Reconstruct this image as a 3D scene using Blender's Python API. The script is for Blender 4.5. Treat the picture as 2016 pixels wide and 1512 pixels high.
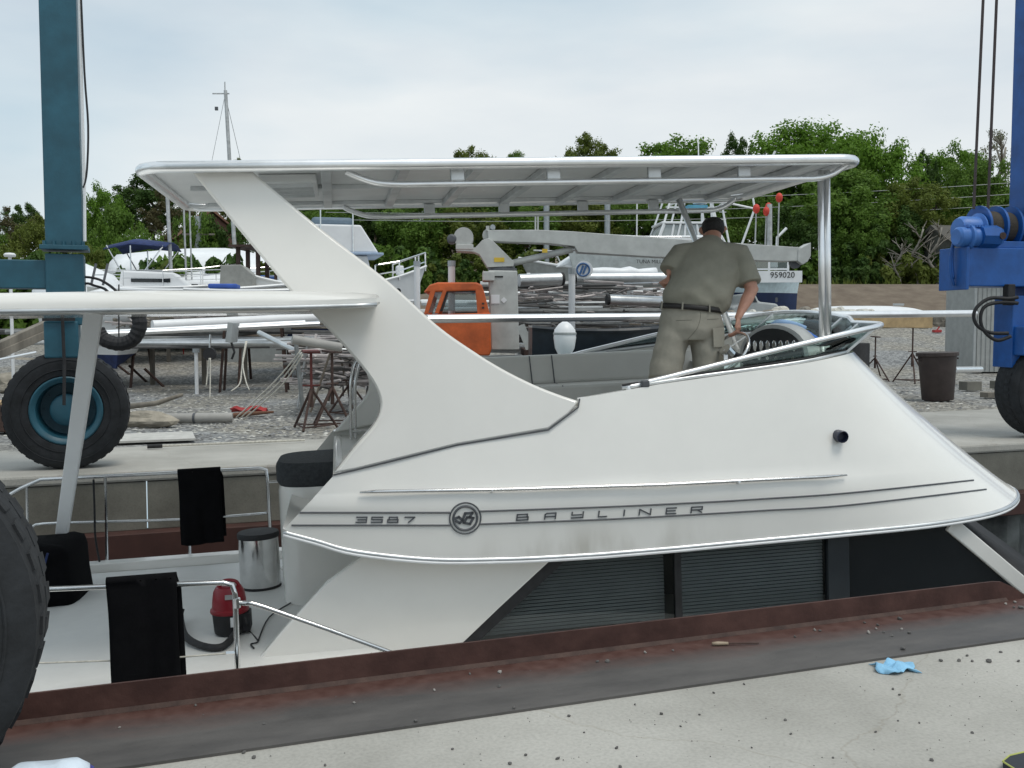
import bpy, bmesh, math, random
from mathutils import Vector, Matrix, Euler
R = math.radians
random.seed(7)
sc = bpy.context.scene
for o in list(bpy.data.objects): bpy.data.objects.remove(o)
C = sc.collection

# ------------------------------------------------------------------ camera
EYE, FPX, HOR = 1.66, 1960.0, 638.0
PITCH = math.atan((756 - HOR) / FPX)
cam_d = bpy.data.cameras.new('camera'); cam = bpy.data.objects.new('camera', cam_d); C.objects.link(cam)
cam_d.sensor_width = 36; cam_d.lens = FPX / 2016 * 36; cam_d.clip_end = 3000; cam_d.clip_start = 0.05
cam.location = (0, 0, EYE); cam.rotation_euler = (R(90) - PITCH, 0, 0)
sc.camera = cam
sc.render.resolution_x, sc.render.resolution_y = 1024, 768

# ------------------------------------------------------------------ sky and sun
SUN_EL, SUN_AZ = R(67), R(125)          # azimuth measured from +Y (ahead) to +X (right)
w = bpy.data.worlds.new('World'); sc.world = w; w.use_nodes = True
nt = w.node_tree; nt.nodes.clear()
def N(t, tree=None, **kw):
    n = (tree or nt).nodes.new(t)
    for k, v in kw.items(): setattr(n, k, v)
    return n
out = N('ShaderNodeOutputWorld'); bg = N('ShaderNodeBackground'); bg.inputs[1].default_value = 0.1
sky = N('ShaderNodeTexSky', sky_type='NISHITA'); sky.sun_disc = False
sky.sun_elevation = SUN_EL; sky.sun_rotation = SUN_AZ; sky.air_density = 1.1; sky.dust_density = 1.5
tc = N('ShaderNodeTexCoord'); mp = N('ShaderNodeMapping'); mp.inputs['Scale'].default_value = (1.0, 1.0, 3.2)
nz = N('ShaderNodeTexNoise'); nz.inputs['Scale'].default_value = 2.1; nz.inputs['Detail'].default_value = 7; nz.inputs['Roughness'].default_value = 0.55
rp = N('ShaderNodeValToRGB'); rp.color_ramp.elements[0].position = 0.32; rp.color_ramp.elements[1].position = 0.66
rp.color_ramp.elements[0].color = (0.70,) * 3 + (1,); rp.color_ramp.elements[1].color = (0.97,) * 3 + (1,)
nz2 = N('ShaderNodeTexNoise'); nz2.inputs['Scale'].default_value = 1.3; nz2.inputs['Detail'].default_value = 5
cr = N('ShaderNodeValToRGB'); cr.color_ramp.elements[0].position = 0.36; cr.color_ramp.elements[1].position = 0.62
cr.color_ramp.elements[0].color = (0.470, 0.610, 0.690, 1); cr.color_ramp.elements[1].color = (0.745, 0.780, 0.790, 1)
sc_ = N('ShaderNodeVectorMath', operation='SCALE'); sc_.inputs['Scale'].default_value = 10.0
mx = N('ShaderNodeMix', data_type='RGBA')
L = nt.links.new
L(tc.outputs['Generated'], mp.inputs[0]); L(mp.outputs[0], nz.inputs['Vector']); L(mp.outputs[0], nz2.inputs['Vector'])
L(nz.outputs['Fac'], rp.inputs[0]); L(nz2.outputs['Fac'], cr.inputs[0]); L(cr.outputs[0], sc_.inputs[0])
L(rp.outputs[0], mx.inputs[0]); L(sky.outputs[0], mx.inputs[6]); L(sc_.outputs[0], mx.inputs[7])
L(mx.outputs[2], bg.inputs[0]); L(bg.outputs[0], out.inputs[0])
sd = bpy.data.lights.new('sun', 'SUN'); sd.energy = 1.35; sd.angle = R(24); sd.color = (1, 0.95, 0.86)
sun = bpy.data.objects.new('sun', sd); C.objects.link(sun)
to_sun = Vector((math.sin(SUN_AZ) * math.cos(SUN_EL), math.cos(SUN_AZ) * math.cos(SUN_EL), math.sin(SUN_EL)))
sun.rotation_euler = to_sun.to_track_quat('Z', 'Y').to_euler()
vs = sc.view_settings; vs.view_transform = 'Standard'; vs.look = 'None'; vs.gamma = 1; vs.exposure = 0.20

# ------------------------------------------------------------------ measuring helpers (photo pixel + real distance -> metres)
def ray(px, py):
    x, y = (px - 1008) / FPX, (756 - py) / FPX
    c, s = math.cos(PITCH), math.sin(PITCH)
    return Vector((x, c + y * s, -s + y * c))
CAM = Vector((0, 0, EYE))
def at(px, py, Y): d = ray(px, py); return CAM + d * (Y / d.y)
def gnd(px, py, z=0.0): d = ray(px, py); return CAM + d * ((z - EYE) / d.z)
BOAT = Matrix.Translation((-1.525, 6.6, 0)) @ Euler((0, R(-2.2), R(10)), 'XYZ').to_matrix().to_4x4()
BINV = BOAT.inverted()
def bp(px, py, y):          # boat coordinates on a fore-and-aft plane
    o = BINV @ CAM; d = BINV.to_3x3() @ ray(px, py); return o + d * ((y - o.y) / d.y)
def bz(px, py, z):
    o = BINV @ CAM; d = BINV.to_3x3() @ ray(px, py); return o + d * ((z - o.z) / d.z)
SLIP = Euler((0, 0, R(20.3)), 'XYZ').to_matrix().to_4x4(); SLIPR = R(20.3)
def sl(s, t, z=0.0): return SLIP @ Vector((s, t, z))

# ------------------------------------------------------------------ materials
MATS = {}
def mat(name, col, rough=0.6, metal=0.0, var=0.12, scale=6.0, bump=0.0, bscale=40.0, col2=None, coat=0.0, lo=0.35, hi=0.65, spec=0.5, coords='Object', stretch=None):
    if name in MATS: return MATS[name]
    m = bpy.data.materials.new(name); m.use_nodes = True; t = m.node_tree; b = t.nodes['Principled BSDF']
    tcn = N('ShaderNodeTexCoord', t); src = tcn.outputs[coords]
    if stretch:
        mpn = N('ShaderNodeMapping', t); mpn.inputs['Scale'].default_value = stretch; t.links.new(src, mpn.inputs[0]); src = mpn.outputs[0]
    n = N('ShaderNodeTexNoise', t); n.inputs['Scale'].default_value = scale; n.inputs['Detail'].default_value = 8; n.inputs['Roughness'].default_value = 0.62
    r = N('ShaderNodeValToRGB', t); r.color_ramp.elements[0].position = lo; r.color_ramp.elements[1].position = hi
    c2 = col2 or tuple(min(1, c * (1 + var)) for c in col); c1 = col if col2 else tuple(c * (1 - var) for c in col)
    r.color_ramp.elements[0].color = (*c1, 1); r.color_ramp.elements[1].color = (*c2, 1)
    t.links.new(src, n.inputs['Vector']); t.links.new(n.outputs['Fac'], r.inputs[0]); t.links.new(r.outputs[0], b.inputs['Base Color'])
    b.inputs['Roughness'].default_value = rough; b.inputs['Metallic'].default_value = metal
    b.inputs['Specular IOR Level'].default_value = spec; b.inputs['Coat Weight'].default_value = coat
    if bump:
        n2 = N('ShaderNodeTexNoise', t); n2.inputs['Scale'].default_value = bscale; n2.inputs['Detail'].default_value = 6
        bm_ = N('ShaderNodeBump', t); bm_.inputs['Strength'].default_value = bump; bm_.inputs['Distance'].default_value = 0.02
        t.links.new(src, n2.inputs['Vector']); t.links.new(n2.outputs['Fac'], bm_.inputs['Height']); t.links.new(bm_.outputs[0], b.inputs['Normal'])
    MATS[name] = m; return m
gel = mat('gelcoat', (0.82, 0.805, 0.765), 0.20, var=0.025, scale=1.4, bump=0.015, bscale=3, coat=0.5)
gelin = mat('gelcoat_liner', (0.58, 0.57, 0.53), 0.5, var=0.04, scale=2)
deckm = mat('deck_nonskid', (0.70, 0.70, 0.68), 0.55, var=0.04, scale=2.5, bump=0.05, bscale=180)
alu = mat('brushed_aluminium', (0.90, 0.91, 0.92), 0.30, 0.85, var=0.06, scale=5)
alu2 = mat('dull_aluminium', (0.62, 0.64, 0.65), 0.42, 0.9, var=0.12, scale=4, bump=0.05)
steel = mat('stainless', (0.72, 0.72, 0.72), 0.16, 1.0, var=0.08, scale=8)
alupan = mat('roof_sheet', (0.74, 0.75, 0.75), 0.4, 0.25, var=0.06, scale=2)
black = mat('black_rubber', (0.018, 0.018, 0.02), 0.7, var=0.3, scale=12)
tyrem = mat('tyre_rubber', (0.017, 0.019, 0.022), 0.9, var=0.35, scale=7, bump=0.25, bscale=30)
clothk = mat('black_towel', (0.007, 0.007, 0.008), 0.95, var=0.15, scale=9, bump=0.15, bscale=220, spec=0.08)
dgrey = mat('dark_cushion', (0.035, 0.04, 0.045), 0.8, var=0.3, scale=30, bump=0.3, bscale=120)
stripe = mat('stripe_grey', (0.085, 0.09, 0.10), 0.45, var=0.1)
teal = mat('teal_paint', (0.020, 0.098, 0.142), 0.45, var=0.18, scale=3, bump=0.05)
blue = mat('blue_paint', (0.008, 0.085, 0.32), 0.42, var=0.2, scale=3, bump=0.05)
blueL = mat('blue_paint_light', (0.045, 0.16, 0.47), 0.45, var=0.15, scale=5)
rust = mat('rusty_steel', (0.045, 0.017, 0.013), 0.75, col2=(0.085, 0.038, 0.030), scale=5, bump=0.15, bscale=25)
rustd = mat('dark_rust', (0.040, 0.022, 0.018), 0.8, col2=(0.085, 0.05, 0.04), scale=8, bump=0.2)
brownp = mat('brown_steel_paint', (0.062, 0.026, 0.021), 0.6, var=0.2, scale=3)
wood = mat('weathered_wood', (0.20, 0.18, 0.15), 0.85, var=0.35, scale=3, stretch=(1, 1, 0.2), bump=0.2)
tim = mat('yellow_timber', (0.42, 0.30, 0.16), 0.8, var=0.2, scale=4)
white = mat('white_paint', (0.78, 0.79, 0.80), 0.35, var=0.04, scale=2)
wrap = mat('shrink_wrap', (0.80, 0.82, 0.84), 0.4, var=0.05, scale=2, bump=0.3, bscale=4)
orange = mat('orange_paint', (0.55, 0.11, 0.025), 0.45, var=0.25, scale=3, bump=0.05)
crane = mat('crane_grey', (0.47, 0.48, 0.46), 0.5, var=0.12, scale=3, bump=0.04)
greyp = mat('grey_paint', (0.36, 0.38, 0.38), 0.5, var=0.12, scale=3)
navy = mat('navy_cloth', (0.018, 0.035, 0.12), 0.8, var=0.3, scale=6)
dkhull = mat('dark_hull', (0.015, 0.022, 0.03), 0.35, var=0.2)
tealhull = mat('teal_hull', (0.02, 0.065, 0.06), 0.4, var=0.2)
darkglass = mat('dark_glass', (0.012, 0.015, 0.018), 0.06, var=0.1, spec=0.6)
rope = mat('rope', (0.55, 0.53, 0.47), 0.9, var=0.2, scale=30)
redp = mat('red_paint', (0.36, 0.03, 0.03), 0.55, var=0.2)
redv = mat('vacuum_red', (0.24, 0.008, 0.018), 0.35, var=0.1)
redf = mat('red_buoy', (0.60, 0.05, 0.03), 0.6, var=0.15)
yel = mat('yellow_label', (0.62, 0.42, 0.04), 0.5, var=0.1)
rock = mat('rock', (0.30, 0.27, 0.22), 0.9, var=0.3, scale=3, bump=0.5, bscale=8)
stone = mat('small_stone', (0.12, 0.115, 0.11), 0.9, var=0.35, scale=30)
pipe = mat('grey_plastic_pipe', (0.34, 0.33, 0.31), 0.6, var=0.12, scale=3)
skin = mat('skin', (0.46, 0.235, 0.165), 0.5, var=0.10, scale=12, bump=0.03)
shirtm = mat('khaki_shirt', (0.262, 0.250, 0.200), 0.9, var=0.10, scale=5, bump=0.18, bscale=10)
shortm = mat('khaki_shorts', (0.315, 0.295, 0.245), 0.9, var=0.12, scale=6, bump=0.22, bscale=11)
beltm = mat('belt_leather', (0.018, 0.016, 0.015), 0.5, var=0.2)
hairm = mat('dark_hair', (0.010, 0.009, 0.008), 0.6, var=0.3, scale=40, bump=0.5, bscale=80)
bluecl = mat('blue_cloth', (0.03, 0.14, 0.52), 0.75, var=0.2, scale=10, bump=0.2)
paperb = mat('blue_paper', (0.26, 0.52, 0.74), 0.85, var=0.12, scale=20, bump=0.3)
slatm = mat('blind_slat', (0.82, 0.83, 0.80), 0.6, var=0.06)
bark = mat('bark', (0.085, 0.068, 0.052), 0.9, var=0.3, scale=5, bump=0.4)
barkl = mat('pale_bark', (0.24, 0.22, 0.19), 0.9, var=0.25, scale=5, bump=0.3)
shedm = mat('shed_siding', (0.36, 0.37, 0.36), 0.7, var=0.10, scale=4)
roofb = mat('brown_roof', (0.20, 0.105, 0.07), 0.8, var=0.2, scale=4)
binm = mat('brown_plastic', (0.050, 0.036, 0.033), 0.6, var=0.15)
galv = mat('galvanised', (0.40, 0.43, 0.45), 0.5, 0.6, var=0.12, scale=4)

def glass_mat(name, tint, amt, rough=0.02):
    m = bpy.data.materials.new(name); m.use_nodes = True; t = m.node_tree; t.nodes.clear()
    o = N('ShaderNodeOutputMaterial', t); tr = N('ShaderNodeBsdfTransparent', t); tr.inputs[0].default_value = (*tint, 1)
    g = N('ShaderNodeBsdfGlossy', t); g.inputs['Roughness'].default_value = rough; g.inputs[0].default_value = (0.9, 0.95, 0.95, 1)
    fr = N('ShaderNodeFresnel', t); fr.inputs[0].default_value = 1.45
    ad = N('ShaderNodeMath', t, operation='ADD'); ad.inputs[1].default_value = amt
    mxs = N('ShaderNodeMixShader', t)
    t.links.new(fr.outputs[0], ad.inputs[0]); t.links.new(ad.outputs[0], mxs.inputs[0]); t.links.new(tr.outputs[0], mxs.inputs[1]); t.links.new(g.outputs[0], mxs.inputs[2]); t.links.new(mxs.outputs[0], o.inputs[0])
    return m
wsglass = glass_mat('green_glass', (0.88, 0.965, 0.935), 0.0)
tintglass = glass_mat('tinted_glass', (0.72, 0.74, 0.75), 0.0)
cabglass = glass_mat('cab_glass', (0.62, 0.66, 0.66), 0.05)

def concrete_mat(name, base, dark, crack=True):
    m = bpy.data.materials.new(name); m.use_nodes = True; t = m.node_tree; b = t.nodes['Principled BSDF']; l = t.links.new
    tcn = N('ShaderNodeTexCoord', t)
    a = N('ShaderNodeTexNoise', t); a.inputs['Scale'].default_value = 0.9; a.inputs['Detail'].default_value = 9; a.inputs['Roughness'].default_value = 0.6
    f = N('ShaderNodeTexNoise', t); f.inputs['Scale'].default_value = 60; f.inputs['Detail'].default_value = 4
    ra = N('ShaderNodeValToRGB', t); ra.color_ramp.elements[0].position = 0.34; ra.color_ramp.elements[1].position = 0.62
    ra.color_ramp.elements[0].color = (*dark, 1); ra.color_ramp.elements[1].color = (*base, 1)
    mu = N('ShaderNodeMix', t, data_type='RGBA', blend_type='MULTIPLY'); mu.inputs[0].default_value = 0.5
    rf = N('ShaderNodeValToRGB', t); rf.color_ramp.elements[0].position = 0.3; rf.color_ramp.elements[1].position = 0.6; rf.color_ramp.elements[0].color = (0.7, 0.7, 0.7, 1)
    for q in (a, f): l(tcn.outputs['Object'], q.inputs['Vector'])
    l(a.outputs['Fac'], ra.inputs[0]); l(f.outputs['Fac'], rf.inputs[0]); l(ra.outputs[0], mu.inputs[6]); l(rf.outputs[0], mu.inputs[7])
    last = mu.outputs[2]
    if crack:
        dn = N('ShaderNodeTexNoise', t); dn.inputs['Scale'].default_value = 2.2; dn.inputs['Detail'].default_value = 6
        vm = N('ShaderNodeVectorMath', t, operation='MULTIPLY_ADD'); vm.inputs[1].default_value = (0.5, 0.5, 0.5)
        v = N('ShaderNodeTexVoronoi', t, feature='DISTANCE_TO_EDGE'); v.inputs['Scale'].default_value = 0.42
        rc = N('ShaderNodeValToRGB', t); rc.color_ramp.elements[0].position = 0.0; rc.color_ramp.elements[1].position = 0.0015; rc.color_ramp.elements[0].color = (0.87, 0.85, 0.82, 1)
        l(tcn.outputs['Object'], dn.inputs['Vector']); l(dn.outputs['Color'], vm.inputs[0]); l(tcn.outputs['Object'], vm.inputs[2]); l(vm.outputs[0], v.inputs['Vector'])
        l(v.outputs['Distance'], rc.inputs[0])
        m2 = N('ShaderNodeMix', t, data_type='RGBA', blend_type='MULTIPLY'); m2.inputs[0].default_value = 1
        l(last, m2.inputs[6]); l(rc.outputs[0], m2.inputs[7]); last = m2.outputs[2]
    l(last, b.inputs['Base Color']); b.inputs['Roughness'].default_value = 0.85
    bu = N('ShaderNodeBump', t); bu.inputs['Strength'].default_value = 0.18; bu.inputs['Distance'].default_value = 0.01; l(f.outputs['Fac'], bu.inputs['Height']); l(bu.outputs[0], b.inputs['Normal'])
    return m
conc = concrete_mat('wharf_concrete', (0.465, 0.452, 0.414), (0.345, 0.334, 0.302))
concw = concrete_mat('wall_concrete', (0.215, 0.208, 0.178), (0.12, 0.115, 0.097), False)
def gravel_mat():
    m = bpy.data.materials.new('gravel'); m.use_nodes = True; t = m.node_tree; b = t.nodes['Principled BSDF']; l = t.links.new
    tcn = N('ShaderNodeTexCoord', t)
    v = N('ShaderNodeTexVoronoi', t); v.inputs['Scale'].default_value = 16
    rv = N('ShaderNodeValToRGB', t); rv.color_ramp.elements[0].color = (0.13, 0.13, 0.13, 1); rv.color_ramp.elements[1].color = (0.42, 0.42, 0.40, 1)
    e = rv.color_ramp.elements.new(0.55); e.color = (0.25, 0.25, 0.245, 1)
    n = N('ShaderNodeTexNoise', t); n.inputs['Scale'].default_value = 0.35; n.inputs['Detail'].default_value = 8
    rn = N('ShaderNodeValToRGB', t); rn.color_ramp.elements[0].position = 0.42; rn.color_ramp.elements[1].position = 0.58; rn.color_ramp.elements[0].color = (0.95, 0.97, 1.0, 1); rn.color_ramp.elements[1].color = (1.0, 0.95, 0.86, 1)
    mu = N('ShaderNodeMix', t, data_type='RGBA', blend_type='MULTIPLY'); mu.inputs[0].default_value = 1
    sx = N('ShaderNodeSeparateColor', t)
    l(tcn.outputs['Object'], v.inputs['Vector']); l(tcn.outputs['Object'], n.inputs['Vector']); l(v.outputs['Color'], sx.inputs[0]); l(sx.outputs[0], rv.inputs[0]); l(n.outputs['Fac'], rn.inputs[0])
    l(rv.outputs[0], mu.inputs[6]); l(rn.outputs[0], mu.inputs[7]); l(mu.outputs[2], b.inputs['Base Color']); b.inputs['Roughness'].default_value = 0.95
    bu = N('ShaderNodeBump', t); bu.inputs['Strength'].default_value = 0.8; bu.inputs['Distance'].default_value = 0.03; bu.invert = True; l(v.outputs['Distance'], bu.inputs['Height']); l(bu.outputs[0], b.inputs['Normal'])
    return m
gravelm = gravel_mat()
chipm = mat('pale_chips', (0.50, 0.49, 0.45), 0.9, var=0.3, scale=3)
def leaf_mat(name, c1, c2):
    m = bpy.data.materials.new(name); m.use_nodes = True; t = m.node_tree; b = t.nodes['Principled BSDF']; l = t.links.new
    tcn = N('ShaderNodeTexCoord', t); n = N('ShaderNodeTexNoise', t); n.inputs['Scale'].default_value = 0.55; n.inputs['Detail'].default_value = 5; n.inputs['Roughness'].default_value = 0.7
    r = N('ShaderNodeValToRGB', t); r.color_ramp.elements[0].position = 0.33; r.color_ramp.elements[1].position = 0.67; r.color_ramp.elements[0].color = (*c1, 1); r.color_ramp.elements[1].color = (*c2, 1)
    l(tcn.outputs['Object'], n.inputs['Vector']); l(n.outputs['Fac'], r.inputs[0]); l(r.outputs[0], b.inputs['Base Color']); b.inputs['Roughness'].default_value = 0.6
    b.inputs['Specular IOR Level'].default_value = 0.2
    tl = N('ShaderNodeBsdfTranslucent', t); l(r.outputs[0], tl.inputs[0]); ms = N('ShaderNodeMixShader', t); ms.inputs[0].default_value = 0.42
    o = t.nodes['Material Output']; l(b.outputs[0], ms.inputs[1]); l(tl.outputs[0], ms.inputs[2]); l(ms.outputs[0], o.inputs[0])
    return m
LEAF = [leaf_mat('leaf_bright', (0.095, 0.190, 0.020), (0.165, 0.300, 0.038)), leaf_mat('leaf_mid', (0.090, 0.170, 0.026), (0.155, 0.255, 0.044)),
        leaf_mat('leaf_olive', (0.105, 0.140, 0.026), (0.185, 0.225, 0.048)), leaf_mat('leaf_dark', (0.048, 0.100, 0.022), (0.090, 0.155, 0.034)),
        leaf_mat('leaf_pale', (0.16, 0.17, 0.10), (0.25, 0.26, 0.17)), leaf_mat('leaf_brown', (0.08, 0.072, 0.032), (0.13, 0.120, 0.055))]

# ------------------------------------------------------------------ mesh helpers
def basis(d):
    d = d.normalized(); u = Vector((0, 0, 1)) if abs(d.z) < 0.95 else Vector((1, 0, 0))
    x = u.cross(d).normalized(); return x, d.cross(x)
def cat(pts, n=6, closed=False):      # Catmull-Rom through points
    P = [Vector(p) for p in pts]; o = []; m = len(P)
    for i in range(m if closed else m - 1):
        a, b, c, d = (P[(i - 1) % m], P[i], P[(i + 1) % m], P[(i + 2) % m]) if closed else (P[max(i - 1, 0)], P[i], P[i + 1], P[min(i + 2, m - 1)])
        for k in range(n):
            t = k / n; o.append(0.5 * ((2 * b) + (c - a) * t + (2 * a - 5 * b + 4 * c - d) * t * t + (3 * b - a - 3 * c + d) * t ** 3))
    if not closed: o.append(P[-1])
    return o
class MB:
    def __init__(s): s.v, s.f = [], []
    def add(s, vs, fs): k = len(s.v); s.v += [Vector(q) for q in vs]; s.f += [tuple(i + k for i in q) for q in fs]; return s
    def box(s, c, d, rot=None):
        x, y, z = d[0] / 2, d[1] / 2, d[2] / 2
        vs = [Vector(q) for q in ((-x, -y, -z), (x, -y, -z), (x, y, -z), (-x, y, -z), (-x, -y, z), (x, -y, z), (x, y, z), (-x, y, z))]
        if rot: m = Euler(rot).to_matrix(); vs = [m @ q for q in vs]
        return s.add([q + Vector(c) for q in vs], [(0, 3, 2, 1), (4, 5, 6, 7), (0, 1, 5, 4), (1, 2, 6, 5), (2, 3, 7, 6), (3, 0, 4, 7)])
    def tube(s, path, r, n=8, cap=True, closed=False, flat=None):
        P = [Vector(p) for p in path]; m = len(P); rs = r if isinstance(r, (list, tuple)) else [r] * m; k0 = len(s.v); px = None
        for i, p in enumerate(P):
            d = (P[(i + 1) % m] - P[i - 1]) if closed else (P[min(i + 1, m - 1)] - P[max(i - 1, 0)])
            if d.length < 1e-9: d = Vector((0, 0, 1))
            d.normalize()
            if px is None: px, _ = basis(d)
            px = (px - d * px.dot(d)); px = px.normalized() if px.length > 1e-6 else basis(d)[0]
            py_ = d.cross(px)
            for j in range(n):
                a = 2 * math.pi * j / n; s.v.append(p + (px * math.cos(a) + py_ * math.sin(a) * (flat or 1)) * rs[i])
        for i in range(m if closed else m - 1):
            for j in range(n):
                a, b = k0 + i * n + j, k0 + i * n + (j + 1) % n; i2 = (i + 1) % m
                s.f.append((a, b, k0 + i2 * n + (j + 1) % n, k0 + i2 * n + j))
        if cap and not closed: s.f.append(tuple(k0 + j for j in reversed(range(n)))); s.f.append(tuple(k0 + (m - 1) * n + j for j in range(n)))
        return s
    def bar(s, a, b, wd, ht):           # rectangular bar from a to b
        a, b = Vector(a), Vector(b); d = (b - a).normalized(); x, y = basis(d); vs = []
        for p in (a, b):
            for sx, sy in ((-1, -1), (1, -1), (1, 1), (-1, 1)): vs.append(p + x * sx * wd / 2 + y * sy * ht / 2)
        return s.add(vs, [(0, 3, 2, 1), (4, 5, 6, 7), (0, 1, 5, 4), (1, 2, 6, 5), (2, 3, 7, 6), (3, 0, 4, 7)])
    def loft(s, rings, cap=True, closed=True):
        n = len(rings[0]); k0 = len(s.v)
        for rg in rings: s.v += [Vector(q) for q in rg]
        for i in range(len(rings) - 1):
            for j in range(n if closed else n - 1):
                a, b = k0 + i * n + j, k0 + i * n + (j + 1) % n; s.f.append((a, b, b + n, a + n))
        if cap: s.f.append(tuple(k0 + j for j in reversed(range(n)))); s.f.append(tuple(k0 + (len(rings) - 1) * n + j for j in range(n)))
        return s
    def prism(s, poly, fn, a, b):       # poly of (u,v); fn(u,v,w)->point; between w=a and w=b
        n = len(poly); k = len(s.v)
        for wv in (a, b): s.v += [Vector(fn(u, v, wv)) for u, v in poly]
        s.f.append(tuple(k + i for i in range(n))); s.f.append(tuple(k + n + i for i in reversed(range(n))))
        for i in range(n): j = (i + 1) % n; s.f.append((k + j, k + i, k + n + i, k + n + j))
        return s
    def lathe(s, prof, c, axis='Z', n=24, cap=True):
        rings = []
        for r, h in prof:
            rg = []
            for j in range(n):
                a = 2 * math.pi * j / n; u, v = r * math.cos(a), r * math.sin(a)
                q = {'Z': (u, v, h), 'Y': (u, h, v), 'X': (h, u, v)}[axis]; rg.append(Vector(c) + Vector(q))
            rings.append(rg)
        return s.loft(rings, cap=cap)
    def build(s, name, m, parent=None, smooth=False, bevel=0, solid=0, fixn=True):
        me = bpy.data.meshes.new(name); me.from_pydata([tuple(q) for q in s.v], [], s.f)
        if fixn:
            b = bmesh.new(); b.from_mesh(me); bmesh.ops.recalc_face_normals(b, faces=b.faces); b.to_mesh(me); b.free()
        me.materials.append(m); o = bpy.data.objects.new(name, me); C.objects.link(o); o.parent = parent
        if smooth:
            for p in me.polygons: p.use_smooth = True
            if smooth != 'all':
                try: me.set_sharp_from_angle(angle=R(38))
                except Exception: pass
        if solid: q = o.modifiers.new('s', 'SOLIDIFY'); q.thickness = solid; q.offset = 0
        if bevel:
            q = o.modifiers.new('b', 'BEVEL'); q.width = bevel; q.segments = 2; q.limit_method = 'ANGLE'; q.angle_limit = R(40)
        return o
def tag(o, label, catg, group=None, kind=None):
    if label: o['label'] = label
    if catg: o['category'] = catg
    if group: o['group'] = group
    if kind: o['kind'] = kind
    return o
def thing(name, label, catg, loc=(0, 0, 0), rot=(0, 0, 0), group=None):
    o = bpy.data.objects.new(name, None); C.objects.link(o); o.empty_display_size = 0.2
    o.location = loc; o.rotation_euler = rot
    return tag(o, label, catg, group)
def struct(o): o['kind'] = 'structure'; return o
def dup(root, loc=None, rot=None, scale=None, label=None, mats=None):
    r = root.copy(); C.objects.link(r)
    if loc is not None: r.location = loc
    if rot is not None: r.rotation_euler = rot
    if scale is not None: r.scale = scale
    if label: r['label'] = label
    def kids(a, b):
        for ch in list(a.children):
            c = ch.copy(); C.objects.link(c); c.parent = b; kids(ch, c)
    kids(root, r); return r
def lerp(a, b, t): return a + (b - a) * t
def interp(x, X, Y):
    if x <= X[0]: return Y[0]
    for i in range(len(X) - 1):
        if x <= X[i + 1]: return Y[i] + (Y[i + 1] - Y[i]) * (x - X[i]) / (X[i + 1] - X[i])
    return Y[-1]

def sm_(x, a, b): t = max(0, min(1, (x - a) / (b - a))); return t * t * (3 - 2 * t)
# ================================================================== SETTING
def slip_struct(o): o.rotation_euler = (0, 0, SLIPR); return struct(o)
# gravel yard: one sheet with the slip cut out of it
g = MB()
def ng(pts, z): g.add([(a, b, z) for a, b in pts], [tuple(range(len(pts)))])
GZ = -0.03
ng([(-400, 12.2), (2.5, 12.2), (10.5, 10.85), (25, 10.85), (400, 10.85), (400, 900), (-400, 900)], GZ)
ng([(-400, -150), (400, -150), (400, 4.2), (25, 4.2), (-400, 4.2)], GZ); ng([(25, 4.2), (400, 4.2), (400, 10.85), (25, 10.85)], GZ)
slip_struct(g.build('ground', gravelm))
# near wharf slab
m = MB().box((-5, -5.6, -0.6), (60, 20.14, 1.2)); o = slip_struct(m.build('wharf', conc, bevel=0.02))
tag(o, None, None)
# far apron with its coping
m = MB(); edge = [(-60, 12.0), (2.5, 11.97), (10.5, 10.57), (26, 10.6)]
back = [(26, 15.3), (13.6, 14.9), (2, 14.4), (-60, 14.4)]
m.prism(edge + back, lambda u, v, w_: (u, v, w_), -0.125, 0.0)
slip_struct(m.build('apron', conc, bevel=0.03))
# water in the slip
m = MB().add([(-400, 3, -2.6), (26, 3, -2.6), (26, 13, -2.6), (-400, 13, -2.6)], [(0, 1, 2, 3)])
slip_struct(m.build('water', mat('slip_water', (0.012, 0.018, 0.016), 0.08, var=0.2, bump=0.15, bscale=3)))
# quay walls
def quay(pts, label):
    t = thing('quay_wall', label, 'wall', (0, 0, 0), (0, 0, SLIPR))
    for (a, b) in zip(pts, pts[1:]):
        A, Bv = Vector((*a, 0)), Vector((*b, 0)); d = (Bv - A); ln = d.length; d.normalize(); nrm = Vector((d.y, -d.x, 0))
        k = max(1, round(ln / 2.44))
        for i in range(k):
            p, q = A + d * (ln * i / k + 0.006), A + d * (ln * (i + 1) / k - 0.006); cc = (p + q) / 2 - nrm * 0.13
            MB().box((cc.x, cc.y, -0.405), ((q - p).length, 0.22, 0.55), (0, 0, math.atan2(d.y, d.x))).build('concrete_panel', concw, t, bevel=0.008)
        cc = (A + Bv) / 2 + nrm * 0.04
        wl = MB().box((cc.x, cc.y, -0.83), (ln, 0.30, 0.30), (0, 0, math.atan2(d.y, d.x))).build('steel_waler', brownp, t, bevel=0.01)
        sp = MB(); n = int(ln / 0.22); prof = []
        for i in range(n + 1):
            p = A + d * (ln * i / n) - nrm * (0.05 if i % 4 in (0, 1) else 0.22); prof.append(p)
        rows = [[(p.x, p.y, z) for p in prof] for z in (-0.97, -3.2)]
        sp.loft(rows, cap=False, closed=False).build('sheet_piling', mat('sheet_pile', (0.26, 0.27, 0.26), 0.6, 0.3, col2=(0.05, 0.05, 0.05), scale=1.2, var=0.3), t)
    return t
quay([(-30, 12.0), (2.5, 11.97), (10.5, 10.57), (26, 10.6)], 'stained concrete quay wall with brown steel beam on the far side of the slip')
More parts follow.
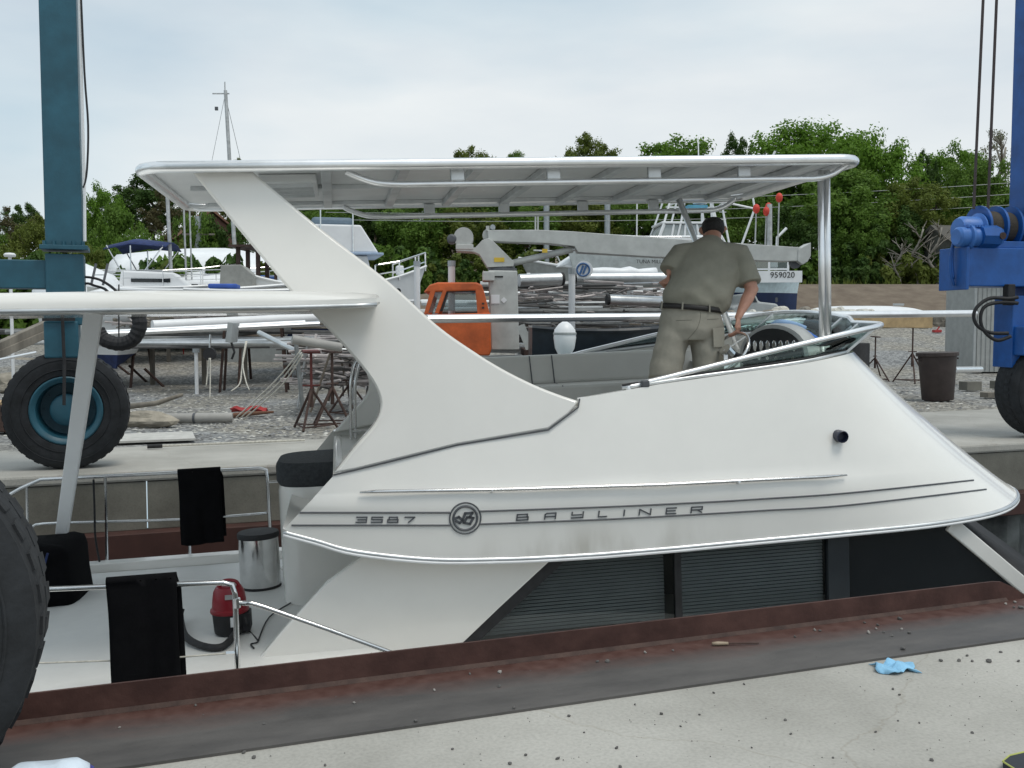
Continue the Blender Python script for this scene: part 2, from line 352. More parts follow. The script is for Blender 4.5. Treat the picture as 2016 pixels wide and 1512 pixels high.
# steel curb along the near edge of the slip: flat plate, upright flange
cu = thing('steel_curb', 'rusty steel curb with flat plate and upright flange edging the near wharf', 'curb', (0, 0, 0), (0, 0, SLIPR))
def plate_mat():
    m = bpy.data.materials.new('plate_steel'); m.use_nodes = True; t = m.node_tree; b = t.nodes['Principled BSDF']; l = t.links.new
    tcn = N('ShaderNodeTexCoord', t); sx = N('ShaderNodeSeparateXYZ', t); l(tcn.outputs['Object'], sx.inputs[0])
    mp_ = N('ShaderNodeMapping', t); mp_.inputs['Scale'].default_value = (.5, 1.6, 1); l(tcn.outputs['Object'], mp_.inputs[0])
    n1 = N('ShaderNodeTexNoise', t); n1.inputs['Scale'].default_value = 2.6; n1.inputs['Detail'].default_value = 9; n1.inputs['Roughness'].default_value = .68; l(mp_.outputs[0], n1.inputs['Vector'])
    ad = N('ShaderNodeMath', t, operation='MULTIPLY_ADD'); ad.inputs[1].default_value = .42; l(n1.outputs['Fac'], ad.inputs[0]); l(sx.outputs[1], ad.inputs[2])
    mr = N('ShaderNodeMapRange', t); mr.inputs[1].default_value = 4.38; mr.inputs[2].default_value = 4.58; l(ad.outputs[0], mr.inputs[0])
    c1 = N('ShaderNodeValToRGB', t); c1.color_ramp.elements[0].color = (.062, .058, .056, 1); c1.color_ramp.elements[1].color = (.118, .110, .104, 1); c1.color_ramp.elements[0].position = .35; c1.color_ramp.elements[1].position = .7; l(n1.outputs['Fac'], c1.inputs[0])
    n2 = N('ShaderNodeTexNoise', t); n2.inputs['Scale'].default_value = 14; n2.inputs['Detail'].default_value = 7; l(tcn.outputs['Object'], n2.inputs['Vector'])
    c2 = N('ShaderNodeValToRGB', t); c2.color_ramp.elements[0].color = (.060, .022, .016, 1); c2.color_ramp.elements[1].color = (.105, .055, .045, 1); c2.color_ramp.elements[0].position = .3; c2.color_ramp.elements[1].position = .7; l(n2.outputs['Fac'], c2.inputs[0])
    mx_ = N('ShaderNodeMix', t, data_type='RGBA'); l(mr.outputs[0], mx_.inputs[0]); l(c1.outputs[0], mx_.inputs[6]); l(c2.outputs[0], mx_.inputs[7]); l(mx_.outputs[2], b.inputs['Base Color'])
    rr_ = N('ShaderNodeMapRange', t); rr_.inputs[3].default_value = .42; rr_.inputs[4].default_value = .75; l(n1.outputs['Fac'], rr_.inputs[0]); l(rr_.outputs[0], b.inputs['Roughness'])
    bu = N('ShaderNodeBump', t); bu.inputs['Strength'].default_value = .25; bu.inputs['Distance'].default_value = .01; l(n2.outputs['Fac'], bu.inputs['Height']); l(bu.outputs[0], b.inputs['Normal'])
    return m
platem = plate_mat()
MB().box((-2.2, 4.21, 0.006), (20, 0.62, 0.012)).build('plate', platem, cu)
poly = [(-12, 0.012), (4.95, 0.012), (4.95, 0.03), (4.86, 0.085), (4.76, 0.128), (4.70, 0.135), (-12, 0.135)]
MB().prism(poly, lambda u, v, w_: (u, w_, v), 4.47, 4.485).build('flange', rust, cu)
MB().prism([(4.452, 0.0125), (4.469, 0.0125), (4.469, 0.030)], lambda u, v, w_: (w_, u, v), -12, 4.8).build('weld_bead', rustd, cu)

# the yard climbs gently to the bank
def rise(y): return interp(y, [29, 36, 43.6], [0, .8, 1.62])
m = MB(); rows = []
for i in range(70):
    x = -90 + i * 3.0; rows.append([(x, 27, GZ - .05)] + [(x, y, rise(y) + GZ + .01 + random.uniform(-.05, .05) * (y > 31)) for y in (29, 31, 33, 35, 37, 39, 41, 43, 44)])
m.loft(rows, cap=False, closed=False); struct(m.build('terrain', gravelm, smooth='all'))
# railway embankment and hill
m = MB(); rows = []
for i in range(60):
    x = -90 + i * 4.0; rj = random.uniform(-0.5, 0.5); f_ = sm_(x, -14, 0)
    rows.append([(x, 43 + rj * .5, 1.3), (x, 45 + rj * .5, 1.7 + .75 * f_ + random.uniform(-.1, .1)), (x, 48.6, 1.8 + 1.7 * f_ + random.uniform(-.05, .05)), (x, 50, 1.8 + 1.85 * f_), (x, 57, 1.8 + 1.9 * f_), (x, 62, 4.0), (x, 75, 6.0), (x, 110, 9.0 + 2.0 * math.sin(i * .4)), (x, 160, 9.5)])
m.loft(rows, cap=False, closed=False)
hillm = mat('embankment_soil', (0.125, 0.095, 0.070), 0.95, col2=(0.185, 0.148, 0.110), scale=1.5, bump=0.6, bscale=6)
struct(m.build('embankment', hillm, smooth='all'))
m = MB()
for i in range(2600):
    x, y = random.uniform(-4, 60), random.uniform(50.2, 58)
    h = random.uniform(0.2, 0.7)
    for k in range(3):
        a = random.uniform(0, 6.28); dx, dy = math.cos(a) * 0.09, math.sin(a) * 0.09; tx, ty = random.gauss(0, .18), random.gauss(0, .18)
        m.add([(x - dx, y - dy, 3.3), (x + dx, y + dy, 3.3), (x + tx, y + ty, 3.4 + h)], [(0, 1, 2)])
tag(m.build('grass', LEAF[2], fixn=False), 'yellow-green grass along the top of the brown embankment', 'grass', kind='stuff')


# ================================================================== MOTOR YACHT
yacht = thing('motor_yacht', 'white motor yacht with flybridge, swept arch and aluminium hardtop lying in the slip', 'boat')
yacht.matrix_world = BOAT
YC = 1.42
def mir(p): return Vector((p[0], 2 * YC - p[1], p[2]))
lipP = [(0, 0, .28), (.21, 0, .205), (.474, 0, .11), (.99, -.01, .016), (1.52, -.01, -.023), (1.85, -.01, -.035), (2.08, -.01, -.04), (2.20, -.01, -.042), (2.75, -.005, -.042), (3.4, 0, -.035),
        (4.1, .01, -.03), (4.8, .06, -.03), (5.4, .20, -.02), (5.8, .45, 0), (6.08, .85, .02), (6.2, 1.42, .03)]
topP = [(.346, .12, .615), (.55, .125, .655), (.78, .13, .70), (1.208, .14, .776), (1.6, .15, .82), (1.863, .155, .846), (2.09, .17, .99), (2.12, .20, 1.05), (2.74, .20, 1.12), (3.33, .20, 1.17),
        (3.85, .23, 1.215), (4.2, .34, 1.25), (4.42, .52, 1.265), (4.58, .80, 1.265), (4.68, 1.1, 1.26), (4.72, 1.42, 1.255)]
def mixed(P):      # straight through the seam corner, smooth elsewhere
    a = cat(P[:6], 5); b = [Vector(P[i]).lerp(Vector(P[i + 1]), k / 5) for i in (5, 6, 7) for k in range(5)]
    return a[:-1] + b + cat(P[8:], 5)
lipC, topC = mixed(lipP), mixed(topP)
def lip_y(x): return interp(x, [p.x for p in lipC], [p.y for p in lipC])
def sm(x, a, b): t = max(0, min(1, (x - a) / (b - a))); return t * t * (3 - 2 * t)
cols = []
for lp, tp in zip(lipC, topC):
    zf = .484 - .0285 * lp.x; c = []
    wf = sm(lp.x, 3.6, 5.6)
    tp.y = lerp(lp.y + .014 + .25 * (tp.z - zf), tp.y, sm(lp.x, 3.0, 4.6))
    zs = [lp.z, lerp(lp.z, zf, .35), lerp(lp.z, zf, .7), zf - .014, zf + .012] + [lerp(zf + .012, tp.z, k / 8) for k in range(1, 9)]
    for z in zs:
        b = (z - lp.z) / (tp.z - lp.z); bb = max(0, (z - zf) / (tp.z - zf))
        xb = lerp(b, b ** 0.93, wf)
        c.append(Vector((lerp(lp.x, tp.x, xb), lerp(lp.y + (0.014 + (tp.y - lp.y - .014) * bb if z > zf else 0), lerp(lp.y, tp.y, b), wf), z)))
    cols.append(c)
def up(p):      # the far coaming and screen stand a hand higher
    p.z += .13 * sm(p.y, .9, 2.4) * max(0, min(1, (p.z - .45) / .7)); return p
allc = cols + [[up(mir(p)) for p in c] for c in reversed(cols[:-1])]
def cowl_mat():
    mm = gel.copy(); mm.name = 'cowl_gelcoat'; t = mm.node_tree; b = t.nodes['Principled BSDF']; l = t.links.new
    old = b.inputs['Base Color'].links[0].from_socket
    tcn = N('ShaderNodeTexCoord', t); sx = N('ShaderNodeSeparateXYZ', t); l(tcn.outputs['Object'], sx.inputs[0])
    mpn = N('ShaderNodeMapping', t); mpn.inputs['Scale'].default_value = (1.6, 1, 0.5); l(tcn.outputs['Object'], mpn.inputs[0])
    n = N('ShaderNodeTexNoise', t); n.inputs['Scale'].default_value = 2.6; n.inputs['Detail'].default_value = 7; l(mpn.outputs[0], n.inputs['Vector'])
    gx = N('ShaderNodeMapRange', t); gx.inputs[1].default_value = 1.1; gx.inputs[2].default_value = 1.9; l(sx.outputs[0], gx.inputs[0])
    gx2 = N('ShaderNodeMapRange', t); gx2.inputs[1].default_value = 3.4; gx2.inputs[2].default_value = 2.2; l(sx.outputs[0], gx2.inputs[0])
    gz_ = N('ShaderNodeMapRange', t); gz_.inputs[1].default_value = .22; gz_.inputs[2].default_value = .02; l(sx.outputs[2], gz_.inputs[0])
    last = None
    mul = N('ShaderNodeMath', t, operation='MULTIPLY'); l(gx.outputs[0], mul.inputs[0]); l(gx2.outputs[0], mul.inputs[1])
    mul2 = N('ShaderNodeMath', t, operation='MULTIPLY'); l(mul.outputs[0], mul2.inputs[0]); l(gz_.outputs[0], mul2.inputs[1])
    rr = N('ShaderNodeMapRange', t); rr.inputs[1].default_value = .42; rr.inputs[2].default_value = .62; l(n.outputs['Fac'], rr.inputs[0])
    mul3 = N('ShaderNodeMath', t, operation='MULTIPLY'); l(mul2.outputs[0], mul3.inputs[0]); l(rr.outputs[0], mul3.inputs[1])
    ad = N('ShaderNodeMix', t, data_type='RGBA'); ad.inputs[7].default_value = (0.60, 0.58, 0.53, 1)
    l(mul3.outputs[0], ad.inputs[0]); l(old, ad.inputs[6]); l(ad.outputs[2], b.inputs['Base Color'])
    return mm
cowlm = cowl_mat()
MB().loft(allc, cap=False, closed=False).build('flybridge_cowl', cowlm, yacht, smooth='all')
# bead and rub rail on the lip
lipall = [c[0] for c in allc]
MB().tube([p + Vector((0, 0, -.012)) for p in lipall], 0.019, 8).build('rub_rail', alu2, yacht, smooth='all')
MB().tube([Vector((p.x, p.y + (-.012 if p.y < YC else .012), p.z - .030)) for p in lipall], 0.011, 6).build('rub_rail_insert', white, yacht, smooth='all')
# soffit, liner, floor
n = len(lipC); so = MB()
so.loft([[p + Vector((0, .01, .012)), mir(p) + Vector((0, -.01, .012))] for p in lipC], cap=False, closed=False).build('soffit', gel, yacht)
ins = []
for p in topC:
    k = sm(p.x, 3.9, 4.7); ins.append(Vector((p.x - .10 * k, p.y + .10 * (1 - .6 * k), p.z - .005)))
insall = ins + [up(mir(p)) for p in reversed(ins[:-1])]; topall = topC + [up(mir(p)) for p in reversed(topC[:-1])]
MB().loft([[a, b] for a, b in zip(topall, insall)], cap=False, closed=False).build('coaming_cap', gel, yacht, smooth='all')
MB().loft([[a, Vector((a.x, a.y, .58))] for a in insall], cap=False, closed=False).build('flybridge_liner', gelin, yacht, smooth='all')
MB().loft([[Vector((p.x, p.y, .60)), Vector((p.x, 2 * YC - p.y, .60))] for p in ins], cap=False, closed=False).build('flybridge_floor', gelin, yacht)
MB().box((.39, YC, .45), (.06, 2.5, .32)).build('flybridge_aft_edge', gel, yacht, bevel=.015)

# radar arch: two swept legs
def ay(z): return .25 * (z - .43) if z < 1.05 else .155 + .13 * (z - 1.05)
def bpa(px, py):
    y = .2
    for _ in range(8): q = bp(px, py, y); y = ay(q.z)
    return (q.x, q.z)
aF = [bpa(*q) for q in [(1140, 790), (1100, 777), (1050, 757), (990, 727), (930, 690), (860, 640), (760, 550), (630, 449), (497, 338)]]
aB = [bpa(*q) for q in [(375, 334), (470, 452), (570, 571), (640, 642), (700, 708), (738, 760), (749, 802), (735, 838), (700, 878), (657, 932)]]
seam = [bpa(*q) for q in [(700, 925), (900, 876), (1080, 845), (1120, 815)]]
def sm2(pts): return [(p.x, p.y) for p in cat([(a, b, 0) for a, b in pts], 4)]
archpoly = sm2(aF) + sm2(aB) + seam
def arch(side, nm):
    f = (lambda u, v, w_: (u, ay(v) + w_, v)) if side < 0 else (lambda u, v, w_: (u, 2 * YC - ay(v) - w_, v))
    return MB().prism(archpoly, f, -.008, .15).build(nm, gel, yacht, smooth=True, bevel=.022)
arch(-1, 'arch_leg'); arch(1, 'arch_leg')
for sgn in (-1, 1):
    pts = [Vector((u, ay(v) - .006, v)) for u, v in [bpa(*q) for q in [(656, 935), (700, 925), (900, 876), (1080, 846), (1138, 802), (1141, 785)]]]
    if sgn > 0: pts = [mir(p) for p in pts]
    MB().tube(pts, .006, 5).build('arch_seam_shadow', stripe, yacht)  # dark tube stands for the shadow line along the arch seam

# aft canopy slab running from the arch over the cockpit
NE = -.36      # the slab overhangs the arch on both sides
sect = lambda x, zt, zb: [(x, NE + .035, zb), (x, NE, zb + .02), (x, NE, zb + .05), (x, NE + .03, zt - .035), (x, NE + .09, zt - .006), (x, NE + .3, zt), (x, 2 * YC - NE - .3, zt), (x, 2 * YC - NE - .09, zt - .006), (x, 2 * YC - NE - .03, zt - .035), (x, 2 * YC - NE, zb + .05), (x, 2 * YC - NE, zb + .02), (x, 2 * YC - NE - .035, zb)]
sl_t = [(bp(px, yt, NE + .09), bp(px, yb, NE)) for px, yt, yb in ((-420, 580, 622), (0, 575, 616), (300, 570, 612), (560, 571, 608), (700, 574, 604), (742, 577, 602))]
rings_ = [sect(b.x, a.z, b.z) for a, b in sl_t]; last = rings_[-1]
cx_, cz_ = sl_t[-1][1].x, (sl_t[-1][0].z + sl_t[-1][1].z) / 2
rings_.append([(cx_ + .022, lerp(q[1], YC, .01), lerp(q[2], cz_, .35)) for q in last])
MB().loft(rings_).build('aft_canopy', gel, yacht, smooth=True)
MB().tube([Vector((b.x, NE - .008, b.z + .008)) for a, b in sl_t], .014, 8).build('canopy_rub_rail', alu2, yacht, smooth='all')
# flat support of the canopy
a, b = bp(186, 612, 1.25), bp(122, 1050, 2.3)
MB().loft([[q + Vector(d) for d in ((-w_, -.03, 0), (w_, -.03, 0), (w_, .03, 0), (-w_, .03, 0))] for q, w_ in ((a + Vector((0, 0, .02)), .070), (lerp(a, b, .5), .062), (b, .052))]).build('canopy_support', white, yacht, bevel=.01)
MB().lathe([(.10, 0), (.10, .006), (.05, .008)], a + Vector((0, 0, .012)), n=12).build('support_plate', alu2, yacht)

# aluminium hardtop
HX0, HX1, HY0, HY1, HZ = -.84, 4.40, .26, 2.60, 2.735
def rrect(x0, x1, y0, y1, r, z, n=6):
    o = []
    for cx, cy, a0 in ((x1 - r, y0 + r, -90), (x1 - r, y1 - r, 0), (x0 + r, y1 - r, 90), (x0 + r, y0 + r, 180)):
        for k in range(n + 1):
            a = R(a0 + 90 * k / n); o.append(Vector((cx + r * math.cos(a), cy + r * math.sin(a), z)))
    return o
MB().tube(rrect(HX0, HX1, HY0, HY1, .20, HZ), .040, 12, closed=True).build('hardtop_frame', alu, yacht, smooth='all')
rr = rrect(HX0 + .03, HX1 - .03, HY0 + .03, HY1 - .03, .19, 0)
MB().loft([[Vector((p.x, p.y, HZ + .022)) for p in rr], [Vector((p.x, p.y, HZ + .030)) for p in rr], [Vector((1.78 + (p.x - 1.78) * .9, YC + (p.y - YC) * .9, HZ + .045)) for p in rr]]).build('hardtop_sheet', alupan, yacht)
for i, x in enumerate((-.45, .40, .95, 1.48, 2.02, 2.56, 3.10, 3.62, 4.05)):
    MB().box((x, YC, HZ - .005), (.075, HY1 - HY0 - .06, .05)).build('roof_rib', alu2, yacht, bevel=.006)
for y in (HY0 + .10, YC, HY1 - .10):
    MB().box((1.8, y, HZ + .006), (4.9, .05, .028)).build('roof_stringer', alu2, yacht)
MB().box((.12, YC - .2, HZ - .01), (.42, .9, .06)).build('roof_hatch', alupan, yacht, bevel=.01)
for k in range(4): MB().box((.12, YC - .52 + k * .2, HZ - .05), (.36, .03, .025)).build('hatch_louvre', alu2, yacht)
def grabrail(y, x0, x1, nm):
    p = cat([(x0 - .32, y, HZ - .03), (x0 - .25, y, HZ - .065), (x0 - .12, y, HZ - .11), (x0 + .05, y, HZ - .125), (x0 + .3, y, HZ - .125), (2.2, y, HZ - .125), (x1 - .3, y, HZ - .125), (x1 - .05, y, HZ - .125), (x1 + .08, y, HZ - .10), (x1 + .17, y, HZ - .05), (x1 + .21, y, HZ - .02)], 4)
    o = MB().tube(p, .024, 10).build(nm, alu, yacht, smooth='all')
    for x in (1.32, 2.02, 2.78, 3.48):
        MB().box((x, y, HZ - .06), (.10, .035, .095)).build('rail_bracket', alu2, o, bevel=.008)
grabrail(.36, .86, 4.10, 'hardtop_grab_rail'); grabrail(2.52, .86, 4.10, 'hardtop_grab_rail')
# posts
for dx in (-.026, .026):
    a = bp(1622, 350, .6); b = bp(1625, 690, .62)
    MB().tube([(a.x + dx, .6, HZ - .03), (b.x + dx, .62, 1.26)], .025, 10).build('hardtop_post', alu, yacht, smooth='all')
MB().box((4.24, .62, 1.27), (.2, .14, .02)).build('post_base', alu2, yacht)
MB().tube([(3.70, 2.42, HZ - .02), (4.22, 2.30, 1.26)], .03, 10).build('hardtop_post', alu, yacht, smooth='all')
# mooring cleat / light, antenna on roof
a = bp(307, 318, .9); MB().tube([(a.x, .9, HZ), (a.x, .9, HZ + .12)], .008, 5).build('roof_stub', stripe, yacht)
a = bp(498, 318, 1.6); MB().lathe([(.02, 0), (.02, .05), (.035, .06), (.035, .13), (.02, .15), (.006, .2)], (a.x, 1.6, HZ + .03), n=10).build('anchor_light', white, yacht)
a = bp(1375, 300, 2.2); MB().tube([(a.x, 2.2, HZ), (a.x, 2.2, HZ + .5)], .006, 5).build('whip_antenna', white, yacht)

# windscreen
base = [(2.45, .235, 1.095), (3.0, .235, 1.15), (3.5, .24, 1.19), (3.9, .27, 1.225), (4.2, .38, 1.26), (4.40, .56, 1.272), (4.53, .82, 1.272), (4.61, 1.1, 1.268), (4.64, 1.42, 1.265)]
top_ = [(2.50, .24, 1.105), (3.0, .24, 1.20), (3.5, .25, 1.295), (4.0, .29, 1.38), (4.40, .38, 1.44), (4.66, .54, 1.465), (4.83, .80, 1.475), (4.90, 1.1, 1.48), (4.93, 1.42, 1.485)]
bC, tC = cat(base, 4), cat(top_, 4)
bA = bC + [up(mir(p)) for p in reversed(bC[:-1])]; tA = tC + [up(mir(p)) for p in reversed(tC[:-1])]
lift = Vector((0, 0, .02))
gl = MB().loft([[a + lift, lerp(a, b, .5) + lift * .5, b] for a, b in zip(bA, tA)], cap=False, closed=False).build('windscreen_glass', wsglass, yacht, smooth='all', solid=.006)
MB().tube([bp(1238, 768, .22)] + tA + [mir(bp(1238, 768, .22))], .022, 10).build('windscreen_top_frame', alu, yacht, smooth='all')
MB().tube([p + Vector((0, 0, .006)) for p in bA], .020, 8, flat=.8).build('windscreen_base_frame', alu2, yacht, smooth='all')
MB().tube([p + Vector((0, -.004 if p.y < YC else .004, .026)) for p in bA], .009, 6).build('windscreen_gasket', black, yacht)
for i in (19, 30, 34, 45):
    MB().bar(bA[i], tA[i], .035, .02).build('windscreen_divider', alu2, yacht)
a = bp(1270, 758, .2); MB().box((a.x, .20, a.z + .01), (.06, .05, .05)).build('windscreen_bracket', stripe, yacht, bevel=.01)

# grab rail, vent and lettering on the cowl side
ZC = [([p.z for p in c], [p.x for p in c], [p.y for p in c]) for c in cols]
def side(px, py, off=0.0):
    y = 0
    for _ in range(7):
        q = bp(px, py, y); pts = [(interp(q.z, z_, x_), interp(q.z, z_, y_)) for z_, x_, y_ in ZC]
        y = interp(q.x, [p[0] for p in pts], [p[1] for p in pts])
    return Vector((q.x, y - off - .003, q.z))
gr = [side(708, 968, .03), side(740, 966, .035), side(1000, 962, .035), side(1300, 953, .035), side(1620, 937, .035), side(1663, 934, .03)]
gr = MB().tube(gr, [.006, .013, .014, .014, .013, .006], 8).build('side_grab_rail', steel, yacht, smooth='all')
for q in ((968, 968), (1452, 952)):
    p = side(*q); MB().tube([p + Vector((0, .02, .0)), p + Vector((0, -.035, .02))], .010, 6).build('rail_foot', alu2, gr)
v0 = side(1650, 858); MB().lathe([(.046, .02), (.046, -.07), (.040, -.075), (.036, -.03), (.034, -.025)], (v0.x, v0.y, v0.z), 'Y', 14).build('side_vent', mat('vent_navy', (.02, .025, .05), .4), yacht, smooth=True)
def line(pts, nm, r=.0065):
    pp = []
    for q in cat([(a, b, 0) for a, b in pts], 10): pp.append(side(q.x, q.y, .001))
    MB().tube(pp, r, 6).build(nm, stripe, yacht)
line([(590, 1009), (888, 1009)], 'pinstripe'); line([(944, 1006.5), (1198, 997.6), (1400, 988), (1500, 982), (1666, 970.7), (1916, 945)], 'pinstripe')
line([(574, 1034), (890, 1034)], 'pinstripe'); line([(943, 1031.8), (1198, 1022), (1400, 1011), (1500, 1005), (1666, 994.6), (1941, 963)], 'pinstripe')
def strokes(pls, nm, r, parent=yacht):
    mbx = MB()
    for pl in pls:
        for a, b in zip(pl, pl[1:]):
            d = (b - a).normalized() * r * .8
            mbx.bar(a - d, b + d, .006, 2 * r)
    return mbx.build(nm, stripe, parent)
GL = {'3': [[(0, 1), (1, 1), (1, 0), (0, 0)], [(.15, .5), (1, .5)]], '5': [[(1, 1), (0, 1), (0, .52), (1, .52), (1, 0), (0, 0)]], '8': [[(.1, 1), (.9, 1), (.9, .5), (1, .5), (1, 0), (0, 0), (0, .5), (.1, .5), (.1, 1)], [(.1, .5), (.9, .5)]],
      '7': [[(0, 1), (1, 1), (.45, 0)]], 'B': [[(0, .5), (0, 1), (.9, 1), (.9, .5), (1, .5), (1, 0), (0, 0), (0, .5), (.9, .5)]], 'A': [[(0, 0), (0, .8), (.15, 1), (1, 1), (1, 0)], [(0, .4), (1, .4)]],
      'Y': [[(0, 1), (0, .5), (.85, .5)], [(1, 1), (1, 0), (0, 0)]], 'L': [[(0, 1), (0, 0), (1, 0)]], 'I': [[(0, 1), (0, 0)]], 'N': [[(0, 0), (0, 1), (1, 0), (1, 1)]], 'E': [[(1, 1), (0, 1), (0, 0), (1, 0)], [(0, .5), (.9, .5)]],
      'R': [[(0, 0), (0, 1), (1, 1), (1, .48), (0, .48)], [(.55, .48), (1, 0)]]}
def glyph(ch, x0, x1, yt, yb, slope):
    pls = []
    for pl in GL[ch]:
        pls.append([side(lerp(x0, x1, u) + v * 1.5, lerp(yb, yt, v) + slope * u * (x1 - x0), .001) for u, v in pl])
    strokes(pls, 'letter', .0042)
for ch, x0, x1 in (('3', 701, 721), ('5', 731, 752), ('8', 763, 783), ('7', 796, 815)): glyph(ch, x0, x1, 1018, 1028, 0)
for ch, x0, x1 in (('B', 1017, 1039), ('A', 1072, 1093), ('Y', 1125, 1147), ('L', 1178, 1194), ('I', 1228, 1228), ('N', 1258, 1280), ('E', 1311, 1330), ('R', 1360, 1381)):
    k = (x0 - 1017) / 350; glyph(ch, x0, x1, 1013 - 15 * k, 1024 - 15 * k, -.05)
lc = side(916, 1020, .001)
for rad, th in ((.108, .0055), (.083, .009)):
    MB().tube([lc + Vector((rad * math.cos(t / 32 * 6.283), 0, rad * math.sin(t / 32 * 6.283))) for t in range(32)], th, 6, closed=True).build('emblem_ring', stripe, yacht)
def lg(pts): return [lc + Vector((u, -.002, v)) for u, v in pts]
strokes([lg([(-.07, .004), (-.045, .012), (-.02, -.012), (.0, .034), (.05, .034), (.03, .004), (.055, -.002), (.03, -.042), (-.012, -.03), (.012, .004), (.03, .004)]), lg([(-.065, -.014), (-.04, -.03), (-.02, -.012)])], 'emblem', .0085)

# cabin
CY = .15
cabp = [(bp(*q, CY).x, bp(*q, CY).z) for q in ((735, 1080), (1093, 1096), (985, 1196), (885, 1292), (820, 1345), (455, 1362), (560, 1238), (640, 1150))]
MB().prism(cabp, lambda u, v, w_: (u, w_, v), CY, CY + .07).build('cabin_side', gel, yacht, bevel=.012)
MB().prism(cabp, lambda u, v, w_: (u, w_, v), 2 * YC - CY, 2 * YC - CY - .07).build('cabin_side', gel, yacht, bevel=.012)
MB().box((.62, YC, -.55), (.06, 2.4, 1.3)).build('cabin_bulkhead', gel, yacht)
# window band: black frame, tinted panes, blinds inside
wtop, wbot = .02, -1.15
def winpoly(p0, p1, p2, p3): return [p0, p1, p2, p3]
q0, q1 = cabp[1], cabp[4]
MB().prism([(q1[0] - .0, q1[1]), (q0[0], q0[1]), (q0[0] + .12, q0[1]), (q1[0] + .14, q1[1])], lambda u, v, w_: (u, w_, v), CY + .005, CY + .06).build('window_frame', black, yacht)
MB().box((3.1, CY + .035, -.045), (2.9, .06, .14)).build('window_header', black, yacht)
MB().box((2.81, CY + .025, -.6), (.05, .05, 1.2)).build('window_mullion', black, yacht)
MB().box((4.08, CY + .02, -.6), (.17, .06, 1.2)).build('window_mullion', mat('mullion', (.02, .025, .03), .5), yacht)
MB().prism([(q1[0] + .1, q1[1]), (q0[0] + .08, q0[1]), (2.80, -.05), (2.80, -1.15)], lambda u, v, w_: (u, w_, v), CY + .02, CY + .028).build('window_pane', tintglass, yacht)
MB().prism([(2.82, -1.15), (2.82, -.05), (4.02, -.05), (4.02, -1.15)], lambda u, v, w_: (u, w_, v), CY + .02, CY + .028).build('window_pane', tintglass, yacht)
for (x0, x1, yo) in ((1.25, 2.77, .22), (2.85, 3.99, .08)):
    bl = MB().box(((x0 + x1) / 2, CY + yo, -.085), (x1 - x0, .04, .03)).build('window_blind', slatm, yacht)
    me = None
    for k in range(22):
        z = -.118 - k * .0265
        xa = max(x0, interp(z, [q1[1], q0[1]], [q1[0], q0[0]]) + .12)
        o = MB().box(((xa + x1) / 2, CY + yo, z), (x1 - xa, .021, .0022), (R(52), 0, 0)).build('slat', slatm, bl)
MB().box((3.2, YC, -.5), (4.4, .05, 1.1)).build('added_dark_backing', mat('cabin_dark', (.03, .028, .025), .9), yacht)  # added dark sheet for the unlit cabin; blocks daylight from the far side
DZ_ = -.60
# raked front windscreen of the cabin and white pillar
pA, pB = bp(1858, 1030, .35), bp(2040, 1186, .35)
MB().prism([(4.17, -.02), (pA.x, pA.z), (pB.x, pB.z), (pB.x, -1.2), (4.17, -1.2)], lambda u, v, w_: (u, w_, v), .20, .21).build('cabin_front_glass', darkglass, yacht)
MB().bar(pA + Vector((-.05, -.12, .03)), pB + Vector((0, -.12, 0)), .12, .12).build('cabin_pillar', gel, yacht, bevel=.01)
fA, fB = bp(1900, 1012, 2.5), bp(2060, 1128, 2.5)
MB().loft([[(pA.x, .3, pA.z - .01), (lerp(pA.x, fA.x, .5), 1.4, lerp(pA.z, fA.z, .5) + .02), (fA.x, 2.5, fA.z)], [(pB.x + .02, .3, pB.z - .02), (lerp(pB.x, fB.x, .5) + .1, 1.4, lerp(pB.z, fB.z, .5) + .02), (fB.x, 2.5, fB.z)], [(pB.x + .8, .35, DZ_), (pB.x + 1.1, 1.4, DZ_), (fB.x + .6, 2.4, DZ_)]], cap=False, closed=False).build('windscreen_cover', black, yacht, smooth='all', solid=.01)

# hull and deck
DZ = -.62
def half(x):
    return interp(x, [-4.2, -3, 0, 3, 5, 6.5, 7.6, 8.3], [1.75, 1.9, 1.95, 1.9, 1.55, 1.0, .4, .02])
rings = []
for i in range(27):
    x = -4.2 + 12.5 * i / 26; h = half(x); zz = interp(x, [-4.2, 2, 5, 8.3], [DZ - .05, DZ - .08, DZ - .35, DZ - .5]); rk = 0.25 * max(0, x - 5)
    rings.append([(x, YC - h, zz), (x - rk * .3, YC - h * .97, zz - .5), (x - rk * .6, YC - h * .82, zz - 1.3), (x - rk, YC - h * .3, zz - 2.0), (x - rk, YC, zz - 2.2), (x - rk, YC + h * .3, zz - 2.0), (x - rk * .6, YC + h * .82, zz - 1.3), (x - rk * .3, YC + h * .97, zz - .5), (x, YC + h, zz)])
MB().loft(rings, cap=True, closed=False).build('hull', gel, yacht, smooth=True)
MB().loft([[(x, YC - half(x) + .01, interp(x, [-4.2, 2, 5, 8.3], [DZ - .05, DZ - .08, DZ - .35, DZ - .5])), (x, YC + half(x) - .01, interp(x, [-4.2, 2, 5, 8.3], [DZ - .05, DZ - .08, DZ - .35, DZ - .5]))] for x in [-4.2 + .5 * k for k in range(26)]], cap=False, closed=False).build('side_deck', gel, yacht)
MB().box((-1.7, YC, DZ - .04), (4.6, 3.3, .08)).build('cockpit_floor', deckm, yacht)
MB().prism([(3.10, DZ), (3.13, DZ + .07), (3.22, DZ + .085), (3.30, DZ + .07), (3.32, DZ - .2), (3.1, DZ - .2)], lambda u, v, w_: (w_, u, v), -2.35, .35).build('cockpit_coaming', gel, yacht, bevel=.012)
MB().box((-2.4, YC, DZ + .04), (.12, 3.1, .2)).build('transom_step', gel, yacht, bevel=.03)
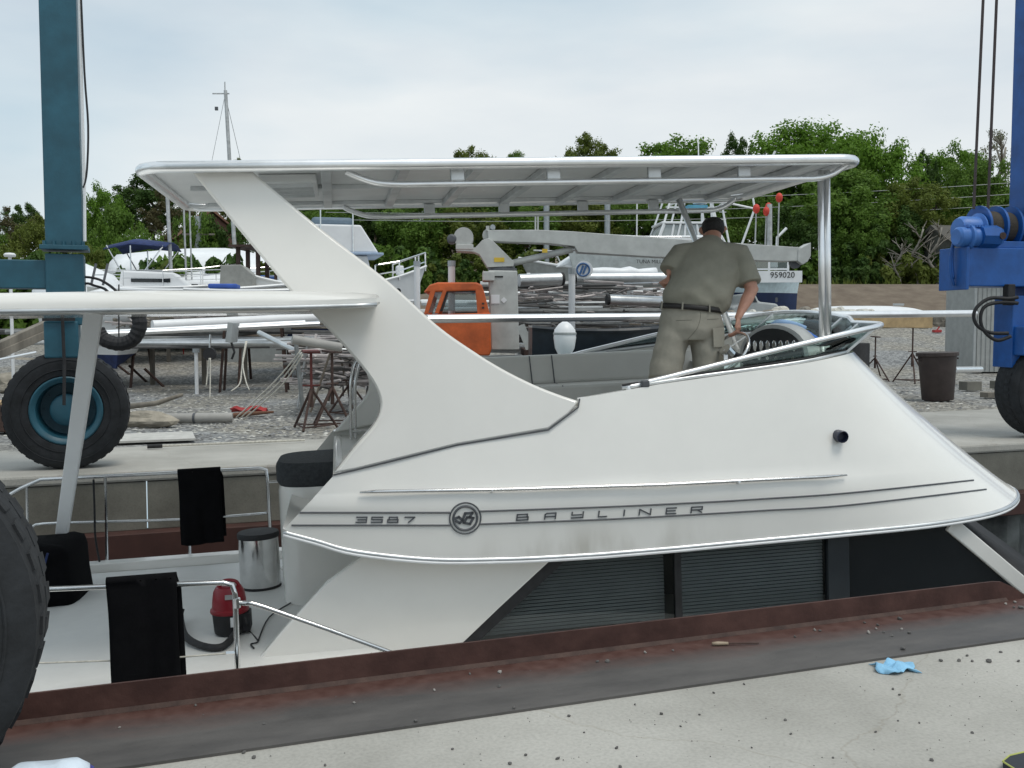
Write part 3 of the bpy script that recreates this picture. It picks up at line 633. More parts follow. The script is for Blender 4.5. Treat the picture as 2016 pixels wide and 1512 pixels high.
# rounded cockpit cabinet with dark cushion, stair rails
cab = MB()
ring = lambda z, k=1.0: [(.28 + .40 * k * (abs(math.cos(t)) ** .6) * (1 if math.cos(t) > 0 else -1), 1.75 + .42 * k * (abs(math.sin(t)) ** .6) * (1 if math.sin(t) > 0 else -1), z) for t in [2 * math.pi * j / 28 for j in range(28)]]
cab.loft([ring(DZ + .001), ring(DZ + .03, 1.0), ring(.30, 1.0), ring(.345, .97)]).build('cockpit_cabinet', gel, yacht, smooth=True)
MB().loft([ring(.346, .98), ring(.38, 1.03), ring(.50, 1.03), ring(.54, .97)]).build('seat_cushion', dgrey, yacht, smooth=True)
for dy in (0, .07):
    p = [bp(692, 902, 2.25), bp(690, 800, 2.25), bp(692, 740, 2.25), bp(704, 705, 2.3), bp(735, 678, 2.5), bp(790, 660, 2.6)]
    MB().tube([q + Vector((dy * .6, dy, 0)) for q in cat(p, 4)], .013, 7).build('stair_rail', steel, yacht, smooth='all')
a, b = bp(690, 850, 2.25), bp(800, 838, 2.5); MB().tube([a, b], .014, 7).build('stair_rail', steel, yacht)
# far-side seats of the flybridge
MB().box((2.65, 2.50, 1.14), (2.9, .10, .28), (R(-6), 0, 0)).build('seat_back', gelin, yacht, bevel=.03)
MB().box((2.65, 2.34, .84), (2.9, .42, .34)).build('seat_base', gelin, yacht, bevel=.03)
for px in (1086, 1042):
    a = bp(px, 696, 2.43); MB().tube([(a.x, 2.435, 1.275), (a.x + .02, 2.43, 1.01), (a.x + .03, 2.13, 1.0)], .006, 5).build('seat_seam', stripe, yacht)
# helm console: rounded hood, instrument face, slots, steering wheel
kc = bp(1522, 700, .80); ca, sa = math.cos(R(30)), math.sin(R(30)); hx = kc.x
def K(u, v, z): return Vector((kc.x + u * sa + v * ca, kc.y - u * ca + v * sa, kc.z + z))
def kprof(k, v, dz=0): return [K(.33 * k * math.cos(t), v, .25 * k * math.sin(t) + dz) for t in [math.pi * q / 18 for q in range(19)]] + [K(-.33 * k, v, -.55), K(.33 * k, v, -.55)]
con = MB().loft([kprof(1.0, 0), kprof(1.04, .05), kprof(1.02, .16), kprof(.8, .26)]).build('helm_console', mat('helm_grey', (.45, .46, .45), .4), yacht, smooth=True)
MB().loft([kprof(.88, -.012), kprof(.88, -.002)]).build('instrument_panel', mat('helm_black', (.02, .022, .024), .4), con)
for k in range(8):
    MB().loft([[K(-.22 + k * .062 + .020 * r_ * math.cos(t), -d_, .08 + .045 * r_ * math.sin(t)) for t in [2 * math.pi * q / 12 for q in range(12)]] for d_, r_ in ((.012, 1), (.024, 1), (.026, .8))]).build('gauge', steel, con)
for k in range(6): MB().loft([[K(-.2 + k * .08 + .016 * math.cos(t), -d_, -.02 + .016 * math.sin(t)) for t in [2 * math.pi * q / 8 for q in range(8)]] for d_ in (.012, .022)]).build('gauge', steel, con)
MB().loft([[(p.x - .03, max(p.y + .06, .34), 1.13 + .03 * sm(p.y, .3, 2)) , (p.x - .03, 2 * YC - max(p.y + .06, .34), 1.16)] for p in bC if p.x > 3.75], cap=False, closed=False).build('dash_top', mat('dash_white', (.62, .63, .61), .5), yacht)
wc = bp(1433, 694, .52); tilt = Euler((0, R(-50), R(20))).to_matrix()
sw = MB().tube([wc + tilt @ Vector((.19 * math.cos(t / 30 * 6.283), .19 * math.sin(t / 30 * 6.283), 0)) for t in range(30)], .013, 8, closed=True).build('steering_wheel', steel, yacht, smooth='all')
for k in range(3):
    a = R(90 + 120 * k); MB().bar(wc + tilt @ Vector((0, 0, .03)), wc + tilt @ Vector((.19 * math.cos(a), .19 * math.sin(a), 0)), .03, .008).build('wheel_spoke', steel, sw)
MB().tube([wc + tilt @ Vector((0, 0, -.03)), wc + tilt @ Vector((0, 0, .04))], .05, 12).build('wheel_hub', steel, sw)
MB().tube([wc + tilt @ Vector((0, 0, .02)), K(-.1, .02, -.12)], .03, 8).build('wheel_column', black, sw)

# cockpit rails
def rail(pts, nm, r=.014): return MB().tube(cat(pts, 3), r, 8).build(nm, steel, yacht, smooth='all')
NY = -.42
p = [bp(-60, 1166, NY), bp(90, 1160, NY), bp(300, 1152, NY), bp(440, 1147, NY), bp(457, 1151, NY), bp(463, 1170, NY), bp(466, 1260, NY), bp(470, 1400, NY)]
MB().tube(p, .017, 8).build('cockpit_rail', steel, yacht, smooth='all')
p = [bp(463, 1187, NY), bp(497, 1188, NY), bp(520, 1195, NY), bp(650, 1241, NY), bp(775, 1287, NY), bp(792, 1298, NY), bp(800, 1330, NY)]
MB().tube(p, .016, 8).build('step_hand_rail', steel, yacht, smooth='all')
MB().lathe([(.024, -.03), (.024, .03)], bp(466, 1187, NY), 'Z', 8).build('rail_joint', steel, yacht)
MB().tube([bp(-60, 1308, NY), bp(90, 1305, NY), bp(300, 1298, NY), bp(466, 1285, NY)], .0055, 6).build('rail_wire', rope, yacht)
MB().tube([bp(445, 1286, NY), bp(468, 1285, NY)], .012, 6).build('wire_terminal', steel, yacht)
FY = 3.25
p = [bp(-80, 1010, FY), bp(0, 985, FY), bp(40, 962, FY), bp(80, 944, FY), bp(200, 938, FY), bp(430, 926, FY), bp(510, 922, FY), bp(524, 925, FY), bp(527, 950, FY), bp(534, 1085, FY)]
MB().tube(p, .017, 8).build('cockpit_rail', steel, yacht, smooth='all')
p = [bp(54, 1048, FY), bp(64, 1038, FY), bp(85, 1031, FY), bp(205, 1027, FY), bp(370, 1022, FY), bp(526, 1010, FY)]
MB().tube(cat(p, 3), .013, 7).build('lower_rail', steel, yacht, smooth='all')
for px, yt, yb in ((207, 938, 1120), (52, 955, 1140), (370, 930, 1106)):
    MB().tube([bp(px, yt, FY), bp(px + 4, yb, FY)], .014, 7).build('rail_post', steel, yacht)
MB().tube([bp(528, 949, FY), bp(560, 947, FY)], .012, 6).build('rail_stub', steel, yacht)

# ================================================================== THINGS ON THE YACHT
def on_boat(name, label, catg, base, group=None):
    o = thing(name, label, catg, group=group); o.matrix_world = BOAT @ Matrix.Translation(base); return o
def towel(y, x0, x1, ztop, zb, label, front):      # black cloth folded over a rail
    base = Vector(((x0 + x1) / 2, y, zb)); o = thing('towel', None, None)
    m = MB(); rows = []
    prof = [(-.028, 0)] + [(-.03 - .004 * math.sin(k), k / 14) for k in range(15)]
    n = 14; hgt = ztop - zb
    for j in range(n + 1):
        u = j / n; row = []
        for k in range(19):
            v = k / 18; wob = .018 * math.sin(u * 10 + v * 2.5) + .010 * math.sin(u * 23 + 1)
            xx = lerp(x0, x1, u) - base.x + .004 * math.sin(v * 6 + u * 2)
            row.append((xx, -.026 - .02 * v + wob * v, hgt - v * hgt * (1 + .012 * math.sin(u * 5))))
        for k in range(7):
            a = math.pi * k / 6; row.insert(0, (lerp(x0, x1, u) - base.x, -.026 * math.cos(a), hgt + .026 * math.sin(a)))
        for k in range(1, 10):
            v = k / 9; row.insert(0, (lerp(x0, x1, u) - base.x + .02, .028 + .012 * math.sin(u * 8 + v * 3) * v, hgt - v * hgt * .93))
        rows.append(row)
    bpy.data.objects.remove(o)
    o = m.loft(rows, cap=False, closed=False).build('towel', clothk, None, smooth='all', solid=.012)
    o.matrix_world = BOAT @ Matrix.Translation(base); tag(o, label, 'towel'); return o
a, b = bp(210, 1148, NY), bp(338, 1146, NY); c = bp(260, 1385, NY)
towel(NY, a.x, b.x + .03, a.z + .005, c.z, 'black towel hung over the near cockpit rail beside the red vacuum cleaner', True)
a, b = bp(350, 930, FY), bp(434, 926, FY); c = bp(380, 1070, FY)
towel(FY, a.x, b.x, a.z, c.z, 'black towel hung over the far cockpit rail in front of the quay wall', True)
# black covered box at the stern corner
bx0 = bz(88, 1160, DZ); base = Vector((-2.28, 2.32, DZ)); o = on_boat('covered_box', 'black cloth covered box in the stern corner under the canopy support', 'box', base)
m = MB(); rows = []
for z, k in ((.002, 1.04), (.2, 1.0), (.40, .99), (.47, .95), (.50, .8), (.505, .3)):
    rows.append([(.42 * k * (abs(math.cos(t)) ** .35) * math.copysign(1, math.cos(t)) + .01 * math.sin(5 * t), .36 * k * (abs(math.sin(t)) ** .35) * math.copysign(1, math.sin(t)), z + .012 * math.sin(3 * t)) for t in [2 * math.pi * j / 40 for j in range(40)]])
m.loft(rows).build('cloth_cover', clothk, o, smooth='all')
MB().tube([(.25, -.375, .46), (.2, -.38, .3), (.18, -.385, .1)], .01, 5).build('tie_strap', navy, o)
# black strap hanging from far rail
p = [bp(184, 944, FY - .03), bp(186, 1000, FY - .03), bp(188, 1060, FY - .02), bp(200, 1125, FY - .06)]
o = MB().tube([q - p[0] for q in cat(p, 4)], .018, 6, flat=.5).build('webbing_strap', black); o.matrix_world = BOAT @ Matrix.Translation(p[0])
tag(o, 'black webbing strap looped over the far cockpit rail', 'strap')
p = [bp(12, 985, FY - .03), bp(20, 1010, FY - .03), bp(6, 1030, FY), bp(18, 1060, FY)]
o = MB().tube([q - p[0] for q in cat(p, 4)], .012, 6).build('dock_line', navy); o.matrix_world = BOAT @ Matrix.Translation(p[0])
tag(o, 'navy rope end knotted on the sloping stern rail', 'rope')
# stainless drum
o = on_boat('stainless_bin', 'brushed stainless drum with black lid standing on the cockpit floor', 'bin', (-.34, 2.08, DZ + .001))
MB().lathe([(.17, .012), (.172, .02), (.172, .44)], (0, 0, 0), n=36).build('drum', steel, o, smooth=True)
MB().lathe([(.174, 0), (.176, .004), (.176, .02), (.17, .022)], (0, 0, 0), n=36).build('base_ring', black, o)
MB().lathe([(.178, .44), (.18, .445), (.18, .475), (.172, .487), (.05, .495)], (0, 0, 0), n=36).build('lid', black, o, smooth=True)
# vacuum cleaner
vb = bz(455, 1246, DZ); o = on_boat('vacuum_cleaner', 'red and black wet-dry vacuum cleaner with hose on the cockpit floor', 'vacuum cleaner', (vb.x, vb.y, DZ))
MB().lathe([(.09, .0), (.115, .012), (.12, .03), (.128, .15), (.13, .165)], (0, 0, 0), n=24).build('tank', black, o, smooth=True)
MB().lathe([(.137, .165), (.142, .175), (.140, .19), (.128, .20), (.122, .26), (.112, .32), (.092, .355), (.04, .37)], (0, 0, 0), n=24).build('motor_head', redv, o, smooth=True)
MB().tube(cat([(-.07, -.02, .345), (-.05, -.02, .39), (.0, -.02, .405), (.06, -.02, .39), (.085, -.02, .34)], 4), .013, 8).build('handle', redv, o)
MB().box((.03, -.118, .30), (.09, .02, .035), (R(-15), 0, 0)).build('switch_plate', mat('vac_grey', (.3, .3, .3), .5), o)
MB().box((.12, .0, .09), (.06, .16, .14)).build('latch_box', black, o, bevel=.01)
MB().box((.045, -.127, .115), (.06, .012, .07)).build('warning_label', white, o)
hs = [bz(470, 1238, DZ + .05), bz(440, 1272, DZ + .03), bz(400, 1272, DZ + .03), bz(365, 1252, DZ + .04), bz(355, 1215, DZ + .05), bz(357, 1198, DZ + .10)]
MB().tube([q - Vector((vb.x, vb.y, DZ)) for q in cat(hs, 5)], .026, 10).build('hose', black, o, smooth='all')
cd = [bz(483, 1215, DZ + .2), bz(490, 1240, DZ + .01), bz(508, 1262, DZ + .01), bz(494, 1268, DZ + .01), bz(500, 1276, DZ + .01)]
cd2 = [bz(508, 1262, DZ + .012), bz(530, 1215, DZ + .012), bz(575, 1185, DZ + .012), bz(615, 1155, DZ + .012), bz(660, 1125, DZ + .05)]
MB().tube([q - Vector((vb.x, vb.y, DZ)) for q in cat(cd2, 5)], .006, 5).build('power_cord', black, o)
MB().tube([q - Vector((vb.x, vb.y, DZ)) for q in cat(cd, 5)], .006, 5).build('power_cord', black, o)
# blue and black bag on the dash
o = on_boat('bag', 'blue and black bag slumped on the dash behind the windscreen', 'bag', (4.33, 1.30, 1.20))
m = MB(); rows = []
for x, s_, zc in ((-.24, .3, .20), (-.20, .75, .19), (-.08, 1.0, .17), (.06, 1.05, .13), (.17, .95, .08), (.22, .4, .06)):
    rows.append([(x, .20 * s_ * math.cos(t), zc + .105 * s_ * math.sin(t) * (1 + .15 * math.sin(3 * t + x * 20))) for t in [2 * math.pi * j / 18 for j in range(18)]])
m.loft(rows).build('bag_body', bluecl, o, smooth='all')
MB().tube(cat([(-.24, -.18, .20), (-.16, -.20, .26), (-.02, -.215, .22), (.10, -.21, .10), (.14, -.2, .05)], 5), .035, 8, flat=.5).build('shoulder_strap', black, o, smooth='all')
MB().tube(cat([(-.26, -.02, .24), (-.2, -.05, .31), (-.06, -.05, .295), (.05, -.07, .25)], 4), .03, 8).build('top_pocket', mat('pale_blue', (.25, .40, .62), .7), o, smooth='all')

# ------------------------------------------------------------------ person at the wheel
def ell(c, d, rx, ry, n=16, xdir=None):
    d = Vector(d).normalized(); x = Vector(xdir) if xdir else basis(d)[0]; x = (x - d * x.dot(d)).normalized(); y = d.cross(x)
    return [Vector(c) + x * rx * math.cos(2 * math.pi * j / n) + y * ry * math.sin(2 * math.pi * j / n) for j in range(n)]
def limb(mb, spec, n=14, xdir=None):      # spec: (centre, rx, ry)
    P = [Vector(q[0]) for q in spec]; rings = []
    for i, (c, rx, ry) in enumerate(spec):
        d = P[min(i + 1, len(P) - 1)] - P[max(i - 1, 0)]; rings.append(ell(c, d, rx, ry, n, xdir))
    mb.loft(rings); return mb
def skinned(mb, name, m, parent, vox=.012, it=6, fac=.6):
    o = mb.build(name, m, None); md = o.modifiers.new('r', 'REMESH'); md.mode = 'VOXEL'; md.voxel_size = vox; md.use_smooth_shade = True
    s_ = o.modifiers.new('s', 'SMOOTH'); s_.iterations = it; s_.factor = fac
    dg = bpy.context.evaluated_depsgraph_get(); me = bpy.data.meshes.new_from_object(o.evaluated_get(dg)); me.name = name
    old = o.data; o.modifiers.clear(); o.data = me; bpy.data.meshes.remove(old)
    for p in me.polygons: p.use_smooth = True
    if not me.materials: me.materials.append(m)
    o.parent = parent; return o
FL = Vector((3.28, .80, .60))
per = on_boat('person', 'person in khaki shirt and shorts seen from behind, bent over the steering wheel', 'person', FL)
def j(px, py, y): return bp(px, py, y) - FL
TX = Vector((.97, -.24, 0))      # across the shoulders
pel, wai, che, shl, nek = j(1360, 632, .80), j(1370, 594, .80), j(1391, 535, .90), j(1398, 496, .97), j(1403, 473, 1.03)
hd = j(1403, 453, 1.10)
lsh, lel, lwr = j(1336, 503, 1.0), j(1309, 556, .92), j(1345, 580, 1.10)
gp = wc + tilt @ Vector((.19, 0, 0)) - FL          # where the hand closes on the rim
rsh, rel, rwr = j(1459, 503, .86), j(1480, 570, .74), gp + Vector((.005, .035, .115))
lhip, rhip = pel + Vector((-.115, .03, -.02)), pel + Vector((.115, -.02, -.02))
lkn, rkn = j(1306, 748, .72), j(1398, 748, .70)
lkn.z = rkn.z = .50; lan, ran = Vector((lkn.x - .03, lkn.y - .05, .09)), Vector((rkn.x + .0, rkn.y - .05, .09))
bm_ = MB()
limb(bm_, [(pel + Vector((0, 0, -.10)), .16, .13), (pel, .20, .15), (wai, .205, .16), (che, .215, .145), (shl, .17, .11), (nek + Vector((0, 0, -.01)), .082, .078)], 18, TX)
limb(bm_, [(shl + Vector((0, .0, .0)), .08, .08), (nek, .070, .072), (hd, .068, .07)], 14, TX)
U = (hd - nek).normalized()
limb(bm_, [(hd + Vector((0, .02, -.10)), .048, .055), (hd + Vector((0, .015, -.06)), .072, .086), (hd + Vector((0, .01, -.01)), .085, .104), (hd + Vector((0, .01, .04)), .084, .102), (hd + Vector((0, .01, .075)), .066, .08), (hd + Vector((0, .01, .095)), .02, .03)], 18, TX)
bm_.lathe([(.004, 0), (.014, .01), (.012, .025)], hd + Vector((0, .10, -.01)), 'Y', 8)                              # nose
for sx in (-1, 1): limb(bm_, [(hd + TX * .085 * sx + Vector((0, -.0, -.03)), .008, .016), (hd + TX * .099 * sx + Vector((0, -.01, .0)), .011, .024), (hd + TX * .094 * sx + Vector((0, -.008, .028)), .008, .016)], 8)
for a, b, c in ((lsh, lel, lwr), (rsh, rel, rwr)):
    limb(bm_, [(lerp(shl, a, .5), .07, .07), (a, .070, .07), (lerp(a, b, .5), .064, .062), (b, .056, .054), (lerp(b, c, .35), .053, .048), (lerp(b, c, .8), .034, .028), (c, .029, .024)])
for h, k, an in ((lhip, lkn, lan), (rhip, rkn, ran)):
    limb(bm_, [(h, .10, .10), (lerp(h, k, .4), .085, .09), (lerp(h, k, .9), .060, .062), (k, .058, .06), (lerp(k, an, .3), .058, .062), (lerp(k, an, .75), .040, .042), (an, .038, .042)])
    limb(bm_, [(an + Vector((0, -.05, -.045)), .035, .03), (an + Vector((0, .03, -.05)), .042, .035), (an + Vector((0, .13, -.062)), .044, .024), (an + Vector((0, .18, -.068)), .03, .016)])
def hand(wr, dirn, curl, up, thumb):       # palm, four bent fingers and a thumb
    d = dirn.normalized(); y = (up - d * up.dot(d)).normalized(); x = y.cross(d)
    limb(bm_, [(wr, .026, .020), (wr + d * .04, .036, .017), (wr + d * .085, .040, .015)], 10, x)
    for i, (o_, ln) in enumerate(((-.030, .066), (-.010, .076), (.011, .072), (.030, .056))):
        p0 = wr + d * .078 + x * o_; p1 = p0 + d * ln * .45 - y * curl * .015; p2 = p1 + d * ln * .25 - y * curl * .032; p3 = p2 + d * ln * .05 - y * curl * .028
        limb(bm_, [(p0, .0108, .0105), (p1, .0105, .010), (p2, .010, .0098), (p3, .009, .009)], 8)
    p0 = wr + d * .03 + x * .03 * thumb; limb(bm_, [(p0, .012, .012), (p0 + d * .03 + x * .024 * thumb, .011, .011), (p0 + d * .062 + x * .026 * thumb - y * .012, .0105, .010)], 8)
hand(rwr, gp - rwr + Vector((0, 0, -.01)), 1.1, Vector((.75, -.6, .1)), -1)
hand(lwr, Vector((.5, .6, -.2)), 1.0, Vector((0, 0, 1)), -1)
skinned(bm_, 'body', skin, per, .007, 4, .4)
# shirt
sh = MB()
limb(sh, [(pel + Vector((.0, 0, .10)), .215, .170), (pel + Vector((.005, 0, .135)), .245, .195), (lerp(wai, che, .25), .262, .205), (lerp(wai, che, .6), .268, .195), (che, .268, .180), (lerp(che, shl, .6), .245, .160), (shl + Vector((0, 0, .015)), .180, .130), (lerp(shl, nek, .55), .115, .105), (nek + Vector((0, -.005, -.005)), .085, .082)], 22, TX)
for a, b, e in ((lsh, lel, .62), (rsh, rel, .84)):
    limb(sh, [(lerp(shl, a, .35) + Vector((0, 0, -.02)), .11, .115), (a + Vector((0, 0, -.012)), .100, .108), (lerp(a, b, .4), .090, .096), (lerp(a, b, e), .098, .094)], 16)
shirt = skinned(sh, 'shirt', shirtm, per, .011, 5, .5)
# wrinkles pressed into the shirt
for v in shirt.data.vertices:
    c_ = v.co; d = (c_ - che); k = max(0, min(1, (che.z - c_.z + .1) / .3))
    amp = .006 * math.sin(26 * c_.z + 9 * c_.x + 3 * math.sin(9 * c_.x)) + .004 * math.sin(41 * c_.z - 17 * c_.x)
    v.co = c_ + v.normal * amp * (0.4 + k)
# shorts
st = MB()
limb(st, [(pel + Vector((0, 0, .12)), .222, .176), (pel + Vector((0, 0, .05)), .240, .195), (pel + Vector((0, .0, -.06)), .262, .21), (pel + Vector((0, 0, -.15)), .235, .19)], 22, TX)
for h, k in ((lhip, lkn), (rhip, rkn)):
    limb(st, [(h + Vector((0, 0, -.02)), .130, .15), (lerp(h, k, .35), .130, .15), (lerp(h, k, .7), .128, .142), (lerp(h, k, 1.0), .126, .138)], 18, TX)
shorts = skinned(st, 'shorts', shortm, per, .012, 4, .5)
for v in shorts.data.vertices:
    c_ = v.co; v.co = c_ + v.normal * (.007 * math.sin(34 * c_.x + 5 * c_.z) * (0.2 + 1.2 * max(0, pel.z - c_.z)) + .0025 * math.sin(46 * c_.z + 20 * c_.x))
bl = MB(); bd = Vector((.13, 0, 1))
r0, r1 = ell(pel + Vector((0, 0, .080)), bd, .247, .202, 36, TX), ell(pel + Vector((.004, 0, .122)), bd, .243, .200, 36, TX)
belt = bl.loft([r0, r1], cap=False).build('belt', beltm, per, smooth='all', solid=.006)
for i in range(0, 36, 5):
    MB().bar(r0[i] * 1.0 + Vector((0, 0, -.008)) + (r0[i] - pel) * .02, r1[i] + Vector((0, 0, .008)) + (r1[i] - pel) * .02, .018, .010).build('belt_loop', shortm, belt)
MB().prism([(-.055, -.09), (.055, -.09), (.06, .06), (-.06, .06)], lambda u, v, w_: pel + Vector((.30 * .50, -.205, -.12)) + Vector((u * .9, w_ + u * .25, v)), -.004, .004).build('cargo_pocket', shortm, shorts, bevel=.003)
# seams laid on the cloth
from mathutils.bvhtree import BVHTree
def drape(obj, pts, nm, m, r):
    bv = BVHTree.FromPolygons([v.co for v in obj.data.vertices], [p.vertices for p in obj.data.polygons]); o_ = []
    for p in pts:
        h = bv.ray_cast(Vector((p[0], p[1] - 1.0, p[2])), Vector((0, 1, 0)))
        if h[0] is not None: o_.append(h[0] + Vector((0, -.001, 0)))
    if len(o_) > 1: MB().tube(o_, r, 5).build(nm, m, obj)
seamm = mat('seam_thread', (.17, .16, .13), .9)
drape(shorts, [(pel.x + .01 - .0006 * k * k, pel.y, pel.z + .07 - .016 * k) for k in range(14)], 'back_seam', seamm, .002)
for sx in (-1, 1): drape(shorts, [(pel.x + sx * .06 + sx * .011 * k, pel.y, pel.z + .01) for k in range(11)], 'pocket_welt', seamm, .002)
# hair
hm = MB(); hc = hd
limb(hm, [(hc + Vector((0, -.030, -.045)), .070, .062), (hc + Vector((0, -.020, -.015)), .090, .094), (hc + Vector((0, -.008, .025)), .096, .108), (hc + Vector((0, .0, .062)), .088, .100), (hc + Vector((0, .004, .095)), .058, .070), (hc + Vector((0, .005, .108)), .012, .018)], 18, TX)
skinned(hm, 'hair', hairm, per, .01, 3, .5)
for an in (lan, ran):
    sb = MB(); limb(sb, [(an + Vector((0, -.075, -.05)), .03, .04), (an + Vector((0, -.04, -.047)), .045, .043), (an + Vector((0, .06, -.052)), .05, .038), (an + Vector((0, .17, -.065)), .052, .026), (an + Vector((0, .215, -.07)), .03, .018)], 14)
    skinned(sb, 'shoe', black, per, .012, 2, .4)

# ================================================================== TRAVEL LIFTS
LUG = [None]
def big_wheel(parent, c, Rr, wd, hubm, face=-1):
    # wheel axle along local Y of the lift
    c = Vector(c); n = 48; w2 = wd / 2
    ty = MB().lathe([(Rr * .56, -w2 * .80), (Rr * .60, -w2 * .95), (Rr * .78, -w2 * 1.04), (Rr * .93, -w2 * .95), (Rr * .985, -w2 * .80), (Rr, -w2 * .4), (Rr, w2 * .4), (Rr * .985, w2 * .80), (Rr * .93, w2 * .95), (Rr * .78, w2 * 1.04), (Rr * .60, w2 * .95), (Rr * .56, w2 * .80), (Rr * .56, -w2 * .80)], c, 'Y', n, cap=False).build('tyre', tyrem, parent, smooth=True)
    for k in range(40):                                   # rib blocks of the worn tread, each its own piece sharing one mesh
        for sg in (-1, 1):
            a2 = 2 * math.pi * (k + .25 * sg) / 40
            if LUG[0] is None:
                LUG[0] = bpy.data.meshes.new('tread_block'); q_ = MB().loft([[(-.012, -.05, -.036), (.010, -.05, -.036), (.010, -.05, .036), (-.012, -.05, .036)], [(-.012, .05, -.030), (.012, .05, -.030), (.012, .05, .030), (-.012, .05, .030)]]); LUG[0].from_pydata([tuple(v) for v in q_.v], [], q_.f); LUG[0].materials.append(tyrem)
            b_ = bpy.data.objects.new('tread_block', LUG[0]); C.objects.link(b_); b_.parent = ty; b_.location = c + Vector((math.cos(a2) * (Rr - .0085), sg * w2 * .36, math.sin(a2) * (Rr - .0085))); b_.rotation_euler = (0, -a2, 0 if sg > 0 else math.pi); b_.scale = (1, 1, 1)
            if sg < 0: b_.rotation_euler = (math.pi, -a2, 0)
    for k in (.70, .86):
        MB().tube([c + Vector((Rr * k * math.cos(t / 48 * 6.283), face * w2 * (1.0 if k > .8 else 1.02), Rr * k * math.sin(t / 48 * 6.283))) for t in range(48)], .006, 5, closed=True).build('sidewall_ridge', tyrem, ty)
    MB().lathe([(Rr * .58, face * w2 * .93), (Rr * .56, face * w2 * .97), (Rr * .53, face * w2 * .95), (Rr * .48, face * w2 * .80), (Rr * .46, face * w2 * .2), (Rr * .44, -face * w2 * .55), (Rr * .28, -face * w2 * .6), (Rr * .05, -face * w2 * .6)], c, 'Y', 40, cap=False).build('rim', hubm, parent, smooth=True)
    MB().lathe([(Rr * .28, -face * w2 * .6), (Rr * .27, face * w2 * .40), (Rr * .24, face * w2 * .48), (Rr * .08, face * w2 * .52)], c, 'Y', 28).build('hub', hubm, parent, smooth=True)
    for k in range(10):
        a = 2 * math.pi * k / 10; MB().lathe([(.016, -face * w2 * .6), (.016, -face * w2 * .48)], c + Vector((Rr * .385 * math.cos(a), 0, Rr * .385 * math.sin(a))), 'Y', 6).build('lug_nut', hubm, parent)
    MB().lathe([(.05, -face * w2 * .9), (.05, -face * w2 * .62)], c, 'Y', 10).build('axle', hubm, parent)
# teal lift: far leg stands at slip (-0.87, 12.55)
wl = SLIP.inverted() @ gnd(130, 921)
tl = thing('travel_lift', 'teal boat hoist with big rubber tyres straddling the slip by the yacht stern', 'boat hoist', sl(wl.x, wl.y, 0), (0, 0, SLIPR))
big_wheel(tl, (.03, 0.05, .675), .675, .46, teal)
cz = lambda py: at(120, py, 11.55).z
rT = Matrix.Rotation(-SLIPR, 3, 'Z')       # column faces square to the camera side of the lift
MB().box((+.05, .06, (cz(492) + 8.3) / 2), (.385, .385, 8.3 - cz(492))).build('column', teal, tl, bevel=.012)
MB().box((+.05, .06, cz(490)), (.50, .50, .05)).build('flange', teal, tl, bevel=.006)
for dx in (-.2, -.1, .0, .1, .2): MB().lathe([(.02, 0), (.02, .045)], (.05 + dx, -.165, cz(490) + .025), 'Z', 6).build('flange_bolt', teal, tl)
MB().box((+.05, .06, (cz(492) + cz(640)) / 2 - .03), (.40, .40, cz(492) - cz(640) - .06)).build('leg', teal, tl, bevel=.012)
MB().box((-3.35, .06, (cz(515) + cz(570)) / 2), (6.46, .34, cz(515) - cz(570))).build('side_beam', teal, tl, bevel=.012)
MB().box((.0, .05, cz(668)), (.36, .46, .42)).build('fork', teal, tl, bevel=.02)
for yy in (-.20, .36): MB().box((.02, .05 + (-.30 if yy < 0 else .30), .95), (.34, .06, .62)).build('fork_plate', teal, tl, bevel=.01) if yy > 0 else None
MB().tube([(.27, -.14, 8), (.275, -.14, 5.5), (.28, -.14, 3.2), (.27, -.14, 2.6)], .018, 6).build('conduit', white, tl)
MB().tube(cat([(.29, -.15, 5.6), (.31, -.16, 4.5), (.335, -.16, 3.9), (.31, -.15, 3.4), (.27, -.15, 3.2)], 4), .012, 5).build('cable', black, tl)
TLI = tl.matrix_world.copy(); tlm = Matrix.Translation(sl(wl.x, wl.y, 0)) @ SLIP; tli = tlm.inverted()
def tlp(px, py, Y): return tli @ at(px, py, Y)
p = [tlp(268, 606, 10.9), tlp(275, 640, 10.9), tlp(262, 668, 10.9), tlp(235, 677, 10.9), tlp(205, 668, 10.9), tlp(192, 650, 10.9)]
hp = cat(p, 6); ho = MB().tube(hp, [.075 + .006 * (k % 2) for k in range(len(hp))], 12).build('corrugated_duct', black, tl)
MB().tube([tlp(234, 560, 11.0), tlp(234, 664, 11.0)], .008, 5).build('cable', black, tl)
for (x0, y0, x1, y1, x2, y2) in ((160, 545, 205, 555, 232, 578), (160, 560, 185, 562, 212, 574)):
    MB().tube(cat([tlp(x0, y0, 11.6), tlp((x0 + x1) / 2, (y0 + y1) / 2 - 3, 11.6), tlp(x1, y1, 11.6), tlp(x2, y2, 11.5), tlp(x2 + 8, y2 + 40, 11.4)], 4), .016, 6).build('hydraulic_hose', black, tl)
MB().tube([(.02, -.26, 2.0), (.03, -.27, 1.2), (.02, -.33, .75)], .02, 6).build('brake_line', black, tl)
MB().box((-.02, -.205, cz(628)), (.34, .03, .05)).build('guide_bar', black, tl)
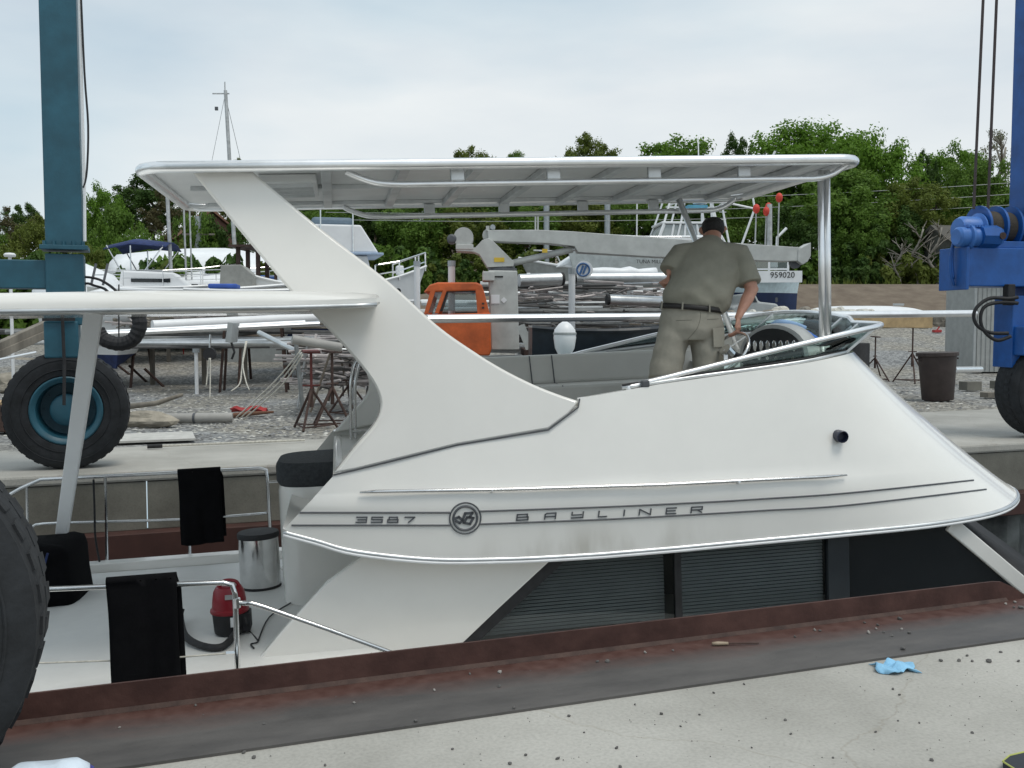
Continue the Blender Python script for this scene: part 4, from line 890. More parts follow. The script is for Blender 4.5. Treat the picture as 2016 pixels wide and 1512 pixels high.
# the rest of the lift beyond the frame: rear wheels, near side, cross beam
NT = 3.72 - wl.y
big_wheel(tl, (-.155, NT, .69), .69, .46, teal)
MB().box((-.30, NT, 4.95), (.50, .50, 6.7)).build('column', teal, tl, bevel=.012)
MB().box((-3.5, NT, 2.05), (6.3, .42, .33)).build('side_beam', teal, tl, bevel=.012)
MB().box((-.05, NT / 2 + .03, 8.5), (.55, -NT + .7, .6)).build('cross_beam', teal, tl, bevel=.012)
for yy in (0.05, NT):
    big_wheel(tl, (-6.8, yy, .69), .69, .46, teal); MB().box((-6.8, yy, 4.95), (.50, .50, 6.7)).build('column', teal, tl, bevel=.012)

# blue lift on the right
br0 = at(2052, 862, 14.65); br0.z = 0
bl_ = thing('travel_lift', 'royal blue boat hoist with winch drum and black hoses beside the grey shed', 'boat hoist', br0, (0, 0, R(12)))
blm = Matrix.Translation(br0) @ Matrix.Rotation(R(12), 4, 'Z'); bli = blm.inverted()
def blp(px, py, Y): return bli @ at(px, py, Y)
big_wheel(bl_, (0, 0, .70), .70, .46, blue)
a = blp(2000, 100, 14.7); zb, zt = blp(2000, 565, 14.5).z, blp(2000, 490, 14.5).z; xl = blp(1877, 530, 14.5).x
MB().box((a.x + .45, .15, 5.4), (.60, .5, 7.0)).build('column', blue, bl_, bevel=.012)
MB().tube([(a.x + .11, -.14, 8.8), (a.x + .11, -.14, blp(2000, 420, 14.7).z)], .03, 8).build('conduit', white, bl_)
MB().box(((xl + 6) / 2, .1, (zb + zt) / 2), (6 - xl, .55, zt - zb)).build('side_beam', blue, bl_, bevel=.015)
MB().box((xl - .03, .1, (zb + zt) / 2 - .02), (.05, .62, zt - zb + .06)).build('end_plate', blue, bl_, bevel=.01)
MB().box((blp(1985, 630, 14.5).x + .28, .1, 1.55), (.56, .40, zb - 1.15)).build('leg', blue, bl_, bevel=.015)
MB().box((blp(1990, 680, 14.5).x + .3, -.05, 1.42), (.62, .5, .42)).build('fork', blue, bl_, bevel=.02)
MB().box((blp(1962, 485, 14.5).x + .15, .1, zt + .05), (1.0, .45, .10)).build('winch_bed', blue, bl_, bevel=.01)
# winch: drum along x with three flanges
wc_ = blp(1945, 446, 14.5); wc_.y = .18
fl = [(1936, .31), (1974, .31), (2008, .31)]
for px, rr_ in fl:
    x = blp(px, 446, 14.5).x; MB().lathe([(.12, x - .02), (rr_, x - .02), (rr_, x + .015), (.12, x + .015)], (0, wc_.y, wc_.z), 'X', 32).build('drum_flange', blue, bl_, smooth=True)
for p0, p1, rr_ in ((1938, 1972, .235), (1976, 2006, .225)):
    x0, x1 = blp(p0, 446, 14.5).x, blp(p1, 446, 14.5).x; prof = []
    k = 10
    for i in range(k * 2 + 1): prof.append((rr_ - (.012 if i % 2 else 0), lerp(x0, x1, i / (k * 2))))
    MB().lathe(prof, (0, wc_.y, wc_.z), 'X', 28).build('wire_rope_wrap', mat('wire_rope', (.10, .085, .07), .6, .4), bl_)
x0, x1 = blp(1882, 446, 14.5).x, blp(1930, 446, 14.5).x
MB().lathe([(.05, x0), (.16, x0 + .01), (.19, x0 + .07), (.19, x1 - .04), (.24, x1 - .02), (.24, x1)], (0, wc_.y - .05, blp(1910, 452, 14.5).z), 'X', 24).build('gearbox', blueL, bl_, smooth=True)
z2 = blp(1900, 470, 14.5).z
MB().lathe([(.11, blp(1863, 470, 14.4).x), (.14, blp(1868, 470, 14.4).x), (.14, blp(1886, 470, 14.4).x), (.18, blp(1888, 470, 14.4).x), (.18, blp(1893, 470, 14.4).x), (.13, blp(1894, 470, 14.4).x), (.14, blp(1910, 470, 14.4).x)], (0, -.12, z2), 'X', 20).build('winch_motor', blueL, bl_, smooth=True)
MB().lathe([(.03, blp(1908, 470, 14.4).x), (.155, blp(1910, 470, 14.4).x), (.16, blp(1950, 470, 14.4).x), (.13, blp(1957, 470, 14.4).x), (.05, blp(1957, 470, 14.4).x)], (0, -.16, z2 + .01), 'X', 8).build('brake_housing', blue, bl_)
MB().lathe([(.05, 0), (.05, .02)], (blp(1948, 470, 14.4).x, -.33, z2 + .01), 'Y', 10).build('brake_port', rustd, bl_)
for k in range(7):
    q = blp(1884 + k * 6, 457, 14.4); MB().box((q.x, -.15, z2 + .15), (.02, .12, .03)).build('motor_fin', blueL, bl_)
for pts in ([(1880, 470), (1875, 490), (1874, 520), (1877, 550)], [(1878, 475), (1871, 505), (1872, 540), (1878, 562)]):
    MB().tube(cat([blp(x, y, 14.35) for x, y in pts], 4), .022, 6).build('hydraulic_hose', blue, bl_, smooth='all')
for pts in ([(2004, 585), (1985, 588), (1950, 587), (1925, 603), (1917, 622), (1925, 642), (1950, 655), (1985, 656)], [(2004, 597), (1975, 595), (1945, 600), (1932, 615), (1932, 640), (1945, 660), (1965, 670), (1990, 662)]):
    MB().tube(cat([blp(x, y, 14.2) for x, y in pts], 5), .026, 8).build('hydraulic_hose', black, bl_, smooth='all')
MB().box((blp(1995, 580, 14.2).x, -.2, blp(1995, 580, 14.2).z), (.12, .12, .3)).build('hose_block', black, bl_, bevel=.01)
for x0, y0, x1, y1 in ((1938, -60, 1917, 412), (1964, -60, 1945, 412)):
    MB().tube([blp(x0 + 3, y0 - 60, 14.5), blp(x1, y1, 14.6)], .02, 6).build('hoist_rope', mat('rope_dark', (.06, .045, .045), .7), bl_)
big_wheel(bl_, (6.5, 0, .70), .70, .46, blue); MB().box((6.5, .15, 5.2), (.6, .5, 7.2)).build('column', blue, bl_, bevel=.012)
MB().box((3.2, .15, 8.9), (7.2, .55, .6)).build('top_beam', blue, bl_, bevel=.012)

# ================================================================== YARD
def yp(px, py, Y): q = at(px, py, Y); return q
# ---- jack stands
def jack_stand(base, h, spread, label, rot, m1=None, m2=None, legs=4, scale_r=1.0, group=None):
    o = thing('jack_stand', label, 'jack stand', base, (0, 0, rot), group); m1 = m1 or rustd; m2 = m2 or rustd; hub = h * .52
    r = .022 * scale_r
    MB().tube([(0, 0, hub * .55), (0, 0, hub)], r * 1.5, 8).build('sleeve', m1, o)
    MB().tube([(0, 0, hub * .9), (0, 0, h - .03)], r, 8).build('screw_post', m2, o)
    MB().tube([(-.14, 0, hub + .05), (.14, 0, hub + .05)], r * .7, 6).build('turn_handle', m2, o)
    MB().box((0, 0, h - .015), (.26, .22, .03), (R(6), 0, 0)).build('pad', m2, o)
    for k in range(legs):
        a = 2 * math.pi * k / legs; MB().tube([(0, 0, hub), (spread * math.cos(a), spread * math.sin(a), .015)], r, 6).build('leg', m1, o)
    for k in range(legs):
        a = 2 * math.pi * k / legs; b = 2 * math.pi * ((k + 1) % legs) / legs; f = .35
        MB().tube([(spread * math.cos(a) * (1 - f + .25), spread * math.sin(a) * (1 - f + .25), hub * .1), (spread * math.cos(b) * (1 - f + .25), spread * math.sin(b) * (1 - f + .25), hub * .1)], r * .6, 5).build('brace', m1, o)
    return o
def jsat(px, pyb, ptop, label, rot, **k):
    b = gnd(px, pyb); b.z = 0 if False else GZ; h = at(px, ptop, b.y).z - GZ; return jack_stand(b, h, k.pop('spread', .42), label, rot, **k)
jsat(614, 842, 690, 'rusty tall jack stand propping a grey spar end beside the yacht arch', .4, legs=3, m2=mat('red_rust', (.13, .03, .025), .7, var=.25))
jsat(655, 835, 690, 'dark rusted jack stand crowded behind the stand propping the grey spar', 1.0)
jsat(690, 815, 695, 'brown jack stand nearest the sailcloth bundles behind the yacht arch', .2)
jsat(362, 732, 672, 'low jack stand with red post under the silver masts', .3, m2=redp, legs=6)
jsat(345, 712, 668, 'short dark jack stand behind the red-post stand', .5)
jsat(497, 724, 672, 'blue-legged jack stand under the silver masts', .6, m1=mat('stand_blue', (.03, .04, .12), .6))
jsat(236, 716, 672, 'dark jack stand beyond the big teal wheel', .2)
jsat(1795, 752, 641, 'tall dark jack stand under the end of the long mast by the brown bin', .3, legs=3, spread=.55)
jsat(1722, 748, 662, 'leaning-leg jack stand beside the black drum', .9, legs=3, spread=.6)
# ---- poles and masts
def mast(a, b, r, m, label, name='mast', group=None, flat=None, n=10):
    a, b = Vector(a), Vector(b); c = (a + b) / 2
    o = MB().tube([a - c, b - c], r, n, flat=flat).build(name, m, None, smooth=True); o.location = c
    return tag(o, label, 'mast', group)
LM = 'long bright aluminium mast lying level behind the flybridge'
o = mast(at(840, 628, 17.5), at(1918, 617, 22.5), .105, alu, LM, flat=.75)
for px in (1000, 1310, 1570): pass
mast(at(170, 659, 20), at(628, 637, 22), .085, alu, 'lower silver mast laid across jack stands beyond the teal wheel', flat=.7)
mast(at(165, 655, 20.4), at(600, 633, 22.5), .05, alu, 'slim silver spar laid against the lower silver mast', flat=.7)
mast(at(300, 641, 21.5), at(640, 625, 24), .12, white, 'white painted mast laid behind the lower silver mast')
mast(at(575, 668, 15.6), at(672, 684, 15.9), .075, pipe, 'short grey spar with black end resting on the rusty tall stand')
mast(at(510, 655, 19), at(600, 700, 18), .05, alu2, 'grey spar slanting down to the gravel beside the blue-legged stand')
# timber blocking and bracket on the silver masts
o = thing('mast_bracket', 'dark steel bracket clamped over the two silver masts', 'bracket', at(458, 660, 21)); MB().box((0, 0, .06), (.12, .5, .42), (0, R(8), 0)).build('bracket_plate', greyp, o, bevel=.01); MB().tube([(0, -.1, -.15), (.06, -.1, -.35), (.0, -.1, -.5)], .025, 6).build('hook', black, o)
o = thing('mast_fitting', 'black winch drum hanging under the silver masts with rope tails', 'winch', at(413, 697, 20.4)); MB().lathe([(.04, -.05), (.13, -.05), (.13, .05), (.04, .05)], (0, 0, 0), 'Y', 16).build('drum', black, o); MB().tube([(0, 0, .1), (.02, 0, .4)], .02, 6).build('hanger', steel, o)
def ropeobj(pts, r, label, m=rope):
    c = Vector(pts[0]); o = MB().tube([q - c for q in cat(pts, 5)], r, 5).build('rope', m, None, smooth='all'); o.location = c; return tag(o, label, 'rope')
ropeobj([at(412, 705, 20.3), at(409, 730, 20.3), at(406, 760, 20.2)], .014, 'pale rope tail hanging from the black winch drum')
ropeobj([at(414, 705, 20.3), at(414, 745, 20.2), at(413, 786, 20.0)], .014, 'longer pale rope tail hanging from the black winch drum to the gravel')
ropeobj([at(486, 672, 20), at(477, 720, 19.6), at(472, 755, 19.2), at(455, 770, 19)], .014, 'pale rope falling from the silver masts and trailing left on the gravel')
ropeobj([at(484, 672, 20), at(478, 715, 19.6), at(484, 750, 19.2), at(491, 768, 19)], .014, 'pale rope falling from the silver masts and curling right on the gravel')
for k, (dx, lab) in enumerate(((0, 'upper'), (7, 'middle'), (14, 'lower'))):
    ropeobj([at(592 + dx * .3, 690 + dx * .6, 15.6), at(540 + dx, 752 + dx * .5, 15.9), at(465 + dx, 822 + dx * .3, 16.3)], .012, lab + ' of three pale ropes running from the rusty stand to the red cloth')
# red cloth at rope end
o = thing('cloth', 'crumpled red cloth tied at the end of the pale ropes on gravel', 'cloth', gnd(480, 818)); m = MB(); rows = []
for i in range(9):
    u = i / 8; rows.append([(-.22 + .62 * u, .1 * v + .1 * u, .03 + .10 * math.sin(u * 5 + v * 2) ** 2 + .05 * random.random()) for v in (-1, -.5, 0, .5, 1)])
m.loft(rows, cap=False, closed=False).build('cloth_sheet', redp, o, smooth='all', solid=.015)
# grey pipe, rocks, driftwood on the gravel
p0, p1 = gnd(322, 832), gnd(458, 830); o = thing('drain_pipe', 'grey plastic drain pipe lying on the gravel behind the far apron', 'pipe', (p0 + p1) / 2); c = (p0 + p1) / 2
MB().tube([p0 - c + Vector((0, 0, .07)), p1 - c + Vector((0, 0, .07))], .085, 14).build('pipe_tube', pipe, o, smooth=True); q = lerp(p0, p1, .45) - c
MB().tube([q + Vector((-.02, 0, .07)), q + Vector((.02, 0, .07))], .09, 14).build('pipe_joint', stripe, o)
def rockobj(base, s, label, m=rock, name='boulder', catg='rock'):
    bm = bmesh.new(); bmesh.ops.create_icosphere(bm, subdivisions=3, radius=1); rr = random.Random(sum(ord(ch) for ch in label)); ph = [rr.uniform(0, 6) for _ in range(6)]
    for v in bm.verts:
        k = 1 + .16 * math.sin(3 * v.co.x + ph[0]) + .14 * math.sin(4 * v.co.y + ph[1]) + .12 * math.sin(5 * v.co.z + ph[2]) + .05 * math.sin(11 * v.co.x + 9 * v.co.y + ph[3]); v.co *= k
        v.co.x *= s[0]; v.co.y *= s[1]; v.co.z *= s[2]
    me = bpy.data.meshes.new(name); bm.to_mesh(me); bm.free(); me.materials.append(m); o = bpy.data.objects.new(name, me); C.objects.link(o); o.location = Vector(base) + Vector((0, 0, s[2] * .55))
    return tag(o, label, catg)
rockobj(gnd(285, 838), (.42, .25, .16), 'pale boulder lying at the end of the grey drain pipe')
rockobj(gnd(20, 770), (.9, .5, .25), 'long tan boulder beyond the teal wheel below the slanting timbers')
rockobj(gnd(28, 735), (.8, .5, .35), 'brown boulder under the slanting timbers left of the teal wheel')
o = MB().tube([(0, 0, 0), (.5, .05, .06), (1.0, .0, .10)], [.05, .045, .02], 7).build('plank', mat('driftwood', (.16, .08, .05), .9), None, smooth='all'); o.location = gnd(428, 822); tag(o, 'rust brown stick lying against the grey drain pipe', 'stick')
o = MB().tube([(-.1, 0, .05), (.5, .05, .12), (1.0, .0, .28)], [.05, .05, .03], 7).build('plank', wood, None, smooth='all'); o.location = gnd(252, 818) + Vector((0, 0, .1)); tag(o, 'dark bent branch lying on the pale boulder', 'branch')
# pole on apron
a, b = gnd(315, 878, .04), gnd(600, 866, .04); c = (a + b) / 2
o = thing('boat_pole', 'long pale boat pole with black tip lying along the far apron', 'pole', c); MB().tube([a - c, b - c], .016, 7).build('shaft', rope, o); MB().tube([a - c - (b - a).normalized() * .16, a - c + (b - a).normalized() * .03], .028, 7).build('tip', black, o)
# flat white board at the apron's edge
a = gnd(300, 862, .01); o = MB().box((0, 0, .01), (1.15, 1.0, .03)).build('board', mat('pale_board', (.5, .49, .46), .8), None); o.location = a; o.rotation_euler = (0, 0, SLIPR); tag(o, 'pale concrete board lying on the back edge of the far apron', 'board')
# slanting old timbers and paling fence at left
for k, (x0, y0, x1, y1, lab) in enumerate(((-60, 708, 105, 632, 'upper'), (-60, 722, 110, 648, 'lower'))):
    a, b = at(x0, y0, 19), at(x1, y1, 21); c = (a + b) / 2; o = MB().bar(a - c, b - c, .16, .16).build('timber', wood, None, bevel=.01); o.location = c; tag(o, lab + ' weathered timber of the slanting pair left of the teal leg', 'timber')
a, b = at(-60, 720, 18.5), at(72, 694, 18.8); mast(a, b, .03, alu, 'thin bright rail below the slanting timbers left of the teal wheel', name='rail')
fe = thing('paling_fence', 'old grey paling fence behind the slanting timbers', 'fence', gnd(20, 702))
for k in range(26):
    x = -2.6 + k * .16; MB().box((x, .05 * math.sin(k), .95 + random.uniform(-.1, .12)), (.13, .03, 1.9), (0, random.uniform(-.03, .03), 0)).build('paling', wood, fe)
MB().box((-.5, .04, .5), (4.2, .05, .1)).build('fence_rail', wood, fe); MB().box((-.5, .04, 1.5), (4.2, .05, .1)).build('fence_rail', wood, fe)
# heap of pale drums behind wheel / dark block left of wheel
o = thing('timber_block', 'dark timber block standing behind the teal wheel', 'timber', gnd(10, 850)); MB().box((-.3, 0, .22), (1.0, .35, .42)).build('block', rustd, o, bevel=.02); MB().box((-.3, 0, .47), (1.0, .3, .06), (0, .1, 0)).build('top_plank', tim, o)

# ---- mast pile racks in the middle of the yard
rng = random.Random(11)
pm = [alu2, mat('pole_grey', (.22, .23, .23), .6, var=.2), mat('pole_dark', (.09, .09, .09), .7, var=.2), mat('pole_pale', (.45, .46, .46), .5, .3, var=.2), mat('pole_brown', (.17, .14, .11), .8, var=.2), white]
TONE = ('dull silver', 'mid grey', 'charcoal', 'pale grey', 'brown', 'white')
for i in range(84):
    Y = rng.uniform(22, 30); lvl = rng.choice((.55, .8, 1.1, 1.35, 1.65, 1.95, 2.2, 2.5)); px = rng.uniform(1000, 1270)
    c = at(px, 640, Y); c.z = lvl + rng.uniform(-.08, .08); ln = rng.uniform(2.5, 5.5); a = rng.gauss(0.10, .09); sl_ = rng.gauss(0, .015)
    d = Vector((math.cos(a), math.sin(a), sl_)) * ln / 2; r = rng.choice((.03, .04, .05, .06, .075, .09))
    mi = rng.choice((0, 0, 1, 3, 3, 3, 2, 4, 5)); o = MB().tube([-d, d], r, 8).build('stored_pole', pm[mi], None, smooth=True); o.location = c
    tag(o, '%s %s spar %s in the pole rack behind the orange truck' % ('thick' if r > .07 else 'slim' if r < .045 else 'medium', TONE[mi], 'low down' if lvl < 1 else 'high up' if lvl > 1.9 else 'halfway up'), 'spar', 'spars stacked in the pole rack')
for i in range(34):
    Y = rng.uniform(23, 30); px = rng.uniform(180, 640); c = at(px, 620, Y); c.z = rng.choice((1.2, 1.5, 1.75, 2.0, 2.25)) + rng.uniform(-.1, .1); ln = rng.uniform(3, 8); a = rng.gauss(.1, .06)
    d = Vector((math.cos(a), math.sin(a), rng.gauss(0, .02))) * ln / 2
    o = MB().tube([-d, d], (r_ := rng.choice((.03, .04, .06, .08))), 8).build('stored_pole', pm[(mi := rng.randrange(6))], None, smooth=True); o.location = c
    tag(o, '%s %s spar heaped behind the silver masts under the aft canopy' % ('stout' if r_ > .05 else 'thin', TONE[mi]), 'spar', 'spars heaped beyond the stern')
for i in range(30):
    px = rng.uniform(560, 760); Y = rng.uniform(17, 22); b = at(px, rng.uniform(655, 690), Y); a = b + Vector((rng.uniform(-.5, .5), rng.uniform(-.3, .3), -b.z + .1)) if i % 2 else b + Vector((rng.uniform(1, 2.5), .3, rng.uniform(-.4, .1)))
    c = (a + b) / 2; o = MB().tube([a - c, b - c], rng.choice((.02, .03, .04)), 6).build('stored_pole', pm[(mi := rng.randrange(5))], None); o.location = c
    tag(o, '%s bar %s in the jumble around the brown jack stands' % (TONE[mi], 'leaning upright' if i % 2 else 'lying flat'), 'spar', 'bars jumbled by the jack stands')
for px, yt, yb, Y, lab in ((821, 520, 640, 24, 'white rack post with grey cap nearer the trawler'), (889, 520, 640, 21, 'white rack post with grey cap standing before the orange cab'), (1126, 535, 650, 21.5, 'tall white rack post in front of the pole stack'), (1241, 560, 650, 24, 'thin white rack post at the end of the pole stack'), (386, 690, 780, 24, 'short pale post under the silver masts')):
    a = at(px, yt, Y); o = thing('rack_post', lab, 'post', (a.x, a.y, GZ)); MB().tube([(0, 0, 0), (0, 0, a.z)], .045 if px < 400 else .075, 10).build('post', white, o, smooth=True); MB().tube([(0, 0, a.z - .02), (0, 0, a.z + .10)], .085, 10).build('cap', galv, o)
# big pipes with open black ends
for x0, y0, x1, y1, r, Y, lab in ((1022, 552, 1108, 549, .14, 22, 'large silver pipe end with dark mouth sticking from the pole stack'), (1130, 548, 1420, 546, .13, 23, 'long silver boom lying on top of the pole stack'), (1195, 590, 1330, 594, .11, 21, 'grey pipe with black mouth in the lower pole stack')):
    a, b = at(x0, y0, Y), at(x1, y1, Y + .3); c = (a + b) / 2; o = thing('pipe', lab, 'pipe', c); MB().tube([a - c, b - c], r, 14).build('tube', alu2, o, smooth=True)
    e, f = (b, a) if x0 < 1100 else (a, b); d = (e - f).normalized(); MB().tube([e - c - d * .05, e - c + d * .012], r * 1.04, 14).build('mouth', black, o)
# wrapped sail bundles on the pile
for x0, x1, py, r, lab in ((1150, 1290, 536, .15, 'white sailcloth roll lying on the pole stack'), (1040, 1090, 548, .12, 'small crumpled white bundle at the end of the pole stack')):
    a, b = at(x0, py, 23.5), at(x1, py + 3, 24); c = (a + b) / 2; pts = [lerp(a, b, u / 8) - c for u in range(9)]; o = MB().tube(pts, [r * rng.uniform(.7, 1.15) for _ in pts], 10).build('sail_bundle', wrap, None, smooth='all'); o.location = c; tag(o, lab, 'sail')
# round emblem board
e0 = at(1148, 531, 22.5); o = thing('round_sign', 'white round board with blue ring emblem on the pole stack', 'sign', e0)
MB().lathe([(.01, -.02), (.20, -.02), (.20, .02), (.01, .02)], (.02, 0, 0), 'Y', 24).build('disc', white, o)
MB().tube([(.14 * math.cos(t / 24 * 6.283), -.03, .14 * math.sin(t / 24 * 6.283)) for t in range(24)], .022, 6, closed=True).build('blue_ring', mat('sign_blue', (.05, .13, .30), .5), o)
MB().bar((-.07, -.035, -.09), (.0, -.035, .09), .02, .045).build('emblem_stroke', mat('sign_blue', (0, 0, 0)), o); MB().bar((.0, -.035, -.09), (.07, -.035, .09), .02, .045).build('emblem_stroke', mat('sign_blue', (0, 0, 0)), o)
# fender ball
q = at(1112, 655, 16.2); o = thing('fender', 'white pear-shaped fender hanging over the dark hull behind the flybridge', 'fender', q + Vector((0, 0, -.2)))
MB().lathe([(.02, -.20), (.10, -.17), (.16, -.05), (.185, .12), (.17, .25), (.10, .34), (.04, .38)], (0, 0, 0), 'Z', 18).build('fender_body', white, o, smooth=True); MB().lathe([(.17, .16), (.19, .17), (.19, .20), (.17, .21)], (0, 0, 0), 'Z', 18).build('band', greyp, o)

# ---- orange crane truck
tb = at(905, 640, 20.0); tr = thing('crane_truck', 'old orange truck with grey telescopic crane behind its cab', 'truck', (tb.x, tb.y, GZ), (0, 0, R(2)))
tm = (Matrix.Translation((tb.x, tb.y, GZ)) @ Matrix.Rotation(R(2), 4, 'Z')).inverted()
def tp(px, py, Y=20.0): return tm @ at(px, py, Y)
def tpoly(pts, Y=20.0): return [(tp(a, b, Y).x, tp(a, b, Y).z) for a, b in pts]
X = lambda u, v, w_: (u, w_, v)
cabo = tpoly([(822, 618), (838, 570), (848, 560), (862, 556), (940, 557), (950, 562), (957, 590), (962, 615), (965, 640), (966, 690), (820, 700)])
cb = MB().prism(tpoly([(812, 620), (966, 616), (967, 690), (964, 700), (812, 700)]), X, -.1, 1.7).build('cab_body', orange, tr, bevel=.03)
MB().prism(tpoly([(834, 576), (846, 561), (862, 556), (938, 556), (949, 561), (952, 572)]), X, -.06, 1.66).build('cab_roof', orange, tr, bevel=.03)
for nm, pts in (('pillar', [(848, 572), (858, 572), (843, 618), (835, 618)]), ('pillar', [(872, 572), (880, 572), (864, 617), (856, 617)]), ('pillar', [(936, 570), (952, 570), (964, 617), (940, 617)])):
    for ya in (-.06, 1.6): MB().prism(tpoly(pts), X, ya, ya + .08).build(nm, orange, tr, bevel=.008)
MB().prism(tpoly([(866, 612), (880, 574), (934, 574), (940, 612)]), X, -.02, -.012).build('side_window', cabglass, tr)
MB().prism(tpoly([(838, 616), (850, 574), (871, 574), (857, 616)]), X, -.02, -.012).build('vent_window', cabglass, tr)
MB().prism(tpoly([(866, 613), (880, 573), (884, 573), (871, 613)]), X, -.035, -.02).build('window_rubber', black, tr)
MB().prism(tpoly([(880, 571), (936, 571), (936, 575), (880, 575)]), X, -.04, -.02).build('window_rubber', black, tr)
MB().box(tp(895, 672) + Vector((0, .3, -.1)), (.6, .3, .5)).build('seat', black, tr, bevel=.05)
MB().box(tp(945, 678), (.1, .02, .06)).build('marker_plate', white, tr) and None
for yv in (598, 606): MB().box(tp(951, yv) + Vector((0, -.08, 0)), (.05, .03, .04)).build('rust_patch', rustd, tr)
MB().box(tp(790, 665) + Vector((0, .8, 0)), (.7, 1.6, .8)).build('bonnet', orange, tr, bevel=.06)
MB().box(tp(1010, 712) + Vector((1.2, .8, -.1)), (6.0, .9, .2)).build('chassis', black, tr)
MB().box(tp(1150, 700) + Vector((.6, .8, .05)), (3.6, 2.1, .14)).build('flatbed', rustd, tr)
for px_ in (808, 1130, 1250):
    for ya in (-.1, 1.7):
        q = tp(px_, 720); MB().lathe([(.28, -.13), (.45, -.12), (.47, 0), (.45, .12), (.28, .13)], (q.x, ya + .1, .47), 'Y', 24).build('wheel', tyrem, tr, smooth=True)
# crane pedestal, slewing head, boom, ram, winch
MB().prism(tpoly([(962, 530), (1020, 531), (1024, 690), (968, 690)]), X, .35, 1.2).build('crane_pedestal', crane, tr, bevel=.02)
MB().prism(tpoly([(950, 533), (974, 533), (974, 552), (950, 552)]), X, .2, .9).build('valve_box', crane, tr, bevel=.02)
MB().lathe([(.30, 0), (.30, .08), (.26, .08), (.26, .14)], (tp(991, 530).x, .78, tp(991, 530).z - .02), 'Z', 20).build('slewing_ring', stripe, tr)
hdp = tpoly([(900, 487), (936, 483), (950, 468), (962, 464), (972, 470), (1014, 512), (1013, 521), (960, 523), (944, 497), (934, 492), (896, 490)])
MB().prism(hdp, X, .52, .62).build('crane_cheek', crane, tr, bevel=.006); MB().prism(hdp, X, .98, 1.08).build('crane_cheek', crane, tr, bevel=.006)
MB().prism(tpoly([(945, 490), (965, 470), (1012, 515), (962, 522)]), X, .62, .98).build('crane_core', crane, tr)
bmY = 20.3
MB().prism(tpoly([(960, 450), (1060, 449), (1130, 452), (1270, 462), (1595, 483), (1598, 510), (1560, 511), (1300, 503), (1142, 494), (1135, 482), (1080, 476), (985, 473), (962, 471)], bmY), X, .60, 1.0).build('crane_boom', crane, tr, bevel=.012)
MB().prism(tpoly([(1588, 487), (1597, 483), (1614, 473), (1614, 500), (1607, 512), (1597, 518), (1587, 510)], bmY), X, .58, 1.02).build('boom_head', crane, tr, bevel=.01)
MB().lathe([(.03, -.05), (.12, -.05), (.12, .05), (.03, .05)], tp(1588, 513, bmY) + Vector((0, .8 - tp(1588, 513, bmY).y, 0)), 'Y', 16).build('boom_sheave', stripe, tr)
a, b = tp(1012, 514, 20.2), tp(1133, 486, 20.2); a.y = b.y = .8; MB().tube([a, b], .07, 12).build('lift_ram', crane, tr, smooth=True); MB().tube([lerp(a, b, .7), b + (b - a).normalized() * .05], .045, 10).build('ram_rod', alu, tr)
w0 = tp(912, 462); MB().lathe([(.05, -.28), (.20, -.28), (.20, -.24), (.13, -.24), (.13, .24), (.20, .24), (.20, .28), (.05, .28)], (w0.x, .8, w0.z), 'Y', 22).build('crane_winch', crane, tr, smooth=True)
q = tp(888, 466); MB().lathe([(.06, -.12), (.10, -.1), (.10, .1), (.06, .12)], (q.x, .62, q.z), 'Y', 14).build('winch_motor', stripe, tr)
q = tp(914, 482); MB().box((q.x, .8, q.z), (.36, .6, .10)).build('winch_base', crane, tr, bevel=.01)
q = tp(963, 456); MB().lathe([(.02, -.1), (.13, -.1), (.13, .1), (.02, .1)], (q.x, .80, q.z), 'Y', 16).build('boom_pin', crane, tr)
q = tp(971, 441); MB().lathe([(.02, -.1), (.055, -.1), (.055, .1), (.02, .1)], (q.x, .7, q.z), 'Y', 12).build('boom_lamp', galv, tr); q = tp(961, 441); MB().box((q.x, .75, q.z - .02), (.07, .2, .1)).build('boom_bracket', crane, tr)
q = tp(984, 508); MB().box((q.x, .512, q.z), (.21, .012, .09)).build('warning_label', yel, tr); q = tp(1077, 489); MB().box((q.x, .6, q.z), (.11, .02, .08)).build('warning_label', yel, tr)
q = tp(976, 588); MB().box((q.x, .342, q.z), (.17, .012, .18)).build('data_plate', white, tr); q = tp(993, 590); MB().box((q.x, .342, q.z), (.09, .012, .09), (0, R(45), 0)).build('hazard_diamond', white, tr)
q = tp(983, 543); MB().box((q.x, .342, q.z), (.17, .012, .03)).build('lifting_slot', black, tr)
for px_ in (1057, 1062): MB().tube([tp(px_, 418, bmY) + Vector((0, .8 - .3, 0)), tp(px_, 452, bmY) + Vector((0, .8 - .3, 0))], .018, 6).build('boom_stay', crane, tr)
a, b = tp(1025, 640, 19.9), tp(1048, 700, 19.9); MB().bar(a, b, .13, .16).build('stabiliser_leg', crane, tr)
# ---- pickup (grey)
b0 = at(1500, 640, 33); pk = thing('pickup_truck', 'grey pickup truck parked below the number-bearing fishing boat', 'pickup truck', (b0.x, b0.y, rise(33)))
pkx = lambda px, py: (at(px, py, 33).x - b0.x, at(px, py, 33).z - rise(33))
MB().prism([pkx(*q) for q in ((1440, 640), (1440, 605), (1452, 600), (1462, 578), (1485, 577), (1493, 594), (1528, 598), (1534, 606), (1536, 640))], X, -.1, 1.6).build('body', greyp, pk, bevel=.06)
MB().prism([pkx(*q) for q in ((1464, 596), (1468, 581), (1483, 580), (1489, 595))], X, -.115, -.095).build('side_window', darkglass, pk)
for px_ in (1455, 1512):
    q = pkx(px_, 640)
    for ya in (0, 1.55): MB().lathe([(.2, -.1), (.34, -.1), (.36, 0), (.34, .1), (.2, .1)], (q[0], ya, .36), 'Y', 20).build('wheel', tyrem, pk, smooth=True)
